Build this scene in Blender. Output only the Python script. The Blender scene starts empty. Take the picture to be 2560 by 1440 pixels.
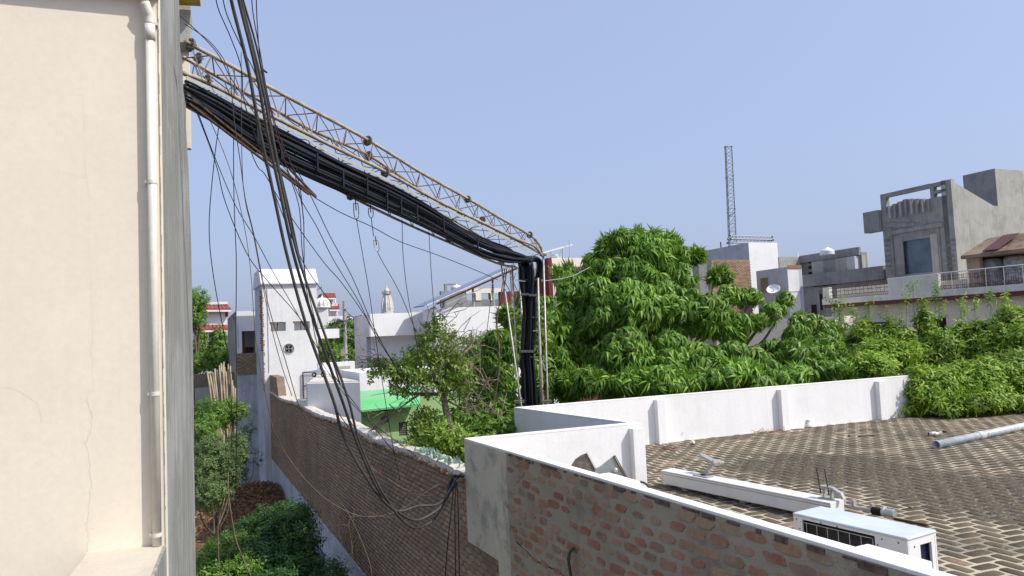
import bpy, math, random
import numpy as np
from mathutils import Vector, Matrix, Quaternion

R = random.Random(7)
NR = np.random.default_rng(7)
scene = bpy.context.scene
col = scene.collection
rad = math.radians

# ------------------------------------------------------------------ camera, sky, sun, exposure
EYE = 5.5
FOC = 1850.0
PITCH, ROLL = rad(3.65), rad(2.58)
f_ = np.array([0, math.cos(PITCH), math.sin(PITCH)])
u0 = np.array([0, -math.sin(PITCH), math.cos(PITCH)])
r0 = np.array([1.0, 0, 0])
r_ = math.cos(ROLL) * r0 - math.sin(ROLL) * u0
u_ = math.cos(ROLL) * u0 + math.sin(ROLL) * r0
C0 = np.array([0, 0, EYE])
cam = bpy.data.cameras.new('camera')
cam.sensor_width = 36.0
cam.lens = FOC / 2560 * 36.0
cam.clip_start = 0.1
cam.clip_end = 3000
cam_o = bpy.data.objects.new('camera', cam)
col.objects.link(cam_o)
cam_o.matrix_world = Matrix(((r_[0], u_[0], -f_[0], 0), (r_[1], u_[1], -f_[1], 0), (r_[2], u_[2], -f_[2], EYE), (0, 0, 0, 1)))
scene.camera = cam_o

SUN_H, SUN_E = rad(110), rad(48)
w = bpy.data.worlds.new("World")
scene.world = w
w.use_nodes = True
nt = w.node_tree
bg = nt.nodes['Background']
sky = nt.nodes.new('ShaderNodeTexSky')
sky.sky_type = 'NISHITA'
sky.sun_disc = False
sky.sun_elevation = SUN_E
sky.sun_rotation = SUN_H
sky.altitude = 200
sky.air_density = 1.15
sky.dust_density = 5.5
sky.ozone_density = 7.0
haze = nt.nodes.new('ShaderNodeMix')                # the thin even haze of the whole sky dome
haze.data_type = 'RGBA'
haze.inputs[0].default_value = 0.66
haze.inputs[7].default_value = (2.05, 2.36, 3.36, 1)
nt.links.new(sky.outputs[0], haze.inputs[6])
nt.links.new(haze.outputs[2], bg.inputs[0])
bg.inputs[1].default_value = 0.15
sd = Vector((math.sin(SUN_H) * math.cos(SUN_E), math.cos(SUN_H) * math.cos(SUN_E), math.sin(SUN_E)))
sun = bpy.data.lights.new('sun', 'SUN')
sun.energy = 2.75
sun.angle = rad(0.53)
sun.color = (1.0, 0.95, 0.86)
sun_o = bpy.data.objects.new('sun', sun)
sun_o.rotation_euler = sd.to_track_quat('Z', 'Y').to_euler()
sun_o.location = (20, -10, 40)
col.objects.link(sun_o)
vs = scene.view_settings
vs.view_transform = 'Standard'
vs.look = 'None'
vs.exposure = 0.68
vs.gamma = 1.0
vs.use_curve_mapping = False
scene.cycles.max_bounces = 8
scene.cycles.diffuse_bounces = 6
scene.cycles.use_denoising = True

# ------------------------------------------------------------------ placing helpers
def ray(px, py):
    return f_ + r_ * ((px - 1280) / FOC) + u_ * ((720 - py) / FOC)
def P(px, py, Y):
    d = ray(px, py); return C0 + d * (Y / d[1])
def atz(px, py, z):
    d = ray(px, py); return C0 + d * ((z - EYE) / d[2])
def onpl(px, py, q, dr):
    n = np.array([dr[1], -dr[0], 0.0]); d = ray(px, py)
    return C0 + d * (((np.asarray(q) - C0) @ n) / (d @ n))
def proj(q):
    d = np.asarray(q) - C0; z = d @ f_
    return 1280 + FOC * (d @ r_) / z, 720 - FOC * (d @ u_) / z
def hdir(deg):
    return np.array([math.sin(rad(deg)), math.cos(rad(deg)), 0.0])
A, B = hdir(-23.4), hdir(66.6)
Z = np.array([0, 0, 1.0])
def V(*a):
    return np.array(a, float)
def unit(v):
    v = np.asarray(v, float); return v / np.linalg.norm(v)

# ------------------------------------------------------------------ mesh helpers
class MB:
    def __init__(s): s.v = []; s.f = []; s.mi = []; s.m = 0
    def add(s, vs, fs):
        n = len(s.v); s.v += [tuple(map(float, p)) for p in vs]
        s.f += [tuple(i + n for i in q) for q in fs]; s.mi += [s.m] * len(fs)
    def box(s, o, a, b, c):
        o, a, b, c = map(np.asarray, (o, a, b, c))
        vs = [o, o + a, o + a + b, o + b, o + c, o + a + c, o + a + b + c, o + b + c]
        fs = [(0, 3, 2, 1), (4, 5, 6, 7), (0, 1, 5, 4), (1, 2, 6, 5), (2, 3, 7, 6), (3, 0, 4, 7)]
        if np.dot(np.cross(a, b), c) < 0: fs = [q[::-1] for q in fs]
        s.add(vs, fs); return s
    def cbox(s, c, sx, sy, sz, rz=0):
        a = V(math.cos(rz), math.sin(rz), 0) * sx; b = V(-math.sin(rz), math.cos(rz), 0) * sy
        return s.box(np.asarray(c) - a / 2 - b / 2, a, b, Z * sz)
    def prism(s, pts, ex):
        n = len(pts); pts = [np.asarray(p, float) for p in pts]; ex = np.asarray(ex, float)
        s.add(pts + [p + ex for p in pts], [tuple(range(n))[::-1], tuple(range(n, 2 * n))] + [(i, (i + 1) % n, n + (i + 1) % n, n + i) for i in range(n)])
        return s
    def quad(s, *p): s.add(p, [tuple(range(len(p)))]); return s
    def tube(s, pts, r, n=6, cap=True):
        pts = [np.asarray(p, float) for p in pts]; k = len(pts)
        rs = r if hasattr(r, '__len__') else [r] * k
        vs = []; prev = None
        for i, p in enumerate(pts):
            t = unit(pts[min(i + 1, k - 1)] - pts[max(i - 1, 0)] + 1e-9)
            if prev is None:
                h = V(0, 0, 1) if abs(t[2]) < .9 else V(1, 0, 0)
                a = unit(np.cross(t, h))
            else:
                a = unit(prev - t * (prev @ t))
            prev = a; b = np.cross(t, a)
            for j in range(n):
                q = 2 * math.pi * j / n
                vs.append(p + (a * math.cos(q) + b * math.sin(q)) * rs[i])
        fs = []
        for i in range(k - 1):
            for j in range(n):
                j2 = (j + 1) % n
                fs.append((i * n + j, i * n + j2, (i + 1) * n + j2, (i + 1) * n + j))
        if cap:
            fs.append(tuple(range(n))[::-1]); fs.append(tuple((k - 1) * n + j for j in range(n)))
        s.add(vs, fs); return s
    def lathe(s, c, prof, n=16, ax=None):
        c = np.asarray(c, float); ax = Z if ax is None else unit(ax)
        h = V(1, 0, 0) if abs(ax[0]) < .9 else V(0, 1, 0)
        a = unit(np.cross(ax, h)); b = np.cross(ax, a); vs = []
        for r, z in prof:
            for j in range(n):
                q = 2 * math.pi * j / n
                vs.append(c + ax * z + (a * math.cos(q) + b * math.sin(q)) * r)
        k = len(prof); fs = []
        for i in range(k - 1):
            for j in range(n):
                j2 = (j + 1) % n
                fs.append((i * n + j, i * n + j2, (i + 1) * n + j2, (i + 1) * n + j))
        fs.append(tuple(range(n))[::-1]); fs.append(tuple((k - 1) * n + j for j in range(n)))
        s.add(vs, fs); return s
    def wall(s, o, u, L, H, th, holes=(), top=None):
        """upright wall from o along u (unit), outer face through o, thickness vector th, rectangular holes (u0,u1,z0,z1)"""
        o, u, th = map(np.asarray, (o, u, th))
        us = sorted({0, L, *[h[0] for h in holes], *[h[1] for h in holes]})
        zs = sorted({0, H, *[h[2] for h in holes], *[h[3] for h in holes]})
        def solid(i, j):
            if i < 0 or j < 0 or i >= len(us) - 1 or j >= len(zs) - 1: return False
            cu, cz = (us[i] + us[i + 1]) / 2, (zs[j] + zs[j + 1]) / 2
            return not any(h[0] < cu < h[1] and h[2] < cz < h[3] for h in holes)
        pt = lambda a, b, c: o + u * a + Z * b + th * c
        for i in range(len(us) - 1):
            for j in range(len(zs) - 1):
                if not solid(i, j): continue
                a0, a1, b0, b1 = us[i], us[i + 1], zs[j], zs[j + 1]
                s.quad(pt(a0, b0, 0), pt(a1, b0, 0), pt(a1, b1, 0), pt(a0, b1, 0))
                s.quad(pt(a0, b0, 1), pt(a0, b1, 1), pt(a1, b1, 1), pt(a1, b0, 1))
                if not solid(i - 1, j): s.quad(pt(a0, b0, 0), pt(a0, b1, 0), pt(a0, b1, 1), pt(a0, b0, 1))
                if not solid(i + 1, j): s.quad(pt(a1, b0, 0), pt(a1, b0, 1), pt(a1, b1, 1), pt(a1, b1, 0))
                if not solid(i, j - 1): s.quad(pt(a0, b0, 0), pt(a0, b0, 1), pt(a1, b0, 1), pt(a1, b0, 0))
                if not solid(i, j + 1): s.quad(pt(a0, b1, 0), pt(a1, b1, 0), pt(a1, b1, 1), pt(a0, b1, 1))
        return s
    def mesh(s, name, mats, smooth=False):
        me = bpy.data.meshes.new(name)
        me.from_pydata(s.v, [], s.f); me.update()
        mats = mats if isinstance(mats, (list, tuple)) else [mats]
        for m in mats: me.materials.append(m)
        if len(mats) > 1: me.polygons.foreach_set('material_index', s.mi)
        if smooth: me.polygons.foreach_set('use_smooth', [True] * len(me.polygons))
        return me
    def obj(s, name, mats, parent=None, smooth=False, bevel=0):
        o = bpy.data.objects.new(name, s.mesh(name, mats, smooth))
        link(o, parent)
        if bevel:
            b = o.modifiers.new('bevel', 'BEVEL'); b.width = bevel; b.segments = 2; b.limit_method = 'ANGLE'; b.angle_limit = rad(40)
        return o
WP = {}
def wpos(o):
    return WP.get(o.name, np.zeros(3))
def link(o, parent=None):
    """mesh vertices are in world metres; a parent empty stands at its thing's base, so children are shifted back"""
    col.objects.link(o)
    if parent is not None:
        o.parent = parent
        o.location = tuple(np.asarray(o.location) - wpos(parent))
    WP[o.name] = np.asarray(o.location) + (wpos(parent) if parent is not None else 0)
    return o
def tag(o, label=None, cat=None, group=None, kind=None):
    if label: o['label'] = label
    if cat: o['category'] = cat
    if group: o['group'] = group
    if kind: o['kind'] = kind
    return o
def thing(name, label, cat, base, group=None):
    o = bpy.data.objects.new(name, None); o.location = tuple(map(float, base)); o.empty_display_size = .2
    col.objects.link(o); WP[o.name] = np.asarray(base, float)
    return tag(o, label, cat, group)
def place(name, me, parent, M):
    """shared mesh at world matrix M (rows of a 4x4 list or Matrix)"""
    o = bpy.data.objects.new(name, me); col.objects.link(o)
    M = Matrix(M)
    if parent is not None:
        o.parent = parent; M = Matrix.Translation(-Vector(wpos(parent))) @ M
    o.matrix_basis = M
    WP[o.name] = np.array(M.translation) + (wpos(parent) if parent is not None else 0)
    return o
def frame(o, x, y, z):
    return Matrix(((x[0], y[0], z[0], o[0]), (x[1], y[1], z[1], o[1]), (x[2], y[2], z[2], o[2]), (0, 0, 0, 1)))
_rod = {}
def rod(name, p, q, r, m, parent, n=6, flat=None):
    """one straight bar as an object sharing a unit cylinder"""
    key = (m.name, n)
    if key not in _rod:
        _rod[key] = MB().tube([(0, 0, 0), (0, 0, 1)], 1, n).mesh(name, m, True)
    p, q = np.asarray(p, float), np.asarray(q, float); d = q - p; L = np.linalg.norm(d); t = d / L
    h = V(0, 0, 1) if abs(t[2]) < .9 else V(1, 0, 0)
    a = unit(np.cross(t, h)); b = np.cross(t, a)
    return place(name, _rod[key], parent, frame(p, a * r, b * (flat or r), d))
def cr(pts, n=8):
    """Catmull-Rom through the points"""
    pts = [np.asarray(p, float) for p in pts]; pts = [2 * pts[0] - pts[1]] + pts + [2 * pts[-1] - pts[-2]]; out = []
    for i in range(1, len(pts) - 2):
        a, b, c, d = pts[i - 1:i + 3]
        for k in range(n):
            t = k / n
            out.append(.5 * ((2 * b) + (c - a) * t + (2 * a - 5 * b + 4 * c - d) * t * t + (-a + 3 * b - 3 * c + d) * t ** 3))
    out.append(pts[-2]); return out
def inst(name, tv, tf, pos, rot, mats, parent=None, mi=None, smooth=False):
    """many copies of a small template joined in one mesh. pos (n,3), rot (n,3,3)"""
    tv = np.asarray(tv, float); n = len(pos); k = len(tv)
    vs = np.einsum('nij,kj->nki', rot, tv) + np.asarray(pos)[:, None, :]
    vs = vs.reshape(-1, 3)
    sizes = [len(q) for q in tf]; flat = np.array([i for q in tf for i in q])
    loops = (flat[None, :] + (np.arange(n) * k)[:, None]).ravel()
    tot = np.tile(sizes, n); start = np.concatenate([[0], np.cumsum(tot)[:-1]])
    me = bpy.data.meshes.new(name)
    me.vertices.add(len(vs)); me.vertices.foreach_set('co', vs.ravel().astype(np.float32))
    me.loops.add(len(loops)); me.loops.foreach_set('vertex_index', loops.astype(np.int32))
    me.polygons.add(len(tot)); me.polygons.foreach_set('loop_start', start.astype(np.int32))
    me.polygons.foreach_set('loop_total', tot.astype(np.int32))
    me.update(calc_edges=True); me.validate()
    for m in (mats if isinstance(mats, (list, tuple)) else [mats]): me.materials.append(m)
    if mi is not None: me.polygons.foreach_set('material_index', np.repeat(np.asarray(mi), len(tf)).astype(np.int32))
    if smooth: me.polygons.foreach_set('use_smooth', [True] * len(me.polygons))
    o = bpy.data.objects.new(name, me); link(o, parent)
    return o
def rotm(axis, ang):
    a = unit(axis); K = np.array([[0, -a[2], a[1]], [a[2], 0, -a[0]], [-a[1], a[0], 0]])
    return np.eye(3) + math.sin(ang) * K + (1 - math.cos(ang)) * K @ K
def align(z, spin, s=1.0):
    """rotation whose z axis is z, spun about it, scaled"""
    z = unit(z); h = V(0, 0, 1) if abs(z[2]) < .95 else V(1, 0, 0)
    x = unit(np.cross(h, z)); y = np.cross(z, x)
    c, q = math.cos(spin), math.sin(spin)
    return np.stack([(x * c + y * q) * s, (-x * q + y * c) * s, z * s], axis=1)

# ------------------------------------------------------------------ materials
def M_(name):
    m = bpy.data.materials.new(name); m.use_nodes = True; t = m.node_tree
    return m, t, t.nodes['Principled BSDF']
def N(t, k, **kw):
    n = t.nodes.new(k)
    for a, b in kw.items():
        if a in n.inputs.keys(): n.inputs[a].default_value = b
        else: setattr(n, a, b)
    return n
def mixc(t, fac, a, b, mode='MIX'):
    n = t.nodes.new('ShaderNodeMix'); n.data_type = 'RGBA'; n.blend_type = mode
    for sock, v in ((n.inputs[0], fac), (n.inputs[6], a), (n.inputs[7], b)):
        if hasattr(v, 'links') or isinstance(v, bpy.types.NodeSocket): t.links.new(v, sock)
        elif isinstance(v, (int, float)): sock.default_value = v
        else: sock.default_value = (*v[:3], 1)
    return n.outputs[2]
def coords(t, sc=(1, 1, 1)):
    g = t.nodes.new('ShaderNodeNewGeometry'); mp = N(t, 'ShaderNodeMapping'); mp.inputs['Scale'].default_value = sc
    t.links.new(g.outputs['Position'], mp.inputs[0]); return mp.outputs[0]
def noise(t, sc, vec=None, det=4, rough=.6, lo=.35, hi=.65, dist=0):
    n = N(t, 'ShaderNodeTexNoise'); n.inputs['Scale'].default_value = sc; n.inputs['Detail'].default_value = det; n.inputs['Roughness'].default_value = rough
    n.inputs['Distortion'].default_value = dist
    t.links.new(vec if vec is not None else coords(t), n.inputs['Vector'])
    m = N(t, 'ShaderNodeMapRange'); m.inputs['From Min'].default_value = lo; m.inputs['From Max'].default_value = hi
    t.links.new(n.outputs[0], m.inputs[0]); return m.outputs[0]
def mul(t, a, b):
    n = t.nodes.new('ShaderNodeMath'); n.operation = 'MULTIPLY'
    for i, v in enumerate((a, b)):
        if isinstance(v, (int, float)): n.inputs[i].default_value = v
        else: t.links.new(v, n.inputs[i])
    return n.outputs[0]
def bump(t, bs, h, st=.3, d=.01):
    n = N(t, 'ShaderNodeBump'); n.inputs['Strength'].default_value = st; n.inputs['Distance'].default_value = d
    t.links.new(h, n.inputs['Height']); t.links.new(n.outputs[0], bs.inputs['Normal'])
def plaster(name, c, c2=None, stain=None, sf=.4, streak=0, rough=.9, sc=1.0, bs=.25, bd=.006):
    """painted plaster / cement: blotches, optional vertical rain streaks of a stain colour, fine relief"""
    m, t, b = M_(name)
    c2 = c2 or tuple(x * .86 for x in c)
    cc = mixc(t, noise(t, 1.3 * sc, lo=.3, hi=.7), c, c2)
    cc = mixc(t, mul(t, noise(t, 22 * sc, det=5), .25), cc, tuple(x * .8 for x in c2))
    if stain:
        cc = mixc(t, mul(t, noise(t, .9 * sc, det=8, rough=.72, lo=.5, hi=.62), sf), cc, stain)
    if streak:
        v = coords(t, (9 * sc, 9 * sc, .35 * sc))
        cc = mixc(t, mul(t, noise(t, 1.0, v, det=6, rough=.7, lo=.48, hi=.7), streak), cc, stain or tuple(x * .5 for x in c))
    t.links.new(cc, b.inputs['Base Color']); b.inputs['Roughness'].default_value = rough
    b.inputs['Specular IOR Level'].default_value = .25
    bump(t, b, noise(t, 45 * sc, det=6, lo=.2, hi=.8), bs, bd)
    return m
def simple(name, c, rough=.6, metal=0, var=.15, sc=6, spec=.4, c2=None, rust=None, rf=.6):
    m, t, b = M_(name)
    cc = mixc(t, noise(t, sc, det=5), c, c2 or tuple(x * (1 - var * 2) for x in c))
    if rust: cc = mixc(t, mul(t, noise(t, sc * 1.7, det=7, rough=.7, lo=.46, hi=.58), rf), cc, rust)
    t.links.new(cc, b.inputs['Base Color'])
    b.inputs['Roughness'].default_value = rough; b.inputs['Metallic'].default_value = metal; b.inputs['Specular IOR Level'].default_value = spec
    return m
def ramp(t, fac, stops):
    n = t.nodes.new('ShaderNodeValToRGB'); cr_ = n.color_ramp
    while len(cr_.elements) < len(stops): cr_.elements.new(.5)
    for e, (p, c) in zip(cr_.elements, stops): e.position = p; e.color = (*c, 1)
    t.links.new(fac, n.inputs[0]); return n.outputs[0]
def rnd(t):
    """one random number per separate piece, whether it is an object or an island of a joined mesh"""
    oi = t.nodes.new('ShaderNodeObjectInfo'); g = t.nodes.new('ShaderNodeNewGeometry')
    a = t.nodes.new('ShaderNodeMath'); a.operation = 'ADD'; t.links.new(oi.outputs['Random'], a.inputs[0]); t.links.new(g.outputs['Random Per Island'], a.inputs[1])
    f = t.nodes.new('ShaderNodeMath'); f.operation = 'FRACT'; t.links.new(a.outputs[0], f.inputs[0]); return f.outputs[0]
def brickmat(name, stops, dirt, df=.6, dsc=1.2, rough=.95, zdark=None):
    m, t, b = M_(name)
    cc = ramp(t, rnd(t), stops)
    cc = mixc(t, mul(t, noise(t, 30, det=6), .35), cc, tuple(x * .6 for x in stops[0][1]))
    cc = mixc(t, mul(t, noise(t, dsc, det=8, rough=.7, lo=.47, hi=.62), df), cc, dirt)
    t.links.new(cc, b.inputs['Base Color']); b.inputs['Roughness'].default_value = rough; b.inputs['Specular IOR Level'].default_value = .15
    bump(t, b, noise(t, 60, det=5, lo=.2, hi=.8), .5, .006)
    return m
def leafmat(name, stops, trans=.35, gloss=.35, nsc=.8):
    m, t, b = M_(name)
    cc = ramp(t, rnd(t), stops)
    hs = t.nodes.new('ShaderNodeHueSaturation'); t.links.new(cc, hs.inputs['Color'])
    mr = N(t, 'ShaderNodeMapRange'); mr.inputs['To Min'].default_value = .75; mr.inputs['To Max'].default_value = 1.3
    t.links.new(noise(t, nsc, det=3), mr.inputs[0]); t.links.new(mr.outputs[0], hs.inputs['Value'])
    cc = hs.outputs[0]
    t.links.new(cc, b.inputs['Base Color']); b.inputs['Roughness'].default_value = gloss; b.inputs['Specular IOR Level'].default_value = .45
    tr = t.nodes.new('ShaderNodeBsdfTranslucent'); t.links.new(mixc(t, .5, cc, (.25, .4, .03)), tr.inputs[0])
    mx = t.nodes.new('ShaderNodeMixShader'); mx.inputs[0].default_value = trans
    t.links.new(b.outputs[0], mx.inputs[1]); t.links.new(tr.outputs[0], mx.inputs[2])
    t.links.new(mx.outputs[0], t.nodes['Material Output'].inputs[0])
    return m

m_cream = plaster('cream_plaster', (.82, .735, .59), (.79, .705, .565), stain=(.66, .58, .45), sf=.12, streak=.10, bs=.04)
m_pale = plaster('pale_parapet_cement', (.78, .75, .66), (.68, .65, .57), stain=(.38, .36, .31), sf=.4, streak=.4)
m_band = plaster('brown_maroon_paint', (.16, .06, .055), (.13, .05, .045))
m_cream2 = plaster('cream_wall', (.86, .78, .63), (.78, .70, .56), stain=(.40, .34, .26), sf=.35, streak=.3)
m_streak = plaster('grey_streaked_cement', (.27, .27, .24), (.20, .20, .18), stain=(.42, .43, .41), sf=.45, streak=.85, bs=.5)
m_white = plaster('white_paint', (.84, .83, .82), (.80, .79, .78), stain=(.52, .50, .46), sf=.16, streak=.16)
m_white2 = plaster('aged_white_paint', (.80, .79, .77), (.72, .71, .70), stain=(.42, .41, .40), sf=.22, streak=.22)
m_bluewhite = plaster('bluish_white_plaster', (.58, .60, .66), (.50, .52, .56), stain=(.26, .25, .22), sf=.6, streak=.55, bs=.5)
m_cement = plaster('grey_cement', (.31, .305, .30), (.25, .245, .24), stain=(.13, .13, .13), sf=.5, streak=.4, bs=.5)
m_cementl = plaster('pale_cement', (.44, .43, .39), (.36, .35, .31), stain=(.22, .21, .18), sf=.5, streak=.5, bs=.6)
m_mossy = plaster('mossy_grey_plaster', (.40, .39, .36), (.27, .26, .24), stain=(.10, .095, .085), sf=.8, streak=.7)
m_peel = plaster('peeling_plaster', (.66, .61, .48), (.58, .54, .43), stain=(.34, .335, .29), sf=.95, streak=.25, sc=2.6, bs=.6)
m_mortar = plaster('wall_mortar', (.46, .42, .33), (.36, .33, .25), stain=(.22, .18, .14), sf=.7, sc=1.6, bs=.9, bd=.012)
m_mortar2 = plaster('old_wall_mortar', (.26, .20, .145), (.19, .15, .11), stain=(.11, .085, .065), sf=.6, sc=2, bs=.7)
m_cap = plaster('weathered_wall_top', (.66, .62, .54), (.55, .50, .43), stain=(.30, .26, .21), sf=.6, sc=3, bs=.7)
m_joint = plaster('sandy_floor_joint', (.50, .44, .325), (.41, .36, .265), stain=(.16, .135, .10), sf=.85, sc=.7, bs=.4)
m_green = plaster('green_paint', (.36, .55, .23), (.31, .49, .20), stain=(.25, .32, .19), sf=.35)
m_ground = plaster('bare_soil', (.14, .11, .08), (.10, .08, .055), stain=(.07, .075, .03), sf=.7, bs=1)
m_maroon = plaster('maroon_paint', (.17, .045, .045), (.14, .035, .038))
m_redtile = plaster('red_roof_paint', (.30, .085, .07), (.24, .065, .055), sc=2)
m_slate = plaster('blue_grey_paint_and_shade', (.52, .52, .56), (.47, .47, .50), stain=(.25, .25, .27), sf=.3)  # blue-grey paint; also the painted shade on the tall white block
m_pinkw = plaster('faded_pink_plaster', (.50, .36, .27), (.42, .30, .22), stain=(.22, .16, .11), sf=.7, streak=.5)
m_brownr = plaster('stained_brown_cement', (.34, .25, .17), (.24, .17, .11), stain=(.10, .075, .05), sf=.8)
m_dark = simple('dark_opening', (.012, .011, .010), .9)
m_pvc = simple('cream_pipe_plastic', (.70, .67, .57), .45, var=.04, rust=(.60, .56, .46), rf=.5)
m_pvcg = simple('grey_pipe_plastic', (.55, .60, .64), .35, var=.08, rust=(.35, .33, .28), rf=.5)
m_steelt = simple('rusty_galvanised_tube', (.45, .40, .32), .65, .15, .12, 5, rust=(.27, .18, .11), rf=.7)
m_steelg = simple('galvanised_steel', (.50, .50, .46), .5, .45, .12, 9, rust=(.30, .20, .12), rf=.5)
m_steelp = simple('pale_painted_steel', (.40, .42, .39), .5, .2, .08, 9, rust=(.35, .25, .18), rf=.3)
m_brace = simple('dull_steel_lacing', (.21, .18, .145), .6, .3, .15, 8, rust=(.17, .09, .05), rf=.8)
m_disc = simple('rusty_flange', (.20, .17, .12), .85, .1, .2, 14, rust=(.13, .09, .06), rf=.8)
m_rust = simple('brown_rusted_iron', (.10, .06, .038), .85, .1, .2, 10, rust=(.07, .04, .03))
m_cable = simple('black_cable_rubber', (.007, .009, .014), .45, 0, .1, 8, spec=.35)
m_cableg = simple('dusty_grey_cable', (.075, .07, .065), .5, 0, .2, 6)
m_wire = simple('dark_wire', (.02, .019, .02), .5, 0, .2, 6)
m_wireb = simple('brown_wire', (.09, .05, .035), .6, 0, .2, 6)
m_wirev = simple('dry_vine_wire', (.20, .14, .09), .8, 0, .2, 6)
m_wired = simple('dark_red_wire', (.07, .02, .025), .5, 0, .2, 6)
m_tie = simple('grey_cable_tie', (.12, .13, .14), .4)
m_acw = simple('aged_white_enamel', (.58, .64, .69), .45, 0, .06, 3, rust=(.50, .53, .50), rf=.5)
m_acs = simple('white_enamel', (.76, .76, .74), .45, 0, .03, 3)
m_fin = simple('dusty_condenser_fins', (.05, .047, .043), .7, .3, .3, 9, c2=(.022, .02, .018))
m_navy = simple('navy_plastic', (.012, .016, .06), .4)
m_alu = simple('white_coated_aluminium', (.74, .74, .71), .4, 0, .05, 4)
m_alug = simple('grey_coated_strip', (.40, .39, .37), .5, 0, .05, 4)
m_zinc = simple('zinc_sheet', (.46, .50, .50), .4, .5, .1, 12)
m_glass = simple('blue_film_glass', (.07, .12, .16), .12, 0, .25, 1.5, spec=.8)
m_solar = simple('solar_glass', (.02, .03, .07), .15, 0, .1, 5, spec=.8)
m_bark = simple('brown_bark', (.17, .13, .095), .95, 0, .25, 12)
m_barkp = simple('pale_bark', (.30, .23, .17), .95, 0, .25, 12)
m_bamboo = simple('dry_bamboo', (.42, .34, .22), .7, 0, .2, 3, rust=(.24, .19, .13), rf=.6)
m_tank = simple('white_tank_plastic', (.76, .77, .76), .45, 0, .04, 3)
m_tankd = simple('dirty_tank_plastic', (.50, .53, .52), .5, 0, .12, 3, rust=(.14, .12, .10), rf=.6)
m_yellow = simple('yellow_paint', (.55, .43, .05), .6)
m_wood = simple('brown_door_wood', (.16, .065, .03), .6)
m_tealp = simple('teal_print', (.02, .25, .30), .6)
m_bluep = simple('blue_poster_ink', (.03, .06, .20), .8, var=.3)
m_posterp = simple('faded_poster_paper', (.40, .46, .60), .85, var=.15, c2=(.30, .33, .42))
m_litter = simple('dry_leaf_litter', (.24, .13, .065), .9, 0, .2, 8)
m_pinkart = simple('faded_pink_mural', (.48, .38, .40), .8, 0, .1, 3, rust=(.38, .48, .36), rf=.8)

m_b1 = brickmat('exposed_red_brick', [(0, (.29, .15, .10)), (.3, (.36, .175, .115)), (.55, (.38, .225, .145)), (.75, (.42, .31, .20)), (1, (.25, .18, .13))], (.38, .33, .26), .55, 5)
m_b2 = brickmat('sooty_old_brick', [(0, (.33, .22, .14)), (.4, (.41, .27, .17)), (.7, (.47, .33, .21)), (1, (.28, .20, .14))], (.20, .16, .12), .55, .7)
m_pav = brickmat('weathered_paving_brick', [(0, (.105, .083, .056)), (.5, (.13, .105, .072)), (.88, (.165, .13, .09)), (.96, (.24, .17, .12)), (1, (.33, .23, .16))], (.055, .048, .036), .6, .8)
def washed(m, spots):
    """dark cement wash trodden over part of the paving: irregular spots in world metres"""
    t = m.node_tree; b = t.nodes['Principled BSDF']; src = b.inputs['Base Color'].links[0].from_socket; g = t.nodes.new('ShaderNodeNewGeometry')
    nz = noise(t, 2.2, det=7, rough=.65, lo=0, hi=1)
    for (c, r, k) in spots:
        d = t.nodes.new('ShaderNodeVectorMath'); d.operation = 'DISTANCE'; t.links.new(g.outputs['Position'], d.inputs[0]); d.inputs[1].default_value = c
        a = t.nodes.new('ShaderNodeMath'); a.operation = 'ADD'; t.links.new(d.outputs['Value'], a.inputs[0]); n2 = mul(t, nz, r * 1.6); t.links.new(n2, a.inputs[1])
        mr = N(t, 'ShaderNodeMapRange'); mr.inputs['From Min'].default_value = r * 1.55; mr.inputs['From Max'].default_value = r * 1.85; mr.inputs['To Min'].default_value = k; mr.inputs['To Max'].default_value = 0
        t.links.new(a.outputs[0], mr.inputs[0])
        src = mixc(t, mr.outputs[0], src, mixc(t, noise(t, 26, det=6, lo=.55, hi=.68), (.085, .072, .050), (.28, .25, .19)))
    t.links.new(src, b.inputs['Base Color'])
SPOTS = [(atz(2060, 1168, 3.06), 1.6, 1.0), (atz(2510, 1235, 3.06), 1.7, .97), (atz(2330, 1085, 3.06), .7, .6), (atz(2420, 1360, 3.06), .55, .55), (atz(1850, 1090, 3.06), .7, .35), (atz(1760, 1215, 3.06), .7, .5)]
m_b3 = brickmat('far_orange_brick', [(0, (.30, .15, .085)), (.5, (.38, .20, .11)), (1, (.26, .13, .08))], (.22, .17, .12), .4, 1)

m_mango = leafmat('mango_leaf', [(0, (.06, .15, .014)), (.45, (.115, .25, .02)), (.78, (.19, .35, .03)), (.96, (.28, .43, .05)), (1, (.30, .27, .09))], .34, .5)
m_mangoy = leafmat('young_mango_leaf', [(0, (.09, .19, .03)), (.6, (.16, .27, .04)), (1, (.30, .33, .06))], .3, .4)
m_bush = leafmat('bright_bush_leaf', [(0, (.11, .21, .018)), (.5, (.19, .32, .025)), (.9, (.29, .41, .04)), (1, (.40, .41, .06))], .35, .55)
m_dull = leafmat('garden_leaf', [(0, (.06, .14, .018)), (.5, (.12, .24, .028)), (1, (.20, .32, .04))], .3, .55)
m_yel = leafmat('lime_leaf', [(0, (.13, .24, .03)), (.5, (.21, .34, .045)), (1, (.33, .41, .08))], .35, .5)
m_deep = leafmat('deep_green_leaf', [(0, (.02, .065, .014)), (.6, (.035, .105, .02)), (1, (.065, .15, .028))], .25, .6)
washed(m_pav, SPOTS); washed(m_joint, SPOTS)
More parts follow.
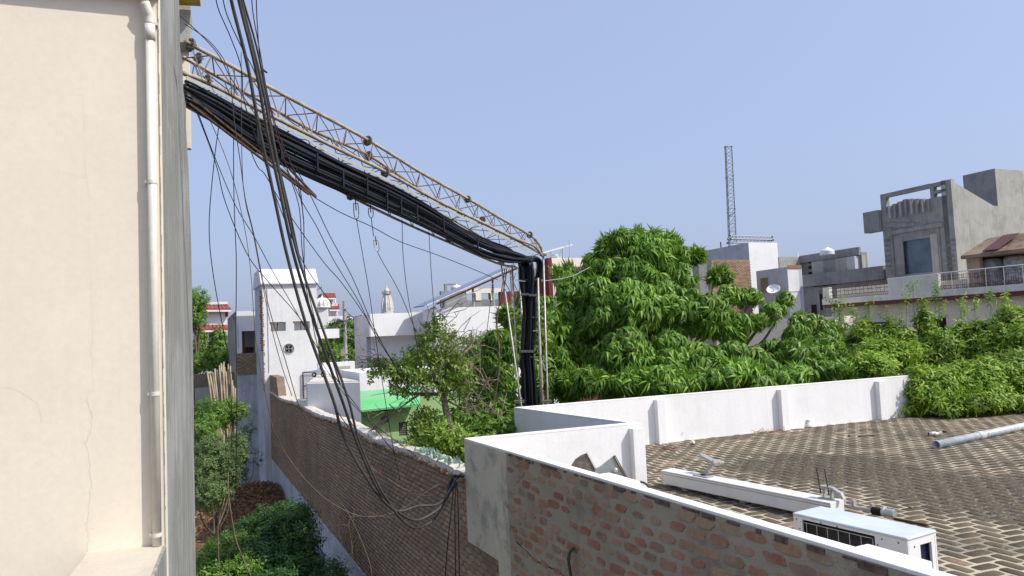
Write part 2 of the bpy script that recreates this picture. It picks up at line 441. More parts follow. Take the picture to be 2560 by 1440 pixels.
# ------------------------------------------------------------------ ground
def gridsheet(name, x0, x1, y0, y1, z, n, amp, m, f=None):
    b = MB(); xs = np.linspace(x0, x1, n + 1); ys = np.linspace(y0, y1, n + 1)
    b.v = [(x, y, z + (f(x, y) if f else 0) + R.uniform(-amp, amp)) for y in ys for x in xs]
    b.f = [(j * (n + 1) + i, j * (n + 1) + i + 1, (j + 1) * (n + 1) + i + 1, (j + 1) * (n + 1) + i) for j in range(n) for i in range(n)]
    b.mi = [0] * len(b.f)
    return b.obj(name, m, None, True)
G = -1.0
tag(gridsheet('ground', -900, 900, -60, 1500, G, 60, .03, m_ground), kind='structure')

# ------------------------------------------------------------------ terrace building on the right
T, FL = 4.06, 3.06
P1, PN, Q2, P3, P4 = (atz(*q, T) for q in ((1160, 1095), (2370, 1451), (1572, 1056), (1285, 1018), (2265, 938)))
A1 = unit(P1 - PN); P0 = P1 - A1 * 10.2
N1 = V(A1[1], -A1[0], 0)               # points right, into the terrace
B4 = unit(P4 - P3); P5 = P3 + B4 * 17
Bq = unit(Q2 - P1); Aq = unit(P3 - Q2)
def up(p, z): return V(p[0], p[1], z)
terr = thing('brick_terrace_building', 'flat roofed brick house with white parapets and brick paved terrace at right', 'building', up(P1, G))
TH = .115
def mitre(p, d1, d2, t):
    n1, n2 = V(d1[1], -d1[0], 0), V(d2[1], -d2[0], 0); n = unit(n1 + n2); return p + n * (t / (n @ n1))
outer = [P0, P1, Q2, P3, P5]
dirs = [A1, Bq, Aq, B4]
inner = [P0 + N1 * TH, mitre(P1, A1, Bq, TH), mitre(Q2, Bq, Aq, TH), mitre(P3, Aq, B4, TH), P5 + V(B4[1], -B4[0], 0) * TH]
# parapet, one mesh per run, whitewashed; caps sit 6 mm proud
S0 = np.linalg.norm(onpl(1265, 1150, P1, A1)[:2] - P1[:2])   # end of the plastered block
S1 = np.linalg.norm(onpl(1246, 1400, P1, A1)[:2] - P1[:2])
ZB = 2.60
b = MB()
for i in range(4):
    o0, o1, i0, i1 = outer[i], outer[i + 1], inner[i], inner[i + 1]
    z0 = FL - .02
    off = 0 if i else .03
    nrm = V(dirs[i][1], -dirs[i][0], 0) * off
    b.add([up(o0 + nrm, z0), up(o1 + nrm, z0), up(i1, z0), up(i0, z0), up(o0 + nrm, T - .03), up(o1 + nrm, T - .03), up(i1, T - .03), up(i0, T - .03)],
          [(0, 3, 2, 1), (4, 5, 6, 7), (0, 1, 5, 4), (1, 2, 6, 5), (2, 3, 7, 6), (3, 0, 4, 7)])
b.obj('parapet', m_white, terr)
b = MB()
b.add([up(p, T - .03) for p in outer] + [up(p, T - .03) for p in inner] + [up(p, T) for p in outer] + [up(p, T) for p in inner],
      sum([[(i, i + 1, 10 + i + 1, 10 + i), (10 + i, 10 + i + 1, 15 + i + 1, 15 + i), (5 + i + 1, 5 + i, 15 + i, 15 + i + 1), (i + 1, i, 5 + i, 5 + i + 1)] for i in range(4)], []) + [(0, 10, 15, 5), (4, 9, 19, 14)])
b.obj('parapet_coping', m_white, terr, bevel=.008)
# blocks on the near parapet's inner edge
for (pa, pb) in (((1463, 1190), (1540, 1212)), ((2099, 1375), (2262, 1422))):
    qa, qb = atz(*pa, T), atz(*pb, T); la, lb = (qa - P1) @ -A1, (qb - P1) @ -A1
    MB().box(up(P1, T - .5) - A1 * la + N1 * (TH - .02), -A1 * (lb - la), N1 * .13, Z * .503).obj('parapet_block', m_white, terr, bevel=.012)
# pilasters
def pil(px0, base, d, w, out, nm='pilaster', h=FL):
    q = onpl(px0, 1000, base, d)
    n = V(d[1], -d[0], 0)
    MB().box(up(q, h - .02), d * w, n * out, Z * (T - h - .05)).obj(nm, m_white, terr, bevel=.006)
pil(1568, inner[1], Bq, .20, .13)
for px in (1634, 1943, 2189):
    pil(px, inner[3], B4, .20, .14)
# roof slab and the house below it
b = MB()
b.add([up(p, z) for z in (G - .1, FL - .01) for p in (P0 + N1 * .42, P1 - A1 * .3 + N1 * .42, inner[2] , inner[3] , P5, P0 + B4 * 17)],
      [(0, 1, 7, 6), (1, 2, 8, 7), (2, 3, 9, 8), (3, 4, 10, 9), (4, 5, 11, 10), (5, 0, 6, 11), (6, 7, 8, 9, 10, 11)])
b.obj('house_body', m_joint, terr)
# outer masonry skin: mortar bed, bricks proud of it
MB().box(up(P1 - A1 * S0, G), -A1 * 9.4, N1 * .09, Z * (T - .03 - G)).obj('wall', m_mortar, terr)
MB().box(up(P1, ZB) - N1 * .004, -A1 * S0, N1 * .09, Z * (T - .028 - ZB)).obj('plastered_corner', m_peel, terr, bevel=.006)
MB().box(up(P1 - A1 * S1, G), -A1 * (S0 - S1 + .01), N1 * .09, Z * (ZB - G)).obj('corner_strip', m_peel, terr)

def brickmesh(name, L, H, D, m, rough=.0, n=14, seed=0):
    """one brick, centred, slightly irregular outline (x = length, z = height, y = depth outwards)"""
    rr = random.Random(seed); pts = []; ph = [rr.uniform(0, 6.28) for _ in range(4)]
    for i in range(n):
        a = 2 * math.pi * i / n; c, s = math.cos(a), math.sin(a)
        k = 1 / max(abs(c) ** 5 + abs(s) ** 5, 1e-6) ** .2
        if rough > .2: k *= 1 - rough * (.35 + .22 * math.sin(a + ph[0]) + .2 * math.sin(2 * a + ph[1]) + .14 * math.sin(4 * a + ph[2])) + .05
        rq = rough * (.3 if rough > .2 else 1); pts.append((L / 2 * c * k * (1 - rr.uniform(0, rq)), H / 2 * s * k * (1 - rr.uniform(0, rq))))
    v = [(x, 0, z) for x, z in pts] + [(x * .94, D, z * .9) for x, z in pts]
    f = [(i, (i + 1) % n, n + (i + 1) % n, n + i) for i in range(n)] + [tuple(range(n, 2 * n))]
    f = [q[::-1] for q in f]
    b = MB(); b.add(v, f); return v, f, b.mesh(name, m)
def brickwall(parent, o, u, nrm, L, z0, z1, mat, bl=.228, bh=.074, gap=.014, D=.008, rough=.05, proto=None, top=None, nobj=300, keep=1.0, jit=.004, n=10, key=None, variants=8, name='brick'):
    """stretcher courses on a wall face; nearest nobj bricks become parts, the rest one joined part"""
    vs = [brickmesh(name, bl - gap, bh - gap * .8, D, mat, rough, n, s) for s in range(variants)]
    L_ = []
    for r in range(int((z1 - z0) / bh)):
        z = z0 + (r + .5) * bh
        x = (bl / 2 if r % 2 else 0) - bl / 2 + bl / 2
        header = (r % 3 == 2) and rough < .09
        while x < L - bl * .3:
            if R.random() < keep and (top is None or z < top(x)):
                L_.append((x + bl / 2 + R.uniform(-jit, jit), z + R.uniform(-jit, jit) * .6, R.uniform(-.03, .03), R.uniform(.68, 1.15) if rough > .1 else R.uniform(.93, 1.02), R.uniform(.3, 1.25), R.randrange(variants)))
            x += bl
    o = np.asarray(o, float)
    def pos(q): return o + u * q[0] + V(0, 0, 1) * (q[1] - o[2])
    def size(q):
        p = pos(q); a, b_ = proj(p)
        vis = -60 < a < 2620 and -60 < b_ < 1500
        return (0 if vis else 1, np.linalg.norm(p - C0))
    L_ = [q for q in L_ if q[0] < L + .2]
    L_.sort(key=size)
    out = []
    for i, q in enumerate(L_):
        c, s = math.cos(q[2]), math.sin(q[2])
        ux = u * c + Z * s; uz = Z * c - u * s
        sx, sz = q[3], (q[3] if rough > .1 else 1.0) * R.uniform(.95, 1.04)
        if i < nobj:
            place(name, vs[q[5]][2], parent, frame(pos(q), ux * sx, -nrm * q[4] * -1, uz * sz))
        else: out.append((q, ux * sx, nrm * q[4], uz * sz))
    if len(out):
        ob = None
        tv, tf, _ = vs[0]
        pp = np.array([pos(q[0]) for q in out]); rr = np.array([np.stack([a, b_, c_], axis=1) for _, a, b_, c_ in out])
        tag(inst(name + '_courses', tv, tf, pp, rr, mat, parent), kind='stuff')
# smeared bricks showing through the mortar of the near wall
def wtop(x): return T - .05
brickwall(terr, up(P1 - A1 * S0, 0), -A1, -N1, 8.6, 1.42, T - .03, m_b1, bl=.275, bh=.118, gap=.022, D=.010, rough=.42, nobj=300, keep=.93, n=18, variants=20, jit=.024)
# rim of mortar drips beneath the coping
b = MB()
x = .1
while x < 9:
    l_ = R.uniform(.04, .22); h_ = R.uniform(.01, .05)
    q = up(P1 - A1 * (S0 + x), T - .034 - h_) - N1 * R.uniform(.006, .012)
    b.box(q, -A1 * l_, N1 * .02, Z * h_); x += l_ + R.uniform(.0, .18)
tag(b.obj('mortar_drips', simple('stained_mortar_edge', (.17, .12, .10), .9, 0, .3, 20), terr), kind='stuff')
# crack, hole with cable stub in the near wall
hq = onpl(1440, 1385, P1, A1) - N1 * .002
b = MB(); b.tube(cr([hq + V(0, 0, .06), hq - N1 * .05 + V(0, 0, .05), hq - N1 * .09 - Z * .05, hq - N1 * .05 - Z * .35, hq - Z * .8], 5), .016, 8)
tag(b.obj('cable_stub', m_cableg, None, True), 'thick dark cable stub poking out of a hole low in the near brick wall', 'cable')
crk = MB()
def crack(pts, pl, d, nr, wd, mb):
    q = [onpl(*p, pl, d) + nr * .002 for p in pts]
    o2 = []
    for a, c in zip(q[:-1], q[1:]):
        for k in range(4): o2.append(a + (c - a) * k / 4 + (unit(c - a)[2] * d + Z) * R.uniform(-.008, .008))
    o2.append(q[-1])
    for a, c in zip(o2[:-1], o2[1:]):
        t = unit(c - a); s = np.cross(t, nr) * wd * R.uniform(.5, 1.3)
        mb.quad(a - s, c - s, c + s, a + s)
crack([(1290, 1355), (1345, 1405), (1400, 1432), (1440, 1470)], P1, A1, -N1, .007, crk)
crack([(1165, 1300), (1200, 1330), (1255, 1362)], P1, A1, -N1, .003, crk)
crk.obj('crack', m_dark, terr)

# ------------------------------------------------------------------ terrace floor: herringbone brick on edge
fb = MB(); fb.add([up(p, FL) for p in (P0 + N1 * .1, mitre(P1, A1, Bq, .1), mitre(Q2, Bq, Aq, .1), mitre(P3, Aq, B4, .1), P5, P0 + B4 * 17)], [(5, 4, 3, 2, 1, 0)])
flo = tag(fb.obj('terrace_floor', m_joint), kind='structure')
flw = P3
def inside(p):
    x = p - P1
    if x @ N1 < TH + .05: return False
    if (p - inner[3]) @ V(B4[1], -B4[0], 0) < .04: return False
    if (p - inner[2]) @ V(Bq[1], -Bq[0], 0) < .03 and (p - inner[2]) @ V(Aq[1], -Aq[0], 0) < .03: return False
    return True
bw, bl = .163, .326
hb = unit(B4 * 1.0 + A1 * .0); ha = V(-hb[1], hb[0], 0)
c45, d45 = hb, ha
org = V(6, 12, FL)
def herring():
    out = []
    n = 130
    for r in range(-n, n):
        for s in range(-40, 40):
            bx = r + 4 * s; by = r
            out.append((bx + 1, by + .5, 0)); out.append((bx + 2.5, by, 1))
    return out
pts = []
for (a, c, k) in herring():
    p = org + (c45 * a + d45 * c) * bw
    if 1.5 < p[1] < 24 and np.linalg.norm(p - org) < 19:
        if not inside(p): continue
        sx, sy = proj(p)
        if -300 < sx < 4200 and 900 < sy < 3500 and (p - C0) @ f_ > 1.5:
            pts.append((np.linalg.norm(p - C0), a, c, k, p))
pts.sort(key=lambda q: q[0])
def pavm(name, L, W, seed):
    rr = random.Random(seed); n = 12; pts_ = []
    for i in range(n):
        a = 2 * math.pi * (i + .5) / n; c, s = math.cos(a), math.sin(a); k = 1 / (abs(c) ** 7 + abs(s) ** 7) ** (1 / 7)
        pts_.append((L / 2 * c * k * (1 - rr.uniform(0, .05)), W / 2 * s * k * (1 - rr.uniform(0, .09))))
    v = [(x, y, 0) for x, y in pts_] + [(x * .97, y * .94, 1) for x, y in pts_]
    f = [(i, (i + 1) % n, n + (i + 1) % n, n + i) for i in range(n)] + [tuple(range(n, 2 * n))]
    bb = MB(); bb.add(v, f); return v, f, bb.mesh(name, m_pav)
pv = [pavm('brick', bl - .034, bw - .030, s) for s in range(8)]
rest = []
for i, (d, a, c, k, p) in enumerate(pts):
    hx = c45 if k == 0 else d45
    hy = d45 if k == 0 else -c45
    h = R.uniform(.0035, .007)
    s = R.uniform(.94, 1.06)
    if R.random() < .04: s *= R.uniform(.6, .85)
    e = R.uniform(-.02, .02); hx2 = hx * math.cos(e) + hy * math.sin(e); hy2 = hy * math.cos(e) - hx * math.sin(e)
    if i < 300: place('brick', pv[R.randrange(8)][2], flo, frame(p, hx2 * s, hy2 * s, Z * h))
    else: rest.append((p, np.stack([hx2 * s, hy2 * s, Z * h], axis=1)))
tag(inst('brick_paving', pv[1][0], pv[1][1], np.array([q[0] for q in rest]), np.array([q[1] for q in rest]), m_pav, flo), kind='stuff')
# ------------------------------------------------------------------ long boundary wall
BW0 = P1 - A1 * 7 + N1 * .07
farq = onpl(657, 1140, P1 + N1 * .07, A1)
LB = (farq - BW0) @ A1
bwall = thing('boundary_wall', 'long high weathered brick boundary wall with white plinth running away beside the alley', 'wall', up(P1, G))
def btop(s):      # s metres from BW0
    d = s - 7
    return 3.46 + .04 * math.sin(d * .9) + .012 * d * .2
BT = 3.47
PLZ = lambda d: .18 + .026 * d
bb = MB()
n = 40
ss = np.linspace(0, LB, n + 1)
for a, c in zip(ss[:-1], ss[1:]):
    q0, q1 = BW0 + A1 * a, BW0 + A1 * c; t0, t1 = btop(a), btop(c)
    th = N1 * .30
    bb.add([up(q0, G), up(q1, G), up(q1 + th, G), up(q0 + th, G), up(q0, t0), up(q1, t1), up(q1 + th, t1 - .02), up(q0 + th, t0 - .02)],
           [(4, 7, 6, 5)[::-1], (0, 1, 5, 4), (2, 3, 7, 6)])
bb.obj('wall', m_mortar2, bwall)
# rough mortar crest
cb = MB(); prev = None
cs = np.arange(5.2, LB, .12)
rows = []
for s in cs:
    z = btop(s)
    j = [R.uniform(-.015, .015) for _ in range(6)]
    c0 = BW0 + A1 * s
    rows.append([up(c0 - N1 * (.02 + j[0]), z - .03 + j[1]), up(c0 - N1 * (.01 + j[0]), z + .045 + j[2]), up(c0 + N1 * .15, z + .06 + j[3] * .6), up(c0 + N1 * (.31 + j[4]), z + .03 + j[5]), up(c0 + N1 * .32, z - .06)])
vv = [p for r in rows for p in r]; ff = []
for i in range(len(rows) - 1):
    for k in range(4): ff.append((i * 5 + k, i * 5 + k + 1, (i + 1) * 5 + k + 1, (i + 1) * 5 + k))
cb.add(vv, ff); cb.obj('mortar_crest', m_cap, bwall)
# plinth, ragged upper edge
pb = MB(); vv = []; ff = []
ps = np.arange(0, LB, .1)
for s in ps:
    c0 = BW0 + A1 * s - N1 * .03
    vv += [up(c0, G), up(c0, PLZ(s - 7) + R.uniform(-.035, .035)), up(c0 + N1 * .04, PLZ(s - 7) + R.uniform(0, .02))]
for i in range(len(ps) - 1):
    for k in range(2): ff.append((i * 3 + k, i * 3 + k + 1, (i + 1) * 3 + k + 1, (i + 1) * 3 + k))
pb.add(vv, ff); pb.obj('plinth', m_bluewhite, bwall)
brickwall(bwall, up(BW0, 0), A1, -N1, LB, -.1, BT, m_b2, bl=.235, bh=.083, gap=.013, D=.012, rough=.06, nobj=300, top=lambda x: btop(x) - .04, n=8, jit=.006)
# top course bricks sticking out
zt = MB()
vs_, fs_, me_ = brickmesh('brick', .10, .07, .05, m_b2, .15, 8, 5)
pp, rr = [], []
for s in np.arange(5.2, LB, .125):
    pp.append(up(BW0 + A1 * (s + R.uniform(-.02, .02)), btop(s) - R.uniform(.03, .07))); rr.append(np.stack([A1 * R.uniform(.7, 1.2), -N1 * R.uniform(.3, 1.6), Z * R.uniform(.7, 1.3)], axis=1))
tag(inst('edge_course', vs_, fs_, np.array(pp), np.array(rr), m_b2, bwall), kind='stuff')
# shards of glass set in the crest
shm = simple('bottle_glass', (.50, .60, .58), .12, 0, .2, 12, spec=.8, c2=(.25, .48, .33))
shm.node_tree.nodes['Principled BSDF'].inputs['Transmission Weight'].default_value = .6
tri = [(-.5, 0, 0), (.5, 0, 0), (.42, 0, .7), (.05, 0, 1.0), (-.35, 0, .55), (-.5, .06, 0), (.5, .06, 0), (.42, .05, .7), (.05, .04, 1.0), (-.35, .05, .55)]
trf = [(0, 1, 2, 3, 4), (9, 8, 7, 6, 5), (0, 5, 6, 1), (1, 6, 7, 2), (2, 7, 8, 3), (3, 8, 9, 4), (4, 9, 5, 0)]
sh = MB(); sh.add(tri, trf); shme = sh.mesh('glass_shard', shm)
g = thing('glass_shards', 'row of pale broken glass shards set along the near end of the brick wall', 'broken glass', up(BW0 + A1 * 8, btop(8)))
sA = (onpl(1035, 1140, BW0, A1) - BW0) @ A1; sB = (onpl(1145, 1190, BW0, A1) - BW0) @ A1
for i in range(110):
    s = R.uniform(sB + .1, sA); q = up(BW0 + A1 * s + N1 * R.uniform(.0, .22), btop(s) + .02)
    a = R.uniform(0, 3.1); x = hdir(math.degrees(a)) * R.uniform(.04, .09); zz = unit(V(R.uniform(-.5, .5), R.uniform(-.5, .5), 1)) * R.uniform(.05, .15)
    y = unit(np.cross(zz, x)) * .1
    place('shard', shme, g, frame(q, x, y, zz))
# raised bit of wall next to the tower
st0, st1 = (onpl(697, 1000, BW0, A1) - BW0) @ A1, LB
rw = MB()
prof = [(LB, 4.33), (st0 + .55, 4.25), (st0 + .45, 4.0), (st0 + .25, 3.85), (st0 + .1, 3.6), (st0, 3.4)]
q = [up(BW0 + A1 * s, z) for s, z in prof] + [up(BW0 + A1 * st0, 3.0), up(BW0 + A1 * LB, 3.0)]
rw.prism(q, N1 * .3); rw.obj('raised_end', m_mortar2, bwall)
def rtop(x):
    s = x; zz = np.interp(s, [a[0] for a in prof[::-1]], [a[1] for a in prof[::-1]]); return zz - .04
brickwall(bwall, up(BW0 + A1 * st0, 0), A1, -N1, LB - st0, 3.5, 4.33, m_b2, bl=.235, bh=.083, gap=.013, D=.012, rough=.06, nobj=0, top=lambda x: rtop(x + st0), n=8)
# painted notice on the plinth
nq = onpl(783, 1343, BW0, A1) - N1 * .034
s_a = (nq - BW0) @ A1; s_b = (onpl(815, 1400, BW0, A1) - BW0) @ A1
ztop = nq[2]; Ln = s_a - s_b
poster = thing('painted_notice', 'faded blue and white lettered notice painted on the plinth of the brick wall', 'notice', up(BW0 + A1 * s_b, G))
o_ = up(BW0 + A1 * s_a, ztop - 1.0) - N1 * .034
MB().box(o_, -A1 * Ln, -N1 * .004, Z * 1.0).obj('notice_board', m_posterp, poster)
lt = MB()
def bar(u0, u1, z0, z1):
    lt.box(o_ - A1 * (u0 * Ln) - N1 * .0045 + Z * z0, -A1 * ((u1 - u0) * Ln), -N1 * .003, Z * (z1 - z0))
bar(0, 1, .93, 1.0); bar(0, 1, .86, .885)
for (u0, u1, z0, z1) in [(.06, .11, .1, .8), (.11, .24, .72, .8), (.2, .25, .42, .72), (.11, .22, .40, .47), (.30, .35, .1, .8), (.35, .42, .1, .18), (.46, .51, .1, .8), (.51, .60, .72, .8), (.51, .58, .45, .52), (.66, .71, .1, .8), (.71, .80, .4, .47), (.80, .85, .1, .8), (.90, .95, .1, .8), (.93, 1.0, .72, .8)]:
    bar(u0, u1, z0, z1)
lt.obj('lettering', m_bluep, poster)
# ------------------------------------------------------------------ cream building at left
hA = hdir(-20.0); hB = hdir(70.0)
CN = P(408, 800, 5.5)                       # its near right-hand corner
def cz(py, px=408, Y=5.5): return P(px, py, Y)[2]
fq = onpl(487, 890, CN, hA); LG = (fq - CN) @ hA
cre = thing('cream_building', 'tall cream plastered building with raw grey side filling the left edge', 'building', up(CN, G))
ztopc = CN[2] * 0 + P(408, 10, 5.5)[2]
zl = onpl(312, 1372, CN, hB)[2]             # ledge top
MB().box(up(CN - hB * 6, G), hB * 6, hA * .12, Z * (ztopc + 2.5 - G)).obj('front_wall', m_cream, cre)
edge = [onpl(x, y, CN, hA) for x, y in ((450, 0), (452, 70), (453, 120), (459, 170), (461, 230), (467, 262), (468, 330), (474, 420), (476, 500), (480, 600), (482, 720), (485, 900), (488, 1150), (492, 1440))]
edge = [up(edge[0], ztopc + 2.5)] + edge + [up(edge[-1], G)]
MB().prism([p - hB * .12 for p in [up(CN, G) + hA * .121, up(CN, ztopc + 2.5) + hA * .121] + edge], hB * .11).obj('side_wall', m_streak, cre)
# ragged plaster edge on the corner
eb = MB(); z = G
while z < ztopc + 2.4:
    h = R.uniform(.02, .09); eb.box(up(CN, z) - hB * (.012) - hA * .002, hB * R.uniform(.006, .012), hA * .125, Z * h); z += h
eb.obj('ragged_plaster_edge', m_streak, cre)
SKW = .085
x0 = (onpl(322, 0, CN, hB) - CN) @ hB
MB().box(up(CN - hB * 6, ztopc + .03) - hA * SKW, hB * 6.0, hA * (SKW - .001), Z * .4).obj('roof_band', m_cream, cre)
# ledge
xl = (onpl(217, 1385, CN, hB) - CN) @ hB
MB().box(up(CN + hB * xl, G) - hA * 2.2, hB * (-xl - .02), hA * 2.199, Z * (zl - G)).obj('ledge', plaster('darkened_cream_ledge', (.58, .52, .42), (.52, .46, .37), stain=(.40, .34, .26), sf=.5, sc=2), cre)  # cream set darker than the wall to offset full sun on top
MB().box(up(CN, G) - hB * .019 - hA * 2.2, hB * .018, hA * 2.2, Z * (zl - .012 - G)).obj('ledge_side', m_streak, cre)
# hairline cracks in the plaster
ck = MB()
crackm = simple('hairline_crack', (.60, .52, .40), .9)
def hair(pts, wd=.0012):
    crack(pts, CN, hB, -hA, wd * .45, ck)
hair([(350, 1000), (346, 1030), (345, 1060)][:0] + [(216, 1000), (230, 1040), (225, 1090), (214, 1108), (222, 1135), (225, 1190), (231, 1215), (222, 1245), (224, 1290), (215, 1310), (222, 1340), (219, 1380)], .0016)
hair([(205, 180), (208, 290), (212, 430), (226, 500), (222, 640), (232, 760), (228, 880), (236, 960), (216, 1000)], .0007)
hair([(145, 425), (205, 444), (219, 444)], .0010)
hair([(0, 968), (35, 972), (60, 985), (90, 1005), (104, 1050), (100, 1060)], .0010)
hair([(70, 30), (85, 60), (100, 72)], .0008)
ck.obj('crack', crackm, cre)
# far cream block seen past the grey side, broken concrete lump and yellow beam
far_o = onpl(476, 300, P(470, 300, 10.2), hB)
fb_ = thing('rear_cream_block', 'narrow strip of cream wall behind the grey side where the truss lands', 'building', up(far_o, G))
MB().box(up(far_o - hB * 3, onpl(470, 370, far_o, hB)[2]), hB * 3, hA * .12, Z * (14 - onpl(470, 370, far_o, hB)[2])).obj('rear_wall', m_cream, fb_)
zlow = onpl(470, 370, far_o, hB)[2]
MB().box(up(far_o - hB * 3.03, G), hB * 2.96, hA * .12, Z * (zlow - G)).obj('lower_wall', m_streak, fb_)
lump = MB()
lq = up(far_o, 0)
zc = onpl(470, 40, far_o, hB)[2]; zc2 = onpl(470, 130, far_o, hB)[2]
rr_ = random.Random(4); prof = []
for i in range(9):
    a = math.pi * i / 8; prof.append(far_o * 0 + up(far_o, zc2 + (zc - zc2) * (.5 - .5 * math.cos(a))) + hB * (.03 + .02 * rr_.random()) - Z * 0)
pl = [up(far_o - hB * .4, zc), *prof[::-1], up(far_o - hB * .15, zc2), up(far_o - hB * .4, zc2 + .2)]
lump.prism([p - hA * .35 for p in pl], hA * .349)
lump.obj('broken_concrete_beam', m_cementl, fb_)
yq = onpl(455, -2, P(455, 4, 9.6), hB); yq2 = onpl(500, -2, P(455, 4, 9.6), hB)
MB().box(yq + Z * -.01 - hB * .3, yq2 - yq + hB * .3, hA * .2, Z * .12).obj('yellow_beam', m_yellow, fb_)

# drain pipe
dp = thing('drain_pipe', 'cream plastic rain pipe clamped down the corner of the left building', 'pipe', up(CN, zl))
po = -hA * .044
def pp_(px, py): return onpl(px, py, CN + po, hB)
top_, bot_ = pp_(371, 62), pp_(396, 1345)
ax = up(top_, 0) * .5 + up(bot_, 0) * .5
PR = .031
MB().tube([up(ax, zl + .005), up(ax, top_[2])], PR, 18).obj('pipe', m_pvc, dp, True)
tz = top_[2]
MB().tube([up(ax, tz - .12), up(ax, tz + .0)], PR * 1.22, 18).tube(cr([up(ax, tz), up(ax, tz + .06), up(ax, tz + .10) - hB * .012 - hA * .01, up(ax, tz + .16) - hB * .03 - hA * .02], 4), PR * 1.16, 18).obj('elbow', m_pvc, dp, True)
MB().tube([up(ax, tz + .15) - hB * .028 - hA * .01, up(ax, tz + .55) - hB * .08 - hA * .02], PR, 18).obj('upper_pipe', m_pvc, dp, True)
for k, py in enumerate((58, 455, 985, 1338)):
    z = pp_(380, py)[2]
    s = -1 if k else 1
    MB().tube([up(ax, z - .013), up(ax, z + .013)], PR * 1.14, 18).box(up(ax, z - .012) + hB * s * .035 - hB * .012 - hA * .006, hB * .03, hA * .085, Z * .024).obj('clamp', m_pvc, dp)

# ------------------------------------------------------------------ truss bridge across the alley
Lq, Rq = P(470, 200, 8.9), P(1350, 640, 16.4)
TD = unit(up(Rq, 0) - up(Lq, 0)); TN = V(TD[1], -TD[0], 0)       # TN points to the right/near side
def tp(px, py, off=0):
    return onpl(px, py, Lq + TN * off, TD)
tr = thing('cable_truss_bridge', 'rusty tubular steel lattice truss sloping across the sky from the left building', 'truss', up(Lq, Lq[2]))
ch = {
    'a': ([(462, 103), (560, 155), (700, 232), (920, 350), (1050, 430), (1170, 497), (1250, 545), (1325, 588), (1350, 615), (1357, 640)], 0.0, .028),
    'b': ([(458, 145), (480, 155), (640, 246), (780, 325), (915, 385), (1000, 440), (1090, 500), (1180, 545), (1290, 600), (1348, 632)], -.35, .026),
    'c': ([(458, 183), (520, 207), (660, 280), (830, 365), (965, 430), (1090, 500), (1205, 556), (1290, 597), (1335, 615), (1356, 640)], .15, .028),
    'd': ([(460, 262), (560, 318), (700, 395), (875, 490), (1000, 552), (1120, 605), (1240, 657), (1290, 668)], -.2, .022),
    'e': ([(470, 232), (600, 300), (760, 362), (855, 408), (1000, 480), (1150, 560), (1260, 625), (1330, 655)], -.45, .020),
}
CH = {}
for k, (pts_, off, r) in ch.items():
    w3 = cr([tp(x, y, off) for x, y in pts_], 6); CH[k] = np.array(w3)
    MB().tube(w3, r, 10).obj('chord', m_steelt, tr, True)
def at(k, t):
    c = CH[k]; x = t * (len(c) - 1); i = min(int(x), len(c) - 2); return c[i] + (c[i + 1] - c[i]) * (x - i)
# resample by distance along TD so that panels line up
def atd(k, d):
    c = CH[k]; s = (c - Lq) @ TD; i = int(np.clip(np.searchsorted(s, d), 1, len(s) - 1)); t = (d - s[i - 1]) / max(s[i] - s[i - 1], 1e-6)
    return c[i - 1] + (c[i] - c[i - 1]) * np.clip(t, 0, 1)
Ltot = (Rq - Lq) @ TD
dd = .30; k = 0; d = .05
while d < Ltot - .1:
    e = min(d + dd, Ltot - .03)
    for (x, y) in (('a', 'c'), ('a', 'b'), ('b', 'c')):
        p, q = (x, y) if k % 2 else (y, x)
        rod('brace', atd(p, d), atd(q, e), .0085, m_brace, tr, 5)
    if k % 2 == 0:
        rod('brace', atd('a', d), atd('c', d + .05), .008, m_brace, tr, 5)
    if d < Ltot - .8:
        for (x, y) in (('d', 'e'), ('c', 'e'), ('b', 'e')):
            p, q = (x, y) if k % 2 else (y, x)
            rod('brace', atd(p, d), atd(q, e), .0075, m_brace, tr, 5)
    k += 1; d = e
# grey flat bar carrying the cable clips
fl = cr([tp(x, y, .22) for x, y in [(466, 200), (560, 243), (640, 290), (760, 345), (800, 372), (940, 440), (1060, 500), (1180, 558), (1260, 597), (1335, 640)]], 5)
fm = MB()
for a, c in zip(fl[:-1], fl[1:]): fm.box(a, c - a, TN * .006, Z * .05)
fm.obj('cable_rail', m_steelp, tr)
# flange discs at the joints
def disc(px, py, off, r, nm='flange'):
    c = tp(px, py, off); ax = unit(atd('a', .4 * Ltot) - atd('a', .3 * Ltot))
    b = MB(); b.lathe(c - ax * .012, [(r * .3, -.03), (r * .35, 0), (r, .0), (r, .010), (r * .98, .014), (r, .017), (r, .028), (r * .35, .030), (r * .3, .06)], 18, ax)
    for k in range(6):
        a = k * math.pi / 3; s = unit(np.cross(ax, Z)); t_ = np.cross(ax, s); q = c + (s * math.cos(a) + t_ * math.sin(a)) * r * .72
        b.tube([q - ax * .045, q + ax * .045], .008, 6)
    b.obj(nm, m_disc, tr)
for (px, py, off, r) in [(476, 112, 0, .085), (495, 146, -.35, .08), (517, 202, .15, .08), (919, 352, 0, .085), (921, 390, -.3, .085), (963, 431, .15, .085), (836, 408, -.45, .07), (876, 490, -.2, .07),
                         (1169, 498, 0, .07), (1150, 533, -.35, .07), (1206, 550, .1, .07), (1324, 587, 0, .075), (1122, 600, -.2, .06)]:
    disc(px, py, off, r)
# stub bracket standing up from the top chord
bq, bt = tp(632, 205, 0), tp(655, 174, 0)
MB().box(bq - TD * .01, TD * .03, TN * .03, bt - bq).box(bt, TD * .07 - Z * .02, TN * .03, -Z * .012).obj('stub_bracket', m_rust, tr)
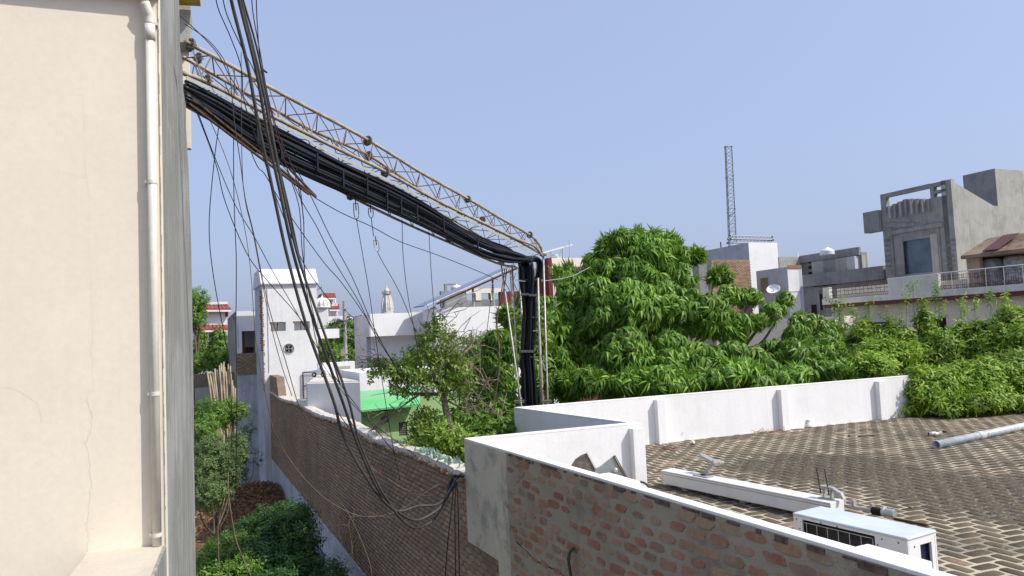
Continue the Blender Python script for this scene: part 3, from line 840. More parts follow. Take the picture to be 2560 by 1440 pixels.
# rusty pair of flats hanging below
for nm, a, c in (('rusted_flat', (478, 250), (787, 495)), ('rusted_flat', (470, 262), (770, 488)), ('rusted_flat', (722, 425), (788, 494))):
    x, y = tp(*a, .2), tp(*c, .25)
    MB().box(x, y - x, TN * .03, Z * .026).obj(nm, m_rust, tr)

# ------------------------------------------------------------------ lattice tower carrying the bundle down
tw = thing('lattice_tower', 'upright steel lattice tower behind the white parapet carrying black cables down', 'tower', up(P(1330, 1010, 16.3), G))
legs = []
for (xt, yt, xb, yb, Y) in [(1252, 655, 1302, 1005, 15.9), (1280, 662, 1298, 1005, 16.3), (1358, 635, 1369, 1003, 16.3), (1341, 650, 1357, 1003, 16.9), (1296, 665, 1320, 1005, 16.9)]:
    a, c = P(xt, yt, Y), P(xb, yb, Y); dv = c - a; ext = a + dv * ((a[2] - (T - 3.2)) / (a[2] - c[2]))
    legs.append((a, ext))
pairs = [(0, 1), (2, 3), (1, 4)]
for i, (a, c) in enumerate(legs):
    MB().tube([a, c], .021 if i != 0 else .018, 8).obj('leg', m_steelg if i % 2 == 0 else m_steelt, tw, True)
    if i in (0, 2):
        MB().lathe(a - Z * .02, [(.03, -.03), (.08, -.02), (.08, .02), (.03, .03)], 14).obj('flange', m_disc, tw)
for (i, j) in [(2, 3), (0, 1), (1, 4)]:
    (a, b_), (c, d_) = legs[i], legs[j]
    for k in range(17):
        t, t2 = k / 17, (k + 1) / 17
        p, q = (a + (b_ - a) * t, c + (d_ - c) * t2) if k % 2 else (c + (d_ - c) * t, a + (b_ - a) * t2)
        rod('brace', p, q, .008, m_brace if k % 3 else m_steelg, tw, 5)
for k, y in enumerate((700, 794, 893)):
    rod('brace', P(1288, y, 16.3), P(1363, y - 1, 16.3), .007, m_steelg, tw, 5)
MB().box(P(1332, 826, 16.2), V(.12, 0, 0), V(0, .1, 0), -Z * .02).obj('cross_plate', m_steelp, tw)
MB().tube([P(1345, 695, 16.0), P(1352, 1008, 16.0)], .022, 8).obj('inner_tube', m_steelg, tw, True)
for xx in (1298, 1366):
    MB().cbox(P(xx, 1003, 16.1) - Z * .03, .22, .2, .05).obj('joint_plate', m_disc, tw)

# ------------------------------------------------------------------ the black cable bundle
bd = thing('black_cable_bundle', 'thick bundle of black cables slung beneath the truss and bent down the tower', 'cable bundle', up(Lq, Lq[2]))
env = [(462, 203, 262), (540, 238, 312), (640, 296, 377), (740, 345, 432), (860, 408, 480), (960, 455, 524), (1060, 510, 568), (1150, 567, 612), (1215, 600, 644), (1270, 622, 656)]
dn = [(1300, 690, 1297, 1348), (0, 760, 1306, 1341), (0, 830, 1305, 1337), (0, 885, 1302, 1334), (0, 950, 1305, 1340), (0, 1015, 1307, 1342)]
NC = 27
for i in range(NC):
    f = (i + .5) / NC; g = R.random(); o1 = R.uniform(-.1, .22)
    pts_ = []
    wob = 0
    for (x, y0, y1) in env:
        wob = max(-.05, min(.05, wob + R.uniform(-.04, .04)))
        ff = min(max(f + wob, 0), 1)
        pts_.append(tp(x + R.uniform(-6, 6), y0 + (y1 - y0) * ff, o1))
    gx = (i * 7 % NC + .5) / NC
    loop = gx > .72
    tx = 1297 + (1348 - 1297) * gx
    Yd = 16.35 + R.uniform(-.18, .18)
    if loop:
        pts_.append(P(tx - 25, 640 + f * 14, 16.2)); pts_.append(P(tx + 8, 645 + f * 10, Yd)); pts_.append(P(tx + 7, 690, Yd))
        pts_.append(P(tx - 8, 735, Yd))
    else:
        pts_.append(P(tx - 8, 642 + f * 16, Yd)); pts_.append(P(tx, 665 + f * 6, Yd)); pts_.append(P(tx + 2, 705, Yd))
    for (_, y, xa, xb) in dn[1:]:
        pts_.append(P(xa + (xb - xa) * min(max(gx + R.uniform(-.04, .04), 0), 1), y, Yd))
    e_ = pts_[-1]; pts_.append(e_ + (e_ - pts_[-2]) * 1.5)
    MB().tube(cr(pts_, 6), R.uniform(.020, .030), 8).obj('cable', m_cable, bd, True)
for (x, y, s_, off) in [(640, 330, 28, 0), (700, 375, 30, 0), (790, 405, 30, 0), (855, 448, 30, 0), (915, 465, 32, 0), (965, 500, 34, 0), (1000, 515, 30, 0), (1107, 562, 30, 0), (1040, 530, 32, 0), (1192, 610, 24, 0)]:
    c = tp(x, y, .25); MB().box(c - Z * s_ * .0085 / 2, TD * .03, TN * .02, Z * s_ * .0085).obj('cable_tie', m_cable, bd)
for (y, xa, xb) in [(733, 1302, 1322), (735, 1322, 1342), (876, 1303, 1318), (876, 1319, 1334)]:
    a, c = P(xa, y, 15.95), P(xb, y, 15.95)
    MB().box(a, c - a, V(0, .35, 0), -Z * .045).obj('cable_tie', m_tie, bd)

# ------------------------------------------------------------------ hanging cables and wires
def wire(pts_, r, m, label, name='hanging_wire', cat='wire', group='loose wires hanging across the alley', n=5, seg=6):
    q = cr([P(x, y, d) for x, y, d in pts_], seg)
    o = MB().tube(q, r, n).obj(name, m, None, True)
    return tag(o, label, cat, group)
def depths(pts_, d0, d1):
    k = len(pts_); return [(x, y, d0 + (d1 - d0) * i / (k - 1)) for i, (x, y) in enumerate(pts_)]
gk = 'thick grey cables looping down to the wall corner'
kn = (1141, 1196)
wire(depths([(572, -60), (578, 0), (618, 160), (648, 320), (683, 480), (718, 640), (768, 820), (833, 1000), (860, 1095), (928, 1213), (976, 1268), (1003, 1278), (1047, 1265), (1091, 1262), (1116, 1240), kn], 6.6, 10.6), .017, m_cableg,
     'thick grey cable nearest the left building, whose loop against the brick wall is the highest', 'hanging_cable', 'cable', gk, 8, 8)
wire(depths([(588, -60), (597, 0), (640, 175), (668, 330), (700, 480), (735, 640), (790, 820), (855, 1000), (890, 1100), (936, 1208), (965, 1252), (1010, 1290), (1047, 1300), (1094, 1274), (1113, 1246), kn], 6.7, 10.6), .0165, m_cableg,
     'thick grey cable, second from the left building, with the middle loop over the brick wall', 'hanging_cable', 'cable', gk, 8, 8)
wire(depths([(592, -60), (603, 0), (650, 190), (680, 340), (708, 480), (745, 640), (806, 820), (868, 990), (897, 1100), (943, 1208), (968, 1250), (1000, 1295), (1022, 1314), (1044, 1320), (1079, 1303), (1110, 1260), kn], 6.8, 10.65), .0145, m_cableg,
     'rightmost of the three thick hanging cables, making the lowest loop over the wall', 'hanging_cable', 'cable', gk, 8, 8)
wire(depths([(596, -60), (608, 0), (642, 120), (668, 250), (690, 380), (722, 520), (760, 690), (800, 800), (850, 960)], 7.0, 9.6), .011, m_cableg,
     'thinner grey cable twisting between the thick hanging ones', 'hanging_cable', 'cable', gk, 6, 8)
# knot of cables on the wall corner
kb = thing('cable_knot', 'tangle of black cables tied over the boundary wall beside the peeling corner', 'cable bundle', P(1141, 1196, 10.5))
for i in range(9):
    a = P(1118 + i * 3, 1238 - i * 3, 10.5 - R.uniform(0, .1)); c = P(1140 + R.uniform(-8, 10), 1192 + R.uniform(-6, 4), 10.7); e_ = P(1150 + R.uniform(-6, 12), 1190 + R.uniform(-6, 5), 10.95)
    MB().tube(cr([a, (a + c) / 2 + V(-.02, 0, .03), c, e_], 4), .012, 6).obj('cable', m_cable, kb, True)
for i, (x, lb) in enumerate([((1135, 1130, 1110), 'black wire hanging furthest left from the cable knot down the brick wall'), ((1141, 1137, 1139), 'black wire hanging in the middle of three below the cable knot'), ((1143, 1145, 1149), 'black wire hanging nearest the peeling corner below the cable knot')]):
    wire([(x[0], 1205, 10.45), (x[1], 1260, 10.3), ((x[1] + x[2]) / 2, 1350, 10.2), (x[2], 1480, 10.1)], .0075, m_wire, lb, group='wires dangling below the cable knot')
W = [
 ([(462, 60), (520, 100), (560, 150), (576, 200), (585, 300), (600, 400), (613, 496), (634, 583), (651, 671), (676, 783), (713, 900), (742, 1000), (758, 1034), (797, 1116), (868, 1232), (929, 1284), (1000, 1290), (1090, 1240), (1132, 1205)], 8.6, 10.6, .006, m_wireb, 'brown wire bulging above the truss end then crossing the white tower to the wall'),
 ([(440, 30), (500, 85), (545, 135), (580, 200), (640, 290), (690, 390), (760, 480)], 8.2, 9.4, .006, m_wired, 'dark red wire leaving the concrete lump and crossing the truss tubes'),
 ([(548, 310), (536, 400), (523, 560), (534, 692), (570, 890), (578, 1000), (580, 1120)], 9.2, 9.6, .006, m_wire, 'leftmost long wire hanging beside the grey building side'),
 ([(586, 170), (584, 400), (586, 525), (591, 658), (590, 817), (592, 1000), (590, 1180), (592, 1290)], 9.2, 9.5, .006, m_wire, 'straight dark wire hanging nearly vertical left of the white tower'),
 ([(500, 245), (567, 400), (605, 537), (626, 670), (640, 850), (667, 1000), (690, 1090), (740, 1170), (800, 1235), (870, 1280), (930, 1292), (1000, 1275), (1080, 1220), (1132, 1200)], 9.0, 10.7, .005, m_wirev, 'tan wire slung low along the brick wall to the corner knot'),
 ([(603, 130), (605, 400), (613, 500), (632, 580), (650, 675), (672, 790), (700, 900), (730, 990)], 9.0, 9.8, .005, m_wireb, 'brown wire dropping over the tower edge close beside its twin'),
 ([(480, 250), (538, 404), (563, 504), (617, 633), (667, 700), (747, 792), (792, 867), (850, 960), (945, 1080), (1010, 1150), (1120, 1190)], 8.9, 10.9, .006, m_wire, 'wire curving from the truss foot over the sloped cap of the white tower'),
 ([(485, 255), (540, 400), (588, 512), (638, 596), (680, 675), (726, 754), (763, 821), (800, 900), (900, 1030), (1040, 1140)], 8.9, 11.5, .0055, m_wire, 'wire passing just left of the round tower window'),
 ([(560, 200), (636, 400), (663, 437), (713, 521), (805, 650), (855, 708), (917, 796), (980, 900), (1000, 925), (1100, 1010), (1180, 1090)], 9.1, 14, .0065, m_wire, 'long slack wire running from truss to the garden tree over the pole'),
 ([(700, 380), (751, 496), (792, 567), (834, 650), (897, 754), (938, 837), (1000, 933), (1060, 1030), (1100, 1120)], 9.8, 14, .0065, m_wire, 'wire falling from the cable bundle onto the grey white house corner'),
 ([(740, 420), (780, 496), (826, 592), (880, 692), (930, 808), (980, 904), (1030, 990), (1090, 1080)], 10, 14, .0065, m_wire, 'wire falling right of the rusted tip toward the garden tree'),
 ([(788, 495), (855, 533), (930, 567), (1000, 604), (1100, 640), (1200, 680), (1245, 700)], 10.2, 16, .007, m_wire, 'shallow sagging wire from the rusted tip across to the lattice tower'),
 ([(1005, 548), (1008, 640), (1020, 740), (1045, 880), (1048, 960)], 12.4, 13.5, .006, m_wire, 'thin wire hanging beneath mid bundle above the white house parapet'),
 ([(1072, 578), (1078, 680), (1085, 780), (1085, 850)], 13.2, 13.6, .006, m_wire, 'short thin wire hanging beneath the bundle left of the solar panel'),
 ([(628, -40), (632, 30), (650, 130), (672, 250), (700, 345), (735, 430), (757, 530), (760, 620), (763, 700), (790, 850), (830, 1000), (880, 1080), (960, 1190), (1060, 1240), (1132, 1205)], 7.5, 10.6, .006, m_wired, 'dark red wire right of the thick cables, running down to the wall corner'),
 ([(640, -40), (643, 60), (655, 180), (690, 330), (720, 430), (748, 520), (757, 640), (785, 790), (850, 990), (900, 1090), (1000, 1190)], 7.5, 10.4, .006, m_wireb, 'brown wire twinned with the dark red one right of the thick cables'),
 ([(535, -40), (545, 20), (575, 90), (603, 170), (612, 260), (660, 400), (700, 520), (760, 660), (830, 760)], 7.4, 10, .006, m_wire, 'dark wire entering the sky left of the thick cables'),
 ([(552, -40), (565, 30), (600, 110), (640, 190), (668, 300), (742, 440), (760, 560)], 7.4, 9.6, .006, m_wire, 'second dark wire entering the sky left of the thick cables'),
 ([(1232, 700), (1222, 790), (1214, 850)], 15, 15, .007, m_wire, 'short dark wire hanging before the white wall left of the tower'),
 ([(1295, 702), (1330, 704), (1380, 700), (1430, 690), (1475, 668)], 15.8, 19, .009, m_steelp, 'pale wire stretched from the lattice tower into the mango tree'),
 ([(1363, 655), (1375, 690), (1395, 725)], 16.2, 22, .006, m_wire, 'thin stay wire running off right from the tower top'),
 ([(562, 1244), (545, 1330), (553, 1480)], 9.6, 9.4, .006, m_wirev, 'tan wire hanging left of another over the leaf pile'),
 ([(571, 1180), (571, 1232), (584, 1320), (599, 1375), (645, 1480)], 9.8, 9.5, .007, m_wirev, 'thicker tan wire hanging over the leaf pile toward the bottom edge'),
 ([(895, 1148), (960, 1190), (1010, 1222), (1060, 1228), (1100, 1218), (1135, 1200)], 11.5, 10.6, .006, m_wirev, 'tan creeper stem hooked from the wall crest to the corner knot'),
 ([(1082, 1190), (1020, 1235), (975, 1275), (930, 1290), (860, 1292)], 10.9, 12.6, .006, m_wirev, 'tan creeper stem crossing the brick wall under the crest'),
 ([(850, 1250), (885, 1310), (925, 1410), (930, 1480)], 12.5, 10.4, .004, m_wirev, 'fine dry stem trailing down the middle of the brick wall'),
]
for (pts_, d0, d1, r, m, lb) in W:
    wire(depths(pts_, d0, d1), r, m, lb)
# twisted rusty pair by the tower
for i, (dx, mm, lb) in enumerate(((0, m_wirev, 'tan twisted strand hanging beside the lattice tower, left of its rusty twin'), (5, m_rust, 'rusty twisted strand hanging beside the lattice tower'))):
    pts_ = [(1262 + dx, 672), (1255 + dx, 720), (1243 - dx * .5, 800), (1247 + dx, 860), (1248 - dx * .4, 930), (1236 + dx * .6, 1000), (1228, 1060), (1226 + dx, 1090)]
    wire(depths(pts_, 15.4, 15.2), .011, mm, lb, group='twisted strands by the lattice tower')
# turnbuckles
def turnb(px, py0, py1, d, lb, lean=0):
    a, c = P(px, py0, d), P(px + lean, py1, d); t_ = unit(c - a); s = V(.035, 0, 0); tb = thing('turnbuckle', lb, 'turnbuckle', a, 'turnbuckles under the truss')
    L_ = np.linalg.norm(c - a)
    MB().tube(cr([a + t_ * L_ * .3 - s * .4, a + t_ * L_ * .3 - s, c - t_ * .05 - s, c, c - t_ * .05 + s, a + t_ * L_ * .3 + s, a + t_ * L_ * .3 + s * .4], 4), .008, 6).obj('yoke', m_steelg, tb, True)
    MB().tube([a, a + t_ * L_ * .6], .009, 6).obj('screw', m_rust, tb, True)
turnb(888, 494, 547, 11.6, 'left turnbuckle hanging under the truss on a short eye', 4)
turnb(926, 512, 545, 11.9, 'upper turnbuckle of the right hanging line', 2)
turnb(938, 590, 628, 11.9, 'lower turnbuckle of the right hanging line', 6)
wire(depths([(891, 547), (922, 725), (938, 838), (963, 1000), (985, 1130), (1000, 1200)], 11.6, 12.5), .006, m_wire, 'wire below the left turnbuckle falling past the temple spire')
wire(depths([(928, 545), (934, 590)], 11.9, 11.9), .007, m_wire, 'short link of wire between the two right turnbuckles')
wire(depths([(944, 628), (951, 645), (1000, 733), (1040, 830)], 11.9, 13), .006, m_wire, 'wire below the lower right turnbuckle falling to the garden tree')
# ------------------------------------------------------------------ background buildings
def solve(c, d, px):
    """length along d from c until the image column px is reached"""
    lo, hi = 0.0, 200.0; s = 1 if proj(c + d * .01)[0] > proj(c)[0] else -1
    t = 0; st = .5
    for _ in range(60):
        x = proj(c + d * t)[0]; g_ = proj(c + d * (t + .01))[0] - x
        if abs(g_) < 1e-9: break
        t += max(-4, min(4, (px - x) / g_ * .01))
    return abs(t)
class Bld:
    """block whose near vertical corner is seen at (px,py) at depth Y; its right face runs along B to pxR, its left face along A to pxL"""
    def __init__(s, name, label, cat, px, py, Y, pxR=None, pxL=None, LR=None, LL=None, zb=G, mat=None, a=None, b=None, body=True):
        s.a = A if a is None else a; s.b = B if b is None else b
        s.c = P(px, py, Y); s.z = s.c[2]; s.zb = zb
        s.LR = LR if LR else solve(s.c, s.b, pxR); s.LL = LL if LL else solve(s.c, s.a, pxL)
        s.o = up(s.c, zb)
        s.t = thing(name, label, cat, s.o)
        if body: MB().box(s.o, s.b * s.LR, s.a * s.LL, Z * (s.z - zb)).obj('wall', mat, s.t, bevel=.01)
    def R(s, px, py, off=0): return onpl(px, py, s.c - s.a * off, s.b)      # point on the right (sunlit) face
    def L(s, px, py, off=0): return onpl(px, py, s.c - s.b * off, s.a)      # point on the left (shaded) face
    def panel(s, name, side, x0, y0, x1, y1, mat, proud=.02, deep=.02, bevel=0):
        """upright slab on a face between two opposite pixel corners"""
        q = s.R if side == 'R' else s.L; d, n = (s.b, -s.a) if side == 'R' else (s.a, -s.b)
        p, k = q(x0, y0), q(x1, y1)
        u0_, u1_ = sorted(((p - s.c) @ d, (k - s.c) @ d)); z0, z1 = sorted((p[2], k[2]))
        return MB().box(up(s.c, z0) + d * u0_ - n * deep, d * (u1_ - u0_), n * (deep + proud), Z * (z1 - z0)).obj(name, mat, s.t, bevel=bevel)
    def hole(s, side, x0, y0, x1, y1):
        q = s.R if side == 'R' else s.L; d = s.b if side == 'R' else s.a
        p, k = q(x0, y0), q(x1, y1); u0_, u1_ = sorted(((p - s.c) @ d, (k - s.c) @ d)); z0, z1 = sorted((p[2] - s.zb, k[2] - s.zb)); return (u0_, u1_, z0, z1)
    def faces(s, mat, holesR=(), holesL=(), th=.25, mback=None, depth=.8, roof=True):
        b = MB().wall(s.o, s.b, s.LR, s.z - s.zb, s.a * th, holesR); b.obj('wall', mat, s.t)
        MB().wall(s.o + s.a * th, s.a, s.LL - th, s.z - s.zb, s.b * th, [(max(h[0] - th, 0.01), h[1] - th, h[2], h[3]) for h in holesL]).obj('side_wall', mat, s.t)
        MB().box(s.o + s.b * (s.LR - th) + s.a * th, s.b * th, s.a * (s.LL - th), Z * (s.z - s.zb)).box(s.o + s.b * th + s.a * (s.LL - th), s.b * (s.LR - 2 * th), s.a * th, Z * (s.z - s.zb)).obj('rear_wall', mat, s.t)
        if roof: MB().box(s.o + s.b * th + s.a * th + Z * (s.z - s.zb - .5), s.b * (s.LR - 2 * th), s.a * (s.LL - 2 * th), Z * .15).obj('roof', mat, s.t)
def grille(parent, o, u, W_, H_, nx, nz, m, r=.008, nm='window_bar'):
    for i in range(nx + 1): rod(nm, o + u * (W_ * i / nx), o + u * (W_ * i / nx) + Z * H_, r, m, parent, 4)
    for j in range(nz + 1): rod(nm, o + Z * (H_ * j / nz), o + u * W_ + Z * (H_ * j / nz), r, m, parent, 4)

# white stair tower
tA = A1; tB = B
tow = Bld('stair_tower', 'tall white stair tower with sloped cap and round grilled window beyond the brick wall', 'tower', 655, 712, 31.4, pxR=791, LL=2.9, a=A1, body=False)
hs = [tow.hole('R', 677, 806, 715, 827), tow.hole('R', 735, 804, 775, 825), tow.hole('R', 712, 862, 732, 882)]
MB().wall(tow.o, tow.b, tow.LR, tow.z - tow.zb, tow.a * .4, hs).obj('wall', m_white2, tow.t)
MB().box(tow.o + tow.a * .401, tow.b * tow.LR, tow.a * (tow.LL - .4), Z * (tow.z - tow.zb)).obj('rear_wall', m_white2, tow.t)
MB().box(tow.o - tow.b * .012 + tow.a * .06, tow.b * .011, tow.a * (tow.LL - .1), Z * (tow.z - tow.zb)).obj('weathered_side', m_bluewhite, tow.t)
brickwall(tow.t, tow.o * V(1, 1, 0) - tow.b * .013 + tow.a * .0, tow.a, -tow.b, .75, 5.3, tow.z - .15, m_b3, bl=.235, bh=.1, gap=.02, D=.03, rough=.1, nobj=0, keep=.9, n=8)
# ragged brick corner on its sunlit edge
tb = MB(); z = tow.z - .3
while z > 3.6:
    if R.random() < .6: tb.box(up(tow.o, z) - tow.b * .02 - tow.a * .02, tow.b * R.uniform(.02, .08), tow.a * .3, Z * R.uniform(.04, .09)); z -= .1
tb.obj('ragged_brick_edge', m_b2, tow.t)
e = .08; c = tow.c; rise = .62
q0, q1 = tow.R(647, 673, -.55), tow.R(782, 672, -.55)
rh = q0[2] - c[2]
sec = [V(0, 0, 0) - tow.a * .12, -tow.a * .12 + Z * .08, tow.a * .55 + Z * rh, tow.a * 2.4 + Z * rh, tow.a * (tow.LL + .12) + Z * .05, tow.a * (tow.LL + .12)]
MB().prism([c - tow.b * .07 + s_ for s_ in sec], tow.b * (tow.LR + .14)).obj('sloped_cap', m_white2, tow.t, bevel=.02)
# round window grille
rc = tow.R(722, 872, 0); rr0 = .215
rg = MB(); rp = []
for i in range(25):
    a = 2 * math.pi * i / 24; rp.append(rc + (tow.b * math.cos(a) + Z * math.sin(a)) * rr0 - tow.a * .01)
# square opening dressed to a circle
ring = MB(); sq = []
n_ = 32
for i in range(n_):
    a = 2 * math.pi * i / n_; cx, sx = math.cos(a), math.sin(a); k = .26 / max(abs(cx), abs(sx))
    sq.append((rc + (tow.b * cx + Z * sx) * k - tow.a * .004, rc + (tow.b * cx + Z * sx) * rr0 - tow.a * .004, rc + (tow.b * cx + Z * sx) * rr0 + tow.a * .3))
for i in range(n_):
    a_, b_ = sq[i], sq[(i + 1) % n_]; ring.quad(a_[0], b_[0], b_[1], a_[1]); ring.quad(a_[1], b_[1], b_[2], a_[2])
ring.obj('round_reveal', m_white2, tow.t)
MB().box(rc - tow.b * .27 - Z * .27 + tow.a * .34, tow.b * .54, tow.a * .02, Z * .54).obj('window_dark', m_dark, tow.t)
rg.tube(rp, .016, 5)
for k in range(4):
    a = math.pi / 2 * k; d1 = tow.b * math.cos(a) + Z * math.sin(a); d2 = -tow.b * math.sin(a) + Z * math.cos(a)
    rg.tube([rc, rc + d1 * rr0], .011, 4)
    rg.tube(cr([rc + d1 * .05, rc + d1 * .12 + d2 * .05, rc + d1 * .16 + d2 * .10, rc + d1 * .10 + d2 * .15, rc + d1 * .06 + d2 * .10], 4), .010, 4)
    rg.tube(cr([rc + d1 * .05, rc + d1 * .14 - d2 * .04, rc + d1 * .18 - d2 * .09], 4), .010, 4)
rg.lathe(rc - tow.a * .02, [(.03, 0), (.03, .02)], 10, -tow.a)
rg.obj('round_grille', simple('window_grille_paint', (.30, .29, .27), .5), tow.t)
for h in hs[:2]:
    o = tow.o + tow.b * h[0] + Z * h[2]
    MB().box(o + tow.a * .37, tow.b * (h[1] - h[0]), tow.a * .028, Z * (h[3] - h[2])).obj('opening_back', m_white2, tow.t)
    MB().box(o - tow.b * .03 - tow.a * .03 + Z * (h[3] - h[2] - .03), tow.b * (h[1] - h[0] - .1), tow.a * .06, Z * .035).obj('rusted_lintel', m_rust, tow.t)
    rod('opening_post', o + tow.b * (h[1] - h[0]) * .45 + tow.a * .1, o + tow.b * (h[1] - h[0]) * .45 + tow.a * .1 + Z * (h[3] - h[2]), .02, m_rust, tow.t)
tow_pipe = (tow.R(668, 720), tow.R(678, 930))
rod('thin_downpipe', tow_pipe[0] - tow.a * .03, up(tow_pipe[0], tow_pipe[1][2]) - tow.a * .03, .012, m_slate, tow.t)
gq0, gq1 = tow.R(758, 999), tow.R(790, 929)
gate = thing('roof_gate', 'blue grey framed mesh gate standing at the foot of the white stair tower', 'gate', up(gq0, gq0[2]))
gW, gH = (gq1 - gq0) @ tow.b, gq1[2] - gq0[2]; go = gq0 - tow.a * .09
m_gate = simple('blue_grey_gate_paint', (.06, .07, .11), .5)
for a_, b_ in ((V(0, 0, 0), Z * gH), (tow.b * gW, tow.b * gW + Z * gH), (Z * gH, tow.b * gW + Z * gH), (Z * gH * .5, tow.b * gW + Z * gH * .5), (Z * .03, tow.b * gW + Z * .03)):
    rod('gate_frame', go + a_, go + b_, .03, m_gate, gate, 4)
for i in range(1, 8): rod('mesh_wire', go + tow.b * gW * i / 8, go + tow.b * gW * i / 8 + Z * gH, .007, m_slate, gate, 4)
for i in range(1, 18): rod('mesh_wire', go + Z * gH * i / 18, go + tow.b * gW + Z * gH * i / 18, .007, m_slate, gate, 4)

# landing and low white walls right of the tower
MBq = MB()
lw = Bld('white_flat_roof', 'low white flat roofed block in front of the stair tower', 'building', 900, 957, 23.0, LR=.3, LL=6, mat=m_white, body=False)
qa, qb, qc, qd = P(768, 957, 23.6), P(900, 955, 23.0), P(900, 1052, 23.0), P(786, 1050, 22.2)
uu = unit(up(qb, 0) - up(qa, 0))
lwh = np.linalg.norm((qb - qa)[:2])
MB().box(up(qa, G), uu * lwh, A * .25, Z * (qb[2] - G)).obj('parapet', m_white, lw.t, bevel=.01)
lz = P(830, 950, 24)[2] - .12; lz2 = 3.1
rl_ = up(P(797, 950, 30.8), 0); ql_ = up(qa, 0) + A * .251 + uu * .1
MB().prism([up(qa, lz) + A * .251 + uu * .1, up(qb, lz) + A * .251, up(qb, lz) + A * 9, up(P(797, 950, 30.8), lz)], Z * .1).obj('roof', m_cap, lw.t)
MB().box(up(ql_, lz2), uu * .12, rl_ - ql_, Z * (lz - lz2)).obj('roof_step', m_white, lw.t)
MB().prism([up(qa, lz2) + A * .251, up(ql_, lz2), up(rl_, lz2), up(BW0 + A1 * (LB - .3) + N1 * .35, lz2), up(BW0 + A1 * ((qa - BW0) @ A1 + .6) + N1 * .35, lz2)], Z * .1).obj('landing', m_cap, lw.t)
# rear wall with pink mural
mw = Bld('mural_wall', 'low white roof wall carrying a small faded pink mural panel', 'wall', 795, 908, 31.0, pxR=887, LL=.25, zb=2.0, mat=m_white)
mw.panel('mural', 'R', 842, 916, 876, 935, m_pinkart, .02)
cs_ = Bld('balcony_slab', 'white cantilevered balcony parapet jutting out right of the stair tower', 'balcony', 791, 824, 33, pxR=848, LL=1.6, zb=P(795, 847, 33)[2], mat=m_white2)
# toy sized car
cq = up(P(806, 953, 27), lz + .105)
car = thing('white_toy_car', 'small white ride-on car parked on the flat roof by the gate', 'toy car', cq)
cx_ = uu; cy_ = V(uu[1], -uu[0], 0)
sd_ = [(0, .06), (0, .2), (.06, .26), (.30, .28), (.36, .42), (.48, .43), (.50, .28), (.60, .24), (.62, .08)]
MB().prism([cq + cx_ * (x - .35) + Z * z + cy_ * .15 for x, z in sd_], -cy_ * .3).obj('body', m_acs, car, bevel=.02)
MB().prism([cq + cx_ * (x - .35) + Z * z + cy_ * .155 for x, z in [(.33, .30), (.375, .40), (.46, .40), (.47, .30)]], -cy_ * .31).obj('window', m_glass, car)
for x in (.12, .50):
    wq = cq + cx_ * (x - .35) + Z * .09
    wh_ = MB().lathe(wq + cy_ * .13, [(.06, 0), (.09, .01), (.09, .05), (.05, .055), (.045, .04), (.01, .04)], 16, cy_).obj('wheel', m_dark, car)
    MB().lathe(wq + cy_ * .186, [(.045, 0), (.02, .006)], 12, cy_).obj('hubcap', m_acs, wh_)

# ---- white house left of the tower with the mossy side
wl = Bld('white_flat_house', 'white flat roofed house with mossy grey side, left of the stair tower', 'house', 590, 778, 34.5, pxR=652, pxL=569, a=A, body=False)
wl.faces(m_white2, [wl.hole('R', 604, 828, 660, 905)], [], .25)
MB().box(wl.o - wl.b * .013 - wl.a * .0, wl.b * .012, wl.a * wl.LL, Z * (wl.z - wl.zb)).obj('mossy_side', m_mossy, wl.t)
MB().box(wl.o + wl.b * .3 + wl.a * 1.6, wl.b * 3, wl.a * .1, Z * 8).obj('porch_back_wall', m_white2, wl.t)
wl.panel('brown_door', 'R', 617, 868, 640, 884, m_wood, -1.5, 1.55)
rod('thin_downpipe', wl.R(594, 812), up(wl.R(594, 812), wl.R(594, 870)[2]), .025, m_slate, wl.t)
pq = up(wl.R(612, 884), wl.R(612, 884)[2]) + wl.a * .5
rod('post', pq, pq + Z * 1.1, .05, m_wood, wl.t)
tq = wl.R(630, 775)
MB().prism([wl.R(626, 778), wl.R(646, 767), wl.R(650, 778)], wl.a * 1).obj('shed_roof_end', m_alug, wl.t)
# end wall of the plot, brick above whitewash
ew = Bld('plot_end_wall', 'plot end wall, dark brick above peeling whitewash, left of the tower foot', 'wall', 592, 884, 33.6, pxR=656, LL=.3, mat=m_bluewhite)
zs = ew.R(640, 950)[2]
MB().box(up(ew.o, ew.R(592, 937)[2]) - ew.a * .01, ew.b * ew.LR, ew.a * .009, Z * (ew.z - ew.R(592, 937)[2])).obj('brick_band', m_mortar2, ew.t)
brickwall(ew.t, ew.o * V(1, 1, 0) - ew.a * .011, ew.b, -ew.a, ew.LR, ew.R(592, 940)[2], ew.z, m_b2, bl=.235, bh=.083, gap=.013, D=.012, rough=.08, nobj=60, n=8)
# low wall at far left and lot behind
fl_ = Bld('low_plot_wall', 'low dark topped plaster wall at the far end of the weedy plot', 'wall', 486, 936, 36, pxR=592, LL=.3, mat=m_cementl)
fl_.panel('sooty_top', 'R', 486, 936, 590, 962, m_mortar2, .03)

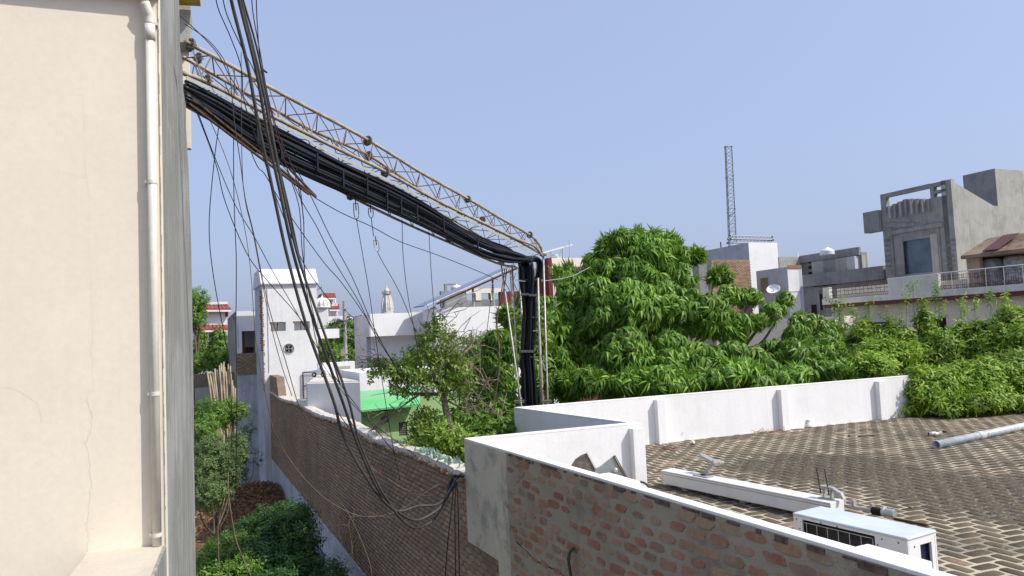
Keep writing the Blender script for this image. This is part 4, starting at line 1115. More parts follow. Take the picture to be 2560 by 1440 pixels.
# ---- red roofed house far left
rh_ = Bld('red_roofed_house', 'large cream house with tiered red roofs and arched window at far left', 'house', 486, 776, 62, pxR=563, LL=8, mat=m_white2)
def hip(b, x0, y0, x1, y1, inset0, inset1, nm, over=.0):
    """sloping red roof skirt between a lower eave (y1) and upper line (y0)"""
    p0, p1 = b.R(x0, y1, .6), b.R(x1, y1, .6); t0, t1 = b.R(x0 + inset0, y0, -.6), b.R(x1 - inset1, y0, -.6)
    MB().add([p0, p1, t1, t0, p0 - Z * .12, p1 - Z * .12, t1 + b.a * 2 - Z * .12, t0 + b.a * 2 - Z * .12, t1 + b.a * 2, t0 + b.a * 2], [(0, 1, 2, 3), (3, 2, 8, 9), (4, 5, 1, 0), (1, 5, 6, 2), (0, 3, 7, 4)]) if False else None
    m = MB(); m.add([p0, p1, t1, t0, p0 - Z * .12, p1 - Z * .12, t1 + b.a * 2.5, t0 + b.a * 2.5, p1 + b.a * 3.5, p0 + b.a * 3.5], [(0, 1, 2, 3), (3, 2, 6, 7), (4, 5, 1, 0), (1, 8, 6, 2), (0, 3, 7, 9)])
    m.obj('roof', m_redtile, b.t)
    MB().box(p0 - Z * .28, p1 - p0, b.a * .3, Z * .155).obj('eave', m_white2, b.t)
    for k in range(1, 9):
        f = k / 9; a_, c_ = p0 + (p1 - p0) * f, t0 + (t1 - t0) * f
        rod('roof_rib', a_ + Z * .02, c_ + Z * .02, .035, m_redtile, b.t, 4)
hip(rh_, 484, 761, 578, 771, 12, 9, '')
rh_.panel('roof_cap', 'R', 500, 755, 570, 760, m_white2, -.3, 1.8)
hip(rh_, 484, 802, 574, 822, 4, 14, '')
rh_.panel('maroon_band', 'R', 486, 826, 569, 842, m_maroon, .03)
rh_.panel('side_bay', 'R', 563, 776, 572, 830, m_white2, -.05, 3)
rh_.panel('maroon_shutter', 'R', 563, 777, 571, 791, m_maroon, .02)
rh_.panel('wing_wall', 'R', 563, 824, 572, 900, m_white2, .04, 3)
for x in (521, 548): rh_.panel('column', 'R', x - 2, 828, x + 2, 880, m_white2, .22)
aw = rh_.R(535, 852)
arch = [(-.33, 0)] ; hw, hh = .33, .42
aw_ = (rh_.R(544, 852) - rh_.R(526, 852)) @ rh_.b / 2
def archpts(s_, h_): return [aw + rh_.b * (-s_) - Z * h_] + [aw + rh_.b * (-s_ * math.cos(math.pi * i / 12)) + Z * (s_ * math.sin(math.pi * i / 12)) for i in range(13)] + [aw + rh_.b * s_ - Z * h_]
MB().prism([p - rh_.a * .12 for p in archpts(aw_ * 1.18, .42)], rh_.a * .1).obj('arch_surround', m_white2, rh_.t)
awn_ = MB().prism([p - rh_.a * .14 for p in archpts(aw_, .40)], rh_.a * .02).obj('arched_window', m_wood, rh_.t)
MB().prism([aw - rh_.a * .15 + (p - aw) * .72 for p in archpts(aw_, .40)], rh_.a * .01).obj('pane', m_glass, awn_)
rh_.panel('window_frame', 'R', 553, 838, 569, 865, m_wood, .06)
rh_.panel('pane', 'R', 555, 841, 567, 862, m_glass, .08)
rh_.panel('balcony_band', 'R', 486, 866, 571, 871, m_white2, .3)
for x in (532, 552): rh_.panel('maroon_panel', 'R', x - 3, 872, x + 2, 888, m_maroon, .05)

# ---- tiered red building, dome and spire on the skyline
rb = Bld('tiered_red_building', 'far white building with three small red roofs between dome and pole', 'building', 812, 744, 80, pxR=840, LL=6, mat=m_white2)
def slab(b, x0, y0, x1, y1, m, nm, pr=.3, dp=3): return b.panel(nm, 'R', x0, y0, x1, y1, m, pr, dp)
slab(rb, 838, 758, 848, 900, m_white2, 'wing_wall', .0, 5); slab(rb, 800, 792, 884, 900, m_white2, 'lower_block', .3, 5)
hip(rb, 805, 733, 840, 742, 1, 2, ''); hip(rb, 824, 760, 849, 771, 2, 1, ''); hip(rb, 818, 794, 885, 812, 2, 8, '')
for x in range(820, 838, 4): slab(rb, x, 745, x + 1, 757, m_slate, 'vent_slot', .03, .02)
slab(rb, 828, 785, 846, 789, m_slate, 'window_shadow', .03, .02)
dm = thing('temple_dome', 'white ribbed temple dome with flag pole beyond the stair tower', 'dome', P(806, 815, 62))
dc = P(806, 770, 62); ppx = 62 / FOC
prof = [(20, 0), (20, 2.5), (17.5, 3), (18.3, 7), (17.8, 12), (15.5, 17), (11.5, 21), (6.5, 24), (3, 26), (2, 30), (.8, 32), (.3, 40)]
MB().lathe(dc, [(a * ppx, b_ * ppx) for a, b_ in prof], 24).obj('dome', m_white2, dm, True)
for k in range(12):
    a = 2 * math.pi * k / 12; d_ = V(math.cos(a), math.sin(a), 0)
    MB().tube([dc + d_ * r * ppx + Z * z * ppx for r, z in [(18, 3), (18.8, 7), (18.2, 12), (15.9, 17), (11.8, 21.3), (6.8, 24.4)]], .05, 5).obj('rib', m_white2, dm)
MB().cbox(up(dc, G), 26 * ppx, 26 * ppx, dc[2] - G, rad(20)).obj('base_block', m_white2, dm)
rod('flag_pole', dc + Z * 30 * ppx, dc + Z * 58 * ppx, .035, m_steelg, dm)
fq_ = dc + Z * 53 * ppx
MB().quad(fq_, fq_ - V(.35, 0, .1), fq_ - V(.5, .1, .28), fq_ - V(.15, .0, .2)).prism([fq_ - V(.0, -.01, 0), fq_ - V(.3, -.01, .05), fq_ - V(.52, -.01, .3), fq_ - V(.2, -.01, .2)], V(0, .02, 0)).obj('flag', m_pinkw, dm)
sp = thing('temple_spire', 'pale pointed temple spire with ringed top above the white parapet', 'spire', P(968, 790, 95))
sc_ = P(968.5, 782, 95); k_ = 95 / FOC
MB().lathe(sc_, [(16 * k_, -12 * k_), (16 * k_, 0), (14 * k_, 1 * k_), (14.4 * k_, 3 * k_), (13.2 * k_, 4 * k_), (13.6 * k_, 12 * k_), (12.8 * k_, 22 * k_), (11 * k_, 32 * k_), (9 * k_, 40 * k_), (7.5 * k_, 46 * k_), (9 * k_, 47 * k_), (9 * k_, 49 * k_), (5 * k_, 50 * k_), (7 * k_, 54 * k_), (6 * k_, 58 * k_), (3 * k_, 62 * k_), (1.6 * k_, 66 * k_), (.5 * k_, 72 * k_), (.3 * k_, 77 * k_)], 16).obj('spire', plaster('pale_stone', (.62, .58, .50), (.52, .48, .41), stain=(.3, .27, .22), sf=.5), sp)
for i in range(8):
    a = math.pi * i / 4; d_ = V(math.cos(a), math.sin(a), 0)
    MB().tube([sc_ + (d_ * r + Z * z) * k_ for r, z in [(14, 4), (14.4, 12), (13.5, 22), (11.7, 32), (9.6, 40), (7.8, 46)]], .07, 5).obj('rib', m_white2, sp)
    rod('railing_post', sc_ + (d_ * 11 + Z * 47) * k_, sc_ + (d_ * 11 + Z * 53) * k_, .04, m_steelg, sp, 4)
MB().lathe(sc_ + Z * 47 * k_, [(11.5 * k_, 0), (11.5 * k_, .05)], 16).obj('gallery', m_cementl, sp)
MB().tube([sc_ + (V(math.cos(2 * math.pi * i / 16), math.sin(2 * math.pi * i / 16), 0) * 11 + Z * 53) * k_ for i in range(17)], .03, 4).obj('gallery_rail', m_steelg, sp)

# ---- utility pole
up_ = thing('utility_pole', 'concrete utility pole with coiled cables between tower and grey white house', 'pole', up(P(866, 905, 46), G))
pt_, pb_ = P(858, 753, 46), P(867, 905, 46); px_ = up(pb_, 0) * .5 + up(pt_, 0) * .5
MB().tube([up(px_, G), up(px_, pt_[2])], [.14, .10], 8).obj('post', m_cementl, up_)
pt_ = up(px_, pt_[2])
for k, (dz, s_) in enumerate(((.5, .22), (1.2, .25), (3.3, .2), (3.6, .2), (4.0, .24))):
    MB().cbox(pt_ - Z * dz, .3, .26, .05).obj('pole_band', m_steelg, up_)
MB().cbox(pt_ - Z * 3.4 - V(.12, 0, 0), .3, .3, .45).obj('junction_box', m_cementl, up_)
for i, (w_, h_, sx) in enumerate(((.35, .5, .32), (.5, .42, -.5), (.28, .4, -.3), (.42, .55, .42))):
    cc_ = pt_ - Z * (1.45 + i * .08) + V(sx, -.05 * i, 0)
    MB().tube([cc_ + V(w_ * math.cos(a), 0, h_ * math.sin(a)) for a in np.linspace(0, 2 * math.pi, 20)], .018, 5).obj('cable_coil', m_cable if i % 2 else m_wired, up_)
for i, (a_, b_, lb) in enumerate((((862, 775), (905, 788), 'short feeder wire from the utility pole to the grey white house'), ((855, 800), (800, 815), 'dark feeder wire running left from the utility pole'))):
    pa, pb2 = P(*a_, 46), P(*b_, 40); tag(MB().tube(cr([pa, (pa + pb2) / 2 - Z * .25, pb2], 6), .02, 5).obj('feeder_wire', m_wire, None), lb, 'wire', 'wires at the utility pole')
rod('thin_stay', P(792, 821, 44), P(918, 824, 34), .018, m_alug, up_)

# ---- grey and white house in the middle
mh = Bld('grey_white_house', 'white house with grey side and deep shaded balcony beyond the garden', 'house', 925, 785, 33, pxR=1064, pxL=885, mat=None, body=False)
zp = mh.R(925, 842)[2]
MB().box(up(mh.c, zp), mh.b * mh.LR, mh.a * .3, Z * (mh.z - zp)).obj('parapet', m_white, mh.t, bevel=.01)
MB().box(up(mh.c, zp) + mh.a * .3, mh.b * mh.LR, mh.a * (mh.LL - .3), Z * .15).obj('ceiling_slab', m_white, mh.t)
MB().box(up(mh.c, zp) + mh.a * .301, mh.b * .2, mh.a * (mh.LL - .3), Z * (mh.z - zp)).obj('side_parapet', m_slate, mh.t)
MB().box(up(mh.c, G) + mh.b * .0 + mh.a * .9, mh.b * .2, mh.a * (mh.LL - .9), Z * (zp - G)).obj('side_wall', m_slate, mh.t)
hb_ = [mh.hole('R', 932, 897, 970, 925)]
MB().wall(up(mh.c, G) + mh.b * .2 + mh.a * .9, mh.b, 9.5, zp - G, mh.a * .2, [(max(.05, h[0]), h[1], h[2], h[3]) for h in hb_]).obj('balcony_rear_wall', m_white, mh.t)
h = hb_[0]; wo = up(mh.c, G) + mh.b * (.2 + max(.05, h[0])) + mh.a * 1.06 + Z * h[2]
MB().box(wo, mh.b * (h[1] - h[0]), mh.a * .03, Z * (h[3] - h[2])).obj('window', m_dark, mh.t)
grille(mh.t, wo - mh.a * .08, mh.b, h[1] - h[0], h[3] - h[2], 4, 2, m_acs, .014)
MB().box(mh.R(924, 972, -.9) * V(1, 1, 0) + Z * 1.0 - mh.a * .0, mh.b * 1, mh.a * .0 + mh.a * .01, Z * .01) if False else None
# bigger white block at its right
c2 = onpl(1056, 775, mh.c, mh.b); t_ = 0
for _ in range(40):
    x = proj(c2 - mh.a * t_)[0]; t_ += .02 if x < 1085 else 0
wb = Bld('long_white_parapet_house', 'long plain white parapet wall of the house beneath the solar panel', 'house', 1085, 770, 33 - t_ * mh.a[1] * 1.0, pxR=1284, LL=t_ + 3, mat=None, body=False)
MB().box(up(wb.c, wb.R(1140, 868)[2] - .2), wb.b * wb.LR, wb.a * .25, Z * (wb.z - wb.R(1140, 868)[2] + .2)).obj('parapet', m_white, wb.t, bevel=.01)
MB().box(up(wb.c, wb.z - 1.5) + wb.a * .25, wb.b * .25, wb.a * (wb.LL - .25), Z * 1.5).obj('side_parapet', m_white, wb.t)
MB().box(up(wb.c, G) + wb.a * .4 + wb.b * 0, wb.b * wb.LR, wb.a * 3, Z * (wb.z - .9 - G)).obj('wall', m_white, wb.t)
# brown awning, and a grey cement band painting in the shade
MB().box(up(wb.R(1042, 888), wb.R(1042, 905)[2]) + wb.a * .3, wb.b * 1.0, -wb.a * .3 , Z * .35).obj('brown_awning', m_wood, wb.t)
MB().box(wb.R(1085, 832) * V(1, 1, 0) + Z * wb.R(1085, 868)[2] - wb.a * .05, wb.b * ((wb.R(1142, 832) - wb.R(1085, 832)) @ wb.b), wb.a * .04, Z * (wb.R(1085, 832)[2] - wb.R(1085, 868)[2])).obj('painted_shade_band', m_cementl, wb.t)
# solar panel on posts
so = thing('rooftop_solar_array', 'large tilted solar panel on steel posts above the long white parapet', 'solar panel', wb.R(1180, 768))
s0_, s1_ = wb.R(1062, 766, .3), wb.R(1292, 664, .3)
dvec = s1_ - s0_
spn_ = MB().box(s0_, dvec, wb.a * 1.8 + Z * .02, Z * .05).obj('panel', m_solar, so)
MB().box(s0_ - wb.a * .02, dvec, wb.a * .02, Z * .035).obj('panel_frame', m_acs, spn_)
MB().tube([s0_ + dvec * .12 - Z * .12, s1_ - Z * .12 + dvec * .02], .05, 6).obj('beam', m_rust, so)
MB().box(s0_ + dvec * .22 - Z * .35, dvec * .72, wb.a * .05, Z * .05).obj('rail', m_alug, so)
for f in (.22, .54, .76, .97):
    q = s0_ + dvec * f; rod('post', up(q, wb.z - .3) + wb.a * .4, q - Z * .1 + wb.a * .4, .05, m_alug, so, 4)
# grey cement parapet house behind it
gp = Bld('grey_parapet_house', 'unfinished grey parapet house behind the solar panel, white tank on top', 'house', 1102, 728, 50, pxR=1252, LL=6, mat=None, body=False)
MB().wall(gp.o, gp.b, gp.LR, gp.z - gp.zb, gp.a * .3, [gp.hole('R', 1166, 731, 1188, 751), gp.hole('R', 1203, 733, 1225, 748), gp.hole('R', 1234, 731, 1250, 748)]).obj('wall', m_cement, gp.t)
gp.panel('cream_band', 'R', 1164, 722, 1252, 732, m_cream2, .05); gp.panel('cream_pier', 'R', 1188, 722, 1203, 751, m_cream2, .055); gp.panel('cream_pier', 'R', 1225, 722, 1233, 751, m_cream2, .055)
MB().box(gp.R(1112, 712) * V(1, 1, 0) + Z * gp.z, gp.b * .15, gp.a * .2, Z * .4).box(up(gp.R(1112, 712), gp.z + .4), gp.b * .8, gp.a * .2, Z * .1).obj('roof_frame', m_cement, gp.t)
tq = up(gp.R(1150, 725), gp.z) + gp.a * .8
tag(MB().lathe(tq, [(.36, 0), (.38, .05), (.38, .1), (.36, .14), (.38, .18), (.38, .3), (.34, .4), (.15, .46), (.12, .5)], 20).obj('water_tank', m_tank, None, True), 'white plastic water tank on the grey parapet house left of the solar panel', 'water tank')

# ---- maroon and cream house
mr = Bld('maroon_house', 'cream and maroon house with deep balcony left of the mango tree', 'house', 1369, 645, 42, pxR=1478, pxL=1343, mat=None, body=False)
zc_ = mr.R(1400, 667)[2]; zr = mr.R(1400, 706)[2]
MB().box(mr.o, mr.b * .25, mr.a * mr.LL, Z * (mr.z - mr.zb)).obj('maroon_side_wall', m_maroon, mr.t)
MB().box(up(mr.c, zc_) + mr.b * .251, mr.b * mr.LR, mr.a * .3, Z * (mr.z - zc_)).obj('parapet', m_cream, mr.t, bevel=.01)
MB().box(up(mr.c, zc_) + mr.b * .251 + mr.a * .3, mr.b * mr.LR, mr.a * 3, Z * .15).obj('balcony_ceiling', m_cream, mr.t)
MB().box(up(mr.c, G) + mr.b * .251 + mr.a * 1.3, mr.b * mr.LR, mr.a * 2, Z * (zc_ - G)).obj('rear_wall', m_cream, mr.t)
MB().box(up(mr.c, G) + mr.b * .251, mr.b * .35, mr.a * .3, Z * (zc_ - G)).obj('pier', m_cream, mr.t)
MB().box(up(mr.c, G) - mr.a * .6 + mr.b * .26, mr.b * mr.LR, mr.a * .15, Z * (zr - G - .15)).obj('maroon_balcony_front', m_maroon, mr.t)
for x0, x1 in ((1376, 1384), (1390, 1397)):
    mr.panel('balcony_window', 'R', x0, 694, x1, 707, m_slate, -1.25, 1.28)
lowm = MB().box(up(mr.c, G) + mr.a * mr.LL, -mr.b * 2.4, mr.a * .4, Z * (P(1257, 728, 42)[2] - G)).obj('maroon_rear_wing', m_maroon, mr.t)
ms = thing('rooftop_solar_heater', 'small tilted solar collector with mast on the maroon house roof', 'solar panel', up(mr.R(1390, 640), mr.z))
a_, b_ = mr.R(1355, 634, -.8), mr.R(1431, 613, -.8)
MB().box(a_, b_ - a_, mr.a * 1.2, Z * .05).obj('panel', m_solar, ms); MB().box(a_ - mr.a * .03, b_ - a_, mr.a * .03, Z * .07).obj('panel_frame', m_acs, ms)
for f in (.3, .67):
    q = a_ + (b_ - a_) * f; rod('post', up(q, mr.z), q, .035, m_slate, ms, 4); rod('strut', up(q, mr.z + .05) - mr.b * .35, q, .025, m_slate, ms, 4)
q = mr.R(1425, 640, -.6); rod('mast', up(q, mr.z), up(q, mr.R(1425, 601, -.6)[2]), .025, m_slate, ms, 4)
tag(MB().lathe(up(mr.R(1389, 645, -.9), mr.z), [(.45, 0), (.45, .06), (.36, .14), (.18, .2), (.17, .3)], 18).obj('water_tank', m_tankd, None, True), 'squat grey water tank with round lid under the small solar collector', 'water tank')

# ---- green house
gh = Bld('green_house', 'lime green house with bright green striped awning behind the garden wall', 'house', 1062, 1012, 21.5, LR=.2, LL=4, body=False)
ga, gb = P(840, 1036, 24.0), P(1062, 1012, 24.0 + 2.6 * .43)
gu = unit(up(gb, 0) - up(ga, 0)); gL = np.linalg.norm((gb - ga)[:2]); gn = V(-gu[1], gu[0], 0)
def gq(px, py, off=0): return onpl(px, py, ga - gn * off, gu)
def gh_(x0, y0, x1, y1):
    p, k = gq(x0, y0), gq(x1, y1); a_, b_ = sorted(((p - ga) @ gu, (k - ga) @ gu)); z0, z1 = sorted((p[2] - G, k[2] - G)); return (a_, b_, z0, z1)
holes = [gh_(842, 1048, 898, 1110), gh_(952, 1018, 972, 1028), gh_(997, 1056, 1019, 1089)]
MB().wall(up(ga, G), gu, gL + 1.6, ga[2] - G + .35, gn * .25, holes).obj('wall', m_green, gh.t)
MB().box(up(ga, G) + gn * 1.2, gu * (gL + 1.6), gn * .2, Z * 4.5).obj('dark_interior_sheet', m_dark, gh.t)  # near-black sheet paints the unlit room seen through the openings
MB().box(up(ga, G) + gn * .26 + gu * -.5, gu * (gL + 2), gn * .9, Z * (ga[2] - G + .3)).obj('room', m_dark, gh.t) if False else None
wh = holes[2]; wo = up(ga, G) + gu * wh[0] + Z * wh[2] + gn * .05
grille(gh.t, wo, gu, wh[1] - wh[0], wh[3] - wh[2], 5, 7, simple('cement_lattice', (.22, .2, .17), .9), .014)
vc = gq(963, 1047); MB().lathe(vc - gn * .01, [(.13, 0), (.13, .03), (.05, .03)], 20, -gn).obj('round_vent', simple('dark_green_grille', (.05, .07, .04), .7), gh.t)
for i in range(6):
    a = math.pi * i / 6; d_ = gu * math.cos(a) + Z * math.sin(a); rod('vent_bar', vc - gn * .05 - d_ * .12, vc - gn * .05 + d_ * .12, .008, m_cement, gh.t, 4)
m_awn, t, bb_ = M_('green_awning')
cc = mixc(t, noise(t, 1.2, coords(t, (.5, .5, 9)), det=3, lo=.35, hi=.65), (.16, .42, .22), (.06, .46, .12)); t.links.new(cc, bb_.inputs['Base Color'])
cc = mixc(t, mul(t, noise(t, 1.0, coords(t, (1, 1, 14)), det=5, lo=.45, hi=.6), .5), cc, (.22, .42, .26)); t.links.new(cc, bb_.inputs['Base Color'])
a0, a1 = gq(900, 978, -.0), gq(1050, 966, -.0); c0_, c1_ = gq(900, 1026, .5), gq(1050, 1010, .5)
a0 = up(a0, a0[2]); 
am = MB(); am.add([a0, a1, c1_, c0_, a0 - Z * .06, a1 - Z * .06, c1_ - Z * .06, c0_ - Z * .06], [(0, 3, 2, 1), (4, 5, 6, 7), (3, 7, 6, 2), (0, 4, 7, 3), (1, 2, 6, 5)]); am.obj('awning', m_awn, gh.t)
wz0 = gq(950, 978)[2]; wp = gq(900, 978); 
MB().box(up(wp, wz0 - .01) - gu * .0, gu * (gL), gn * 4, Z * (gq(950, 936)[2] - wz0 + .1)).obj('white_roof_parapet', m_white, gh.t)

# ---- right hand: dark grey unfinished house
dg = Bld('dark_grey_house', 'dark grey unfinished cement house with louvre slots beside the big grey house', 'house', 2215, 674, 46, LR=9, pxL=1997, mat=m_cement)
def lpan(b, x0, y0, x1, y1, m, nm, pr=.03, dp=.02): return b.panel(nm, 'L', x0, y0, x1, y1, m, pr, dp)
zt_ = dg.L(2080, 640)[2]
ub = Bld('dark_grey_upper_storey', 'upper storey block with panels toned pale as sunlit on the dark grey house', 'building', 2152, 630, 49, pxR=2167, pxL=2002, zb=dg.z - .05, mat=m_cement)
for k, (x0, x1, m) in enumerate(((2043, 2072, m_cementl), (2072, 2103, m_cement), (2103, 2132, m_cementl), (2132, 2152, m_slate))):
    p, q = ub.L(x0, 690), ub.L(x1, 690); ang = rad(14 if k % 2 == 0 else -6)
    o = up(q, dg.z) ; d_ = A * ((p - q) @ A)
    MB().box(o - B * .45, d_, B * .44, Z * (ub.z - dg.z - .25)).obj('sun_shade_panel', m, ub.t)  # alternate pale and grey tones paint in sunlit and shaded facets
ub.panel('lit_tone_side_panel', 'R', 2153, 638, 2166, 700, m_cementl, .03)  # paler cement stands in for sunlight on the right face
for y0 in (652, 666, 681): lpan(ub, 2021, y0 - 1, 2042, y0 + 4, m_dark, 'louvre_slot', .01, .02)
lpan(ub, 2002, 640, 2152, 637, m_cement, 'roof_lip', .15) ; 
lpan(dg, 2033, 702, 2090, 712, m_dark, 'painted_recess_shade', .005); lpan(dg, 2102, 692, 2165, 702, m_dark, 'painted_recess_shade', .005)  # flat near-black panels put the hollows' shade into colour
lpan(dg, 1997, 690, 2215, 697, m_cement, 'parapet_lip', .2, .1)
lpan(dg, 2028, 762, 2043, 785, m_dark, 'window', .01); lpan(dg, 2049, 735, 2058, 775, m_dark, 'window', .01)
rod('thin_downpipe', dg.L(2047, 735, .05), dg.L(2050, 790, .05), .03, m_slate, dg.t, 4)
tk = up(P(2068, 632, 50), ub.z - .02)
TKP = [(.95, 0), (1.0, .08), (.95, .16), (1, .24), (.95, .32), (1, .4), (.95, .5), (.6, .68), (.32, .74), (.3, .86)]
tag(MB().lathe(tk, [(r * .47, z * .47 * 1.3) for r, z in TKP], 22).obj('water_tank', m_tank, None, True), 'white ribbed water tank on the dark grey unfinished house', 'water tank')

# ---- blue grey small block, plain cement block, tall white block, brick house
bs = Bld('blue_grey_block', 'small blue grey block with a boarded window and satellite dish', 'building', 1968, 667, 46, pxR=2004, pxL=1890, mat=m_slate)
bs.panel('white_front', 'R', 1968, 676, 2004, 800, m_white2, .02); bs.panel('brick_course', 'R', 1969, 663, 2003, 671, m_b3, .03)
bs.panel('window_frame', 'L', 1899, 692, 1926, 730, m_slate, .05); bs.panel('boarded_window', 'L', 1902, 696, 1924, 730, m_brownr, .06)
bs.panel('white_base', 'R', 1968, 728, 2004, 729.5, m_slate, .04)
dsq = bs.L(1933, 722, .8); dish = thing('satellite_dish', 'white satellite dish in front of the blue grey block', 'dish', dsq - Z * .8)
MB().lathe(dsq, [(.02, .16), (.2, .13), (.36, .06), (.42, 0), (.415, -.01), (.35, .045), (.2, .11), (.02, .14)], 22, unit(V(.35, .6, -.75)) * 1).obj('reflector', m_acs, dish, True)
rod('mast', dsq - Z * .9, dsq, .03, m_steelg, dish)
pc = Bld('plain_cement_block', 'plain pale cement rooftop block between white block and grey house', 'building', 1947, 642, 53, pxR=2018, LL=3, mat=m_cementl)
rod('roof_pipe', up(pc.R(2007, 643), pc.z) + A * .5, up(pc.R(2007, 643), pc.z) + A * .5 + Z * .35, .06, m_tank, pc.t)
tw_ = Bld('tall_white_block', 'tall windowless white block with shade-coloured side standing above the mango tree', 'building', 1871, 606, 52, pxR=1943, pxL=1752, mat=m_white)
MB().box(tw_.o - tw_.b * .013, tw_.b * .012, tw_.a * tw_.LL, Z * (tw_.z - tw_.zb)).obj('shade_toned_side', m_slate, tw_.t)  # blue-grey sheet paints shade onto the white block's left face
rod('roof_stub', up(tw_.L(1792, 625), tw_.z) + B * .4, up(tw_.L(1792, 625), tw_.z) + B * .4 + Z * .5, .05, m_rust, tw_.t, 5)
bh_ = Bld('brick_faced_house', 'bare orange brick house below the tall white block, half behind the mango', 'house', 1778, 650, 47, pxR=1873, pxL=1730, mat=m_mortar)
brickwall(bh_.t, bh_.o * V(1, 1, 0) - bh_.a * .002, bh_.b, -bh_.a, bh_.LR, 5.4, bh_.z, m_b3, bl=.235, bh=.088, gap=.02, D=.012, rough=.06, nobj=280, n=8)
bh_.panel('cream_side', 'L', 1747, 662, 1776, 800, m_cream2, .03)
# ---- lattice mast and one lying on the roof
ml = thing('lattice_mast', 'tall slim lattice mast rising from the tall white block', 'mast', up(P(1830, 612, 54), tw_.z))
mm = simple('weathered_mast_steel', (.22, .23, .25), .5, .3)
mt, mb_ = P(1820, 368, 54), P(1831, 612, 54)
cT = [mt + V(-.26, -.1, 0), mt + V(-.10, .2, .12), mt + V(.28, .0, .04)]; cB = [mb_ + V(-.30, -.1, -.2), mb_ + V(-.12, .2, -.2), mb_ + V(.30, .0, .2)]
for a_, b_ in zip(cT, cB): MB().tube([a_, b_], .035, 6).obj('leg', mm, ml)
for k in range(26):
    t0_, t1_ = k / 26, (k + 1) / 26
    for i in range(3):
        j = (i + 1) % 3; a_, b_ = cT[i] + (cB[i] - cT[i]) * t0_, cT[j] + (cB[j] - cT[j]) * t1_
        if k % 2: a_, b_ = cT[j] + (cB[j] - cT[j]) * t0_, cT[i] + (cB[i] - cT[i]) * t1_
        rod('brace', a_, b_, .014, mm, ml, 4)
    if k % 9 == 8 or k == 0:
        for i in range(3): MB().lathe(cT[i] + (cB[i] - cT[i]) * t0_, [(.07, -.03), (.07, .03)], 10).obj('flange', mm, ml)
for k in (0, 9, 18):
    for i in range(3):
        j = (i + 1) % 3; rod('brace', cT[i] + (cB[i] - cT[i]) * k / 26, cT[j] + (cB[j] - cT[j]) * k / 26, .018, mm, ml, 4)
for s_, (x0, y0, x1, y1, lb) in enumerate(((1827, 592, 1932, 591, 'upper lattice section lying flat on the tall white block roof'), (1822, 607, 1925, 597, 'lower lattice section lying on the edge of the tall white block roof'))):
    ly = thing('lying_mast_section', lb, 'mast section', P(x0, y0, 53), 'mast sections stored on the roof')
    a_, b_ = P(x0, y0, 53), P(x1, y1, 54); zfix = tw_.z + .08 + (.25 if s_ == 0 else 0)
    a_, b_ = up(a_, zfix + .1), up(b_, zfix)
    offs = [V(0, 0, 0), V(0, .35, 0), V(0, .15, .25)]
    for o in offs:
        MB().tube([a_ + o, b_ + o], .03, 6).obj('tube', mm, ly)
        MB().lathe(a_ + o, [(.09, -.02), (.09, .02)], 10, b_ - a_).lathe(b_ + o, [(.09, -.02), (.09, .02)], 10, b_ - a_).obj('flange', mm, ly)
    for k in range(12):
        for i in range(3):
            j = (i + 1) % 3; rod('brace', a_ + (b_ - a_) * k / 12 + offs[i], a_ + (b_ - a_) * (k + 1) / 12 + offs[j], .012, mm, ly, 4)

# ---- large grey house
bg_ = Bld('large_grey_house', 'large bare grey cement house with open roof frame and blue glass window', 'house', 2376, 447, 40, LR=14, pxL=2200, mat=None, body=False, zb=G)
hl = bg_.hole('L', 2325, 472, 2217, 530)
def LP(px, py, off=0): return bg_.L(px, py, off)
fa = (LP(2200, 487) - bg_.c) @ bg_.a
zt0, zt1 = bg_.c[2], LP(2200, 487)[2]
zo = LP(2325, 512)[2]
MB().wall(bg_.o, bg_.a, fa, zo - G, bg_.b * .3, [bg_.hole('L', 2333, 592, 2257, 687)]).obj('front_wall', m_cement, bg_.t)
u_a = (LP(2325, 480) - bg_.c) @ bg_.a; u_b = (LP(2214, 500) - bg_.c) @ bg_.a
hol = [(a_, b_, z0 - 0, z1) for a_, b_, z0, z1 in [(0, 0, 0, 0)]][:0]
lv = [((LP(2366, 500) - bg_.c) @ bg_.a, (LP(2336, 500) - bg_.c) @ bg_.a, LP(2350, y)[2] - zo, LP(2350, y - 10)[2] - zo) for y in (474, 491, 508)]
MB().wall(up(bg_.o, zo), bg_.a, u_a, zt0 - zo - .02, bg_.b * .3, [h for h in lv if h[2] > 0]).obj('slotted_pier', m_cement, bg_.t)
MB().box(up(bg_.o, zo) + bg_.b * .28, bg_.a * u_a, bg_.b * .02, Z * (zt0 - zo - .02)).obj('slot_back', m_cement, bg_.t) if False else None
MB().box(up(bg_.o, zo) + bg_.a * u_b, bg_.a * (fa - u_b), bg_.b * .3, Z * (zt1 - zo)).obj('pier', m_cement, bg_.t)
bt_ = .24
MB().prism([up(bg_.o, zt0 - bt_) + bg_.a * u_a, up(bg_.o, zt0) + bg_.a * 0 + bg_.a * u_a, up(bg_.o, zt1) + bg_.a * u_b, up(bg_.o, zt1 - bt_) + bg_.a * u_b], bg_.b * .3).obj('top_beam', m_cement, bg_.t)
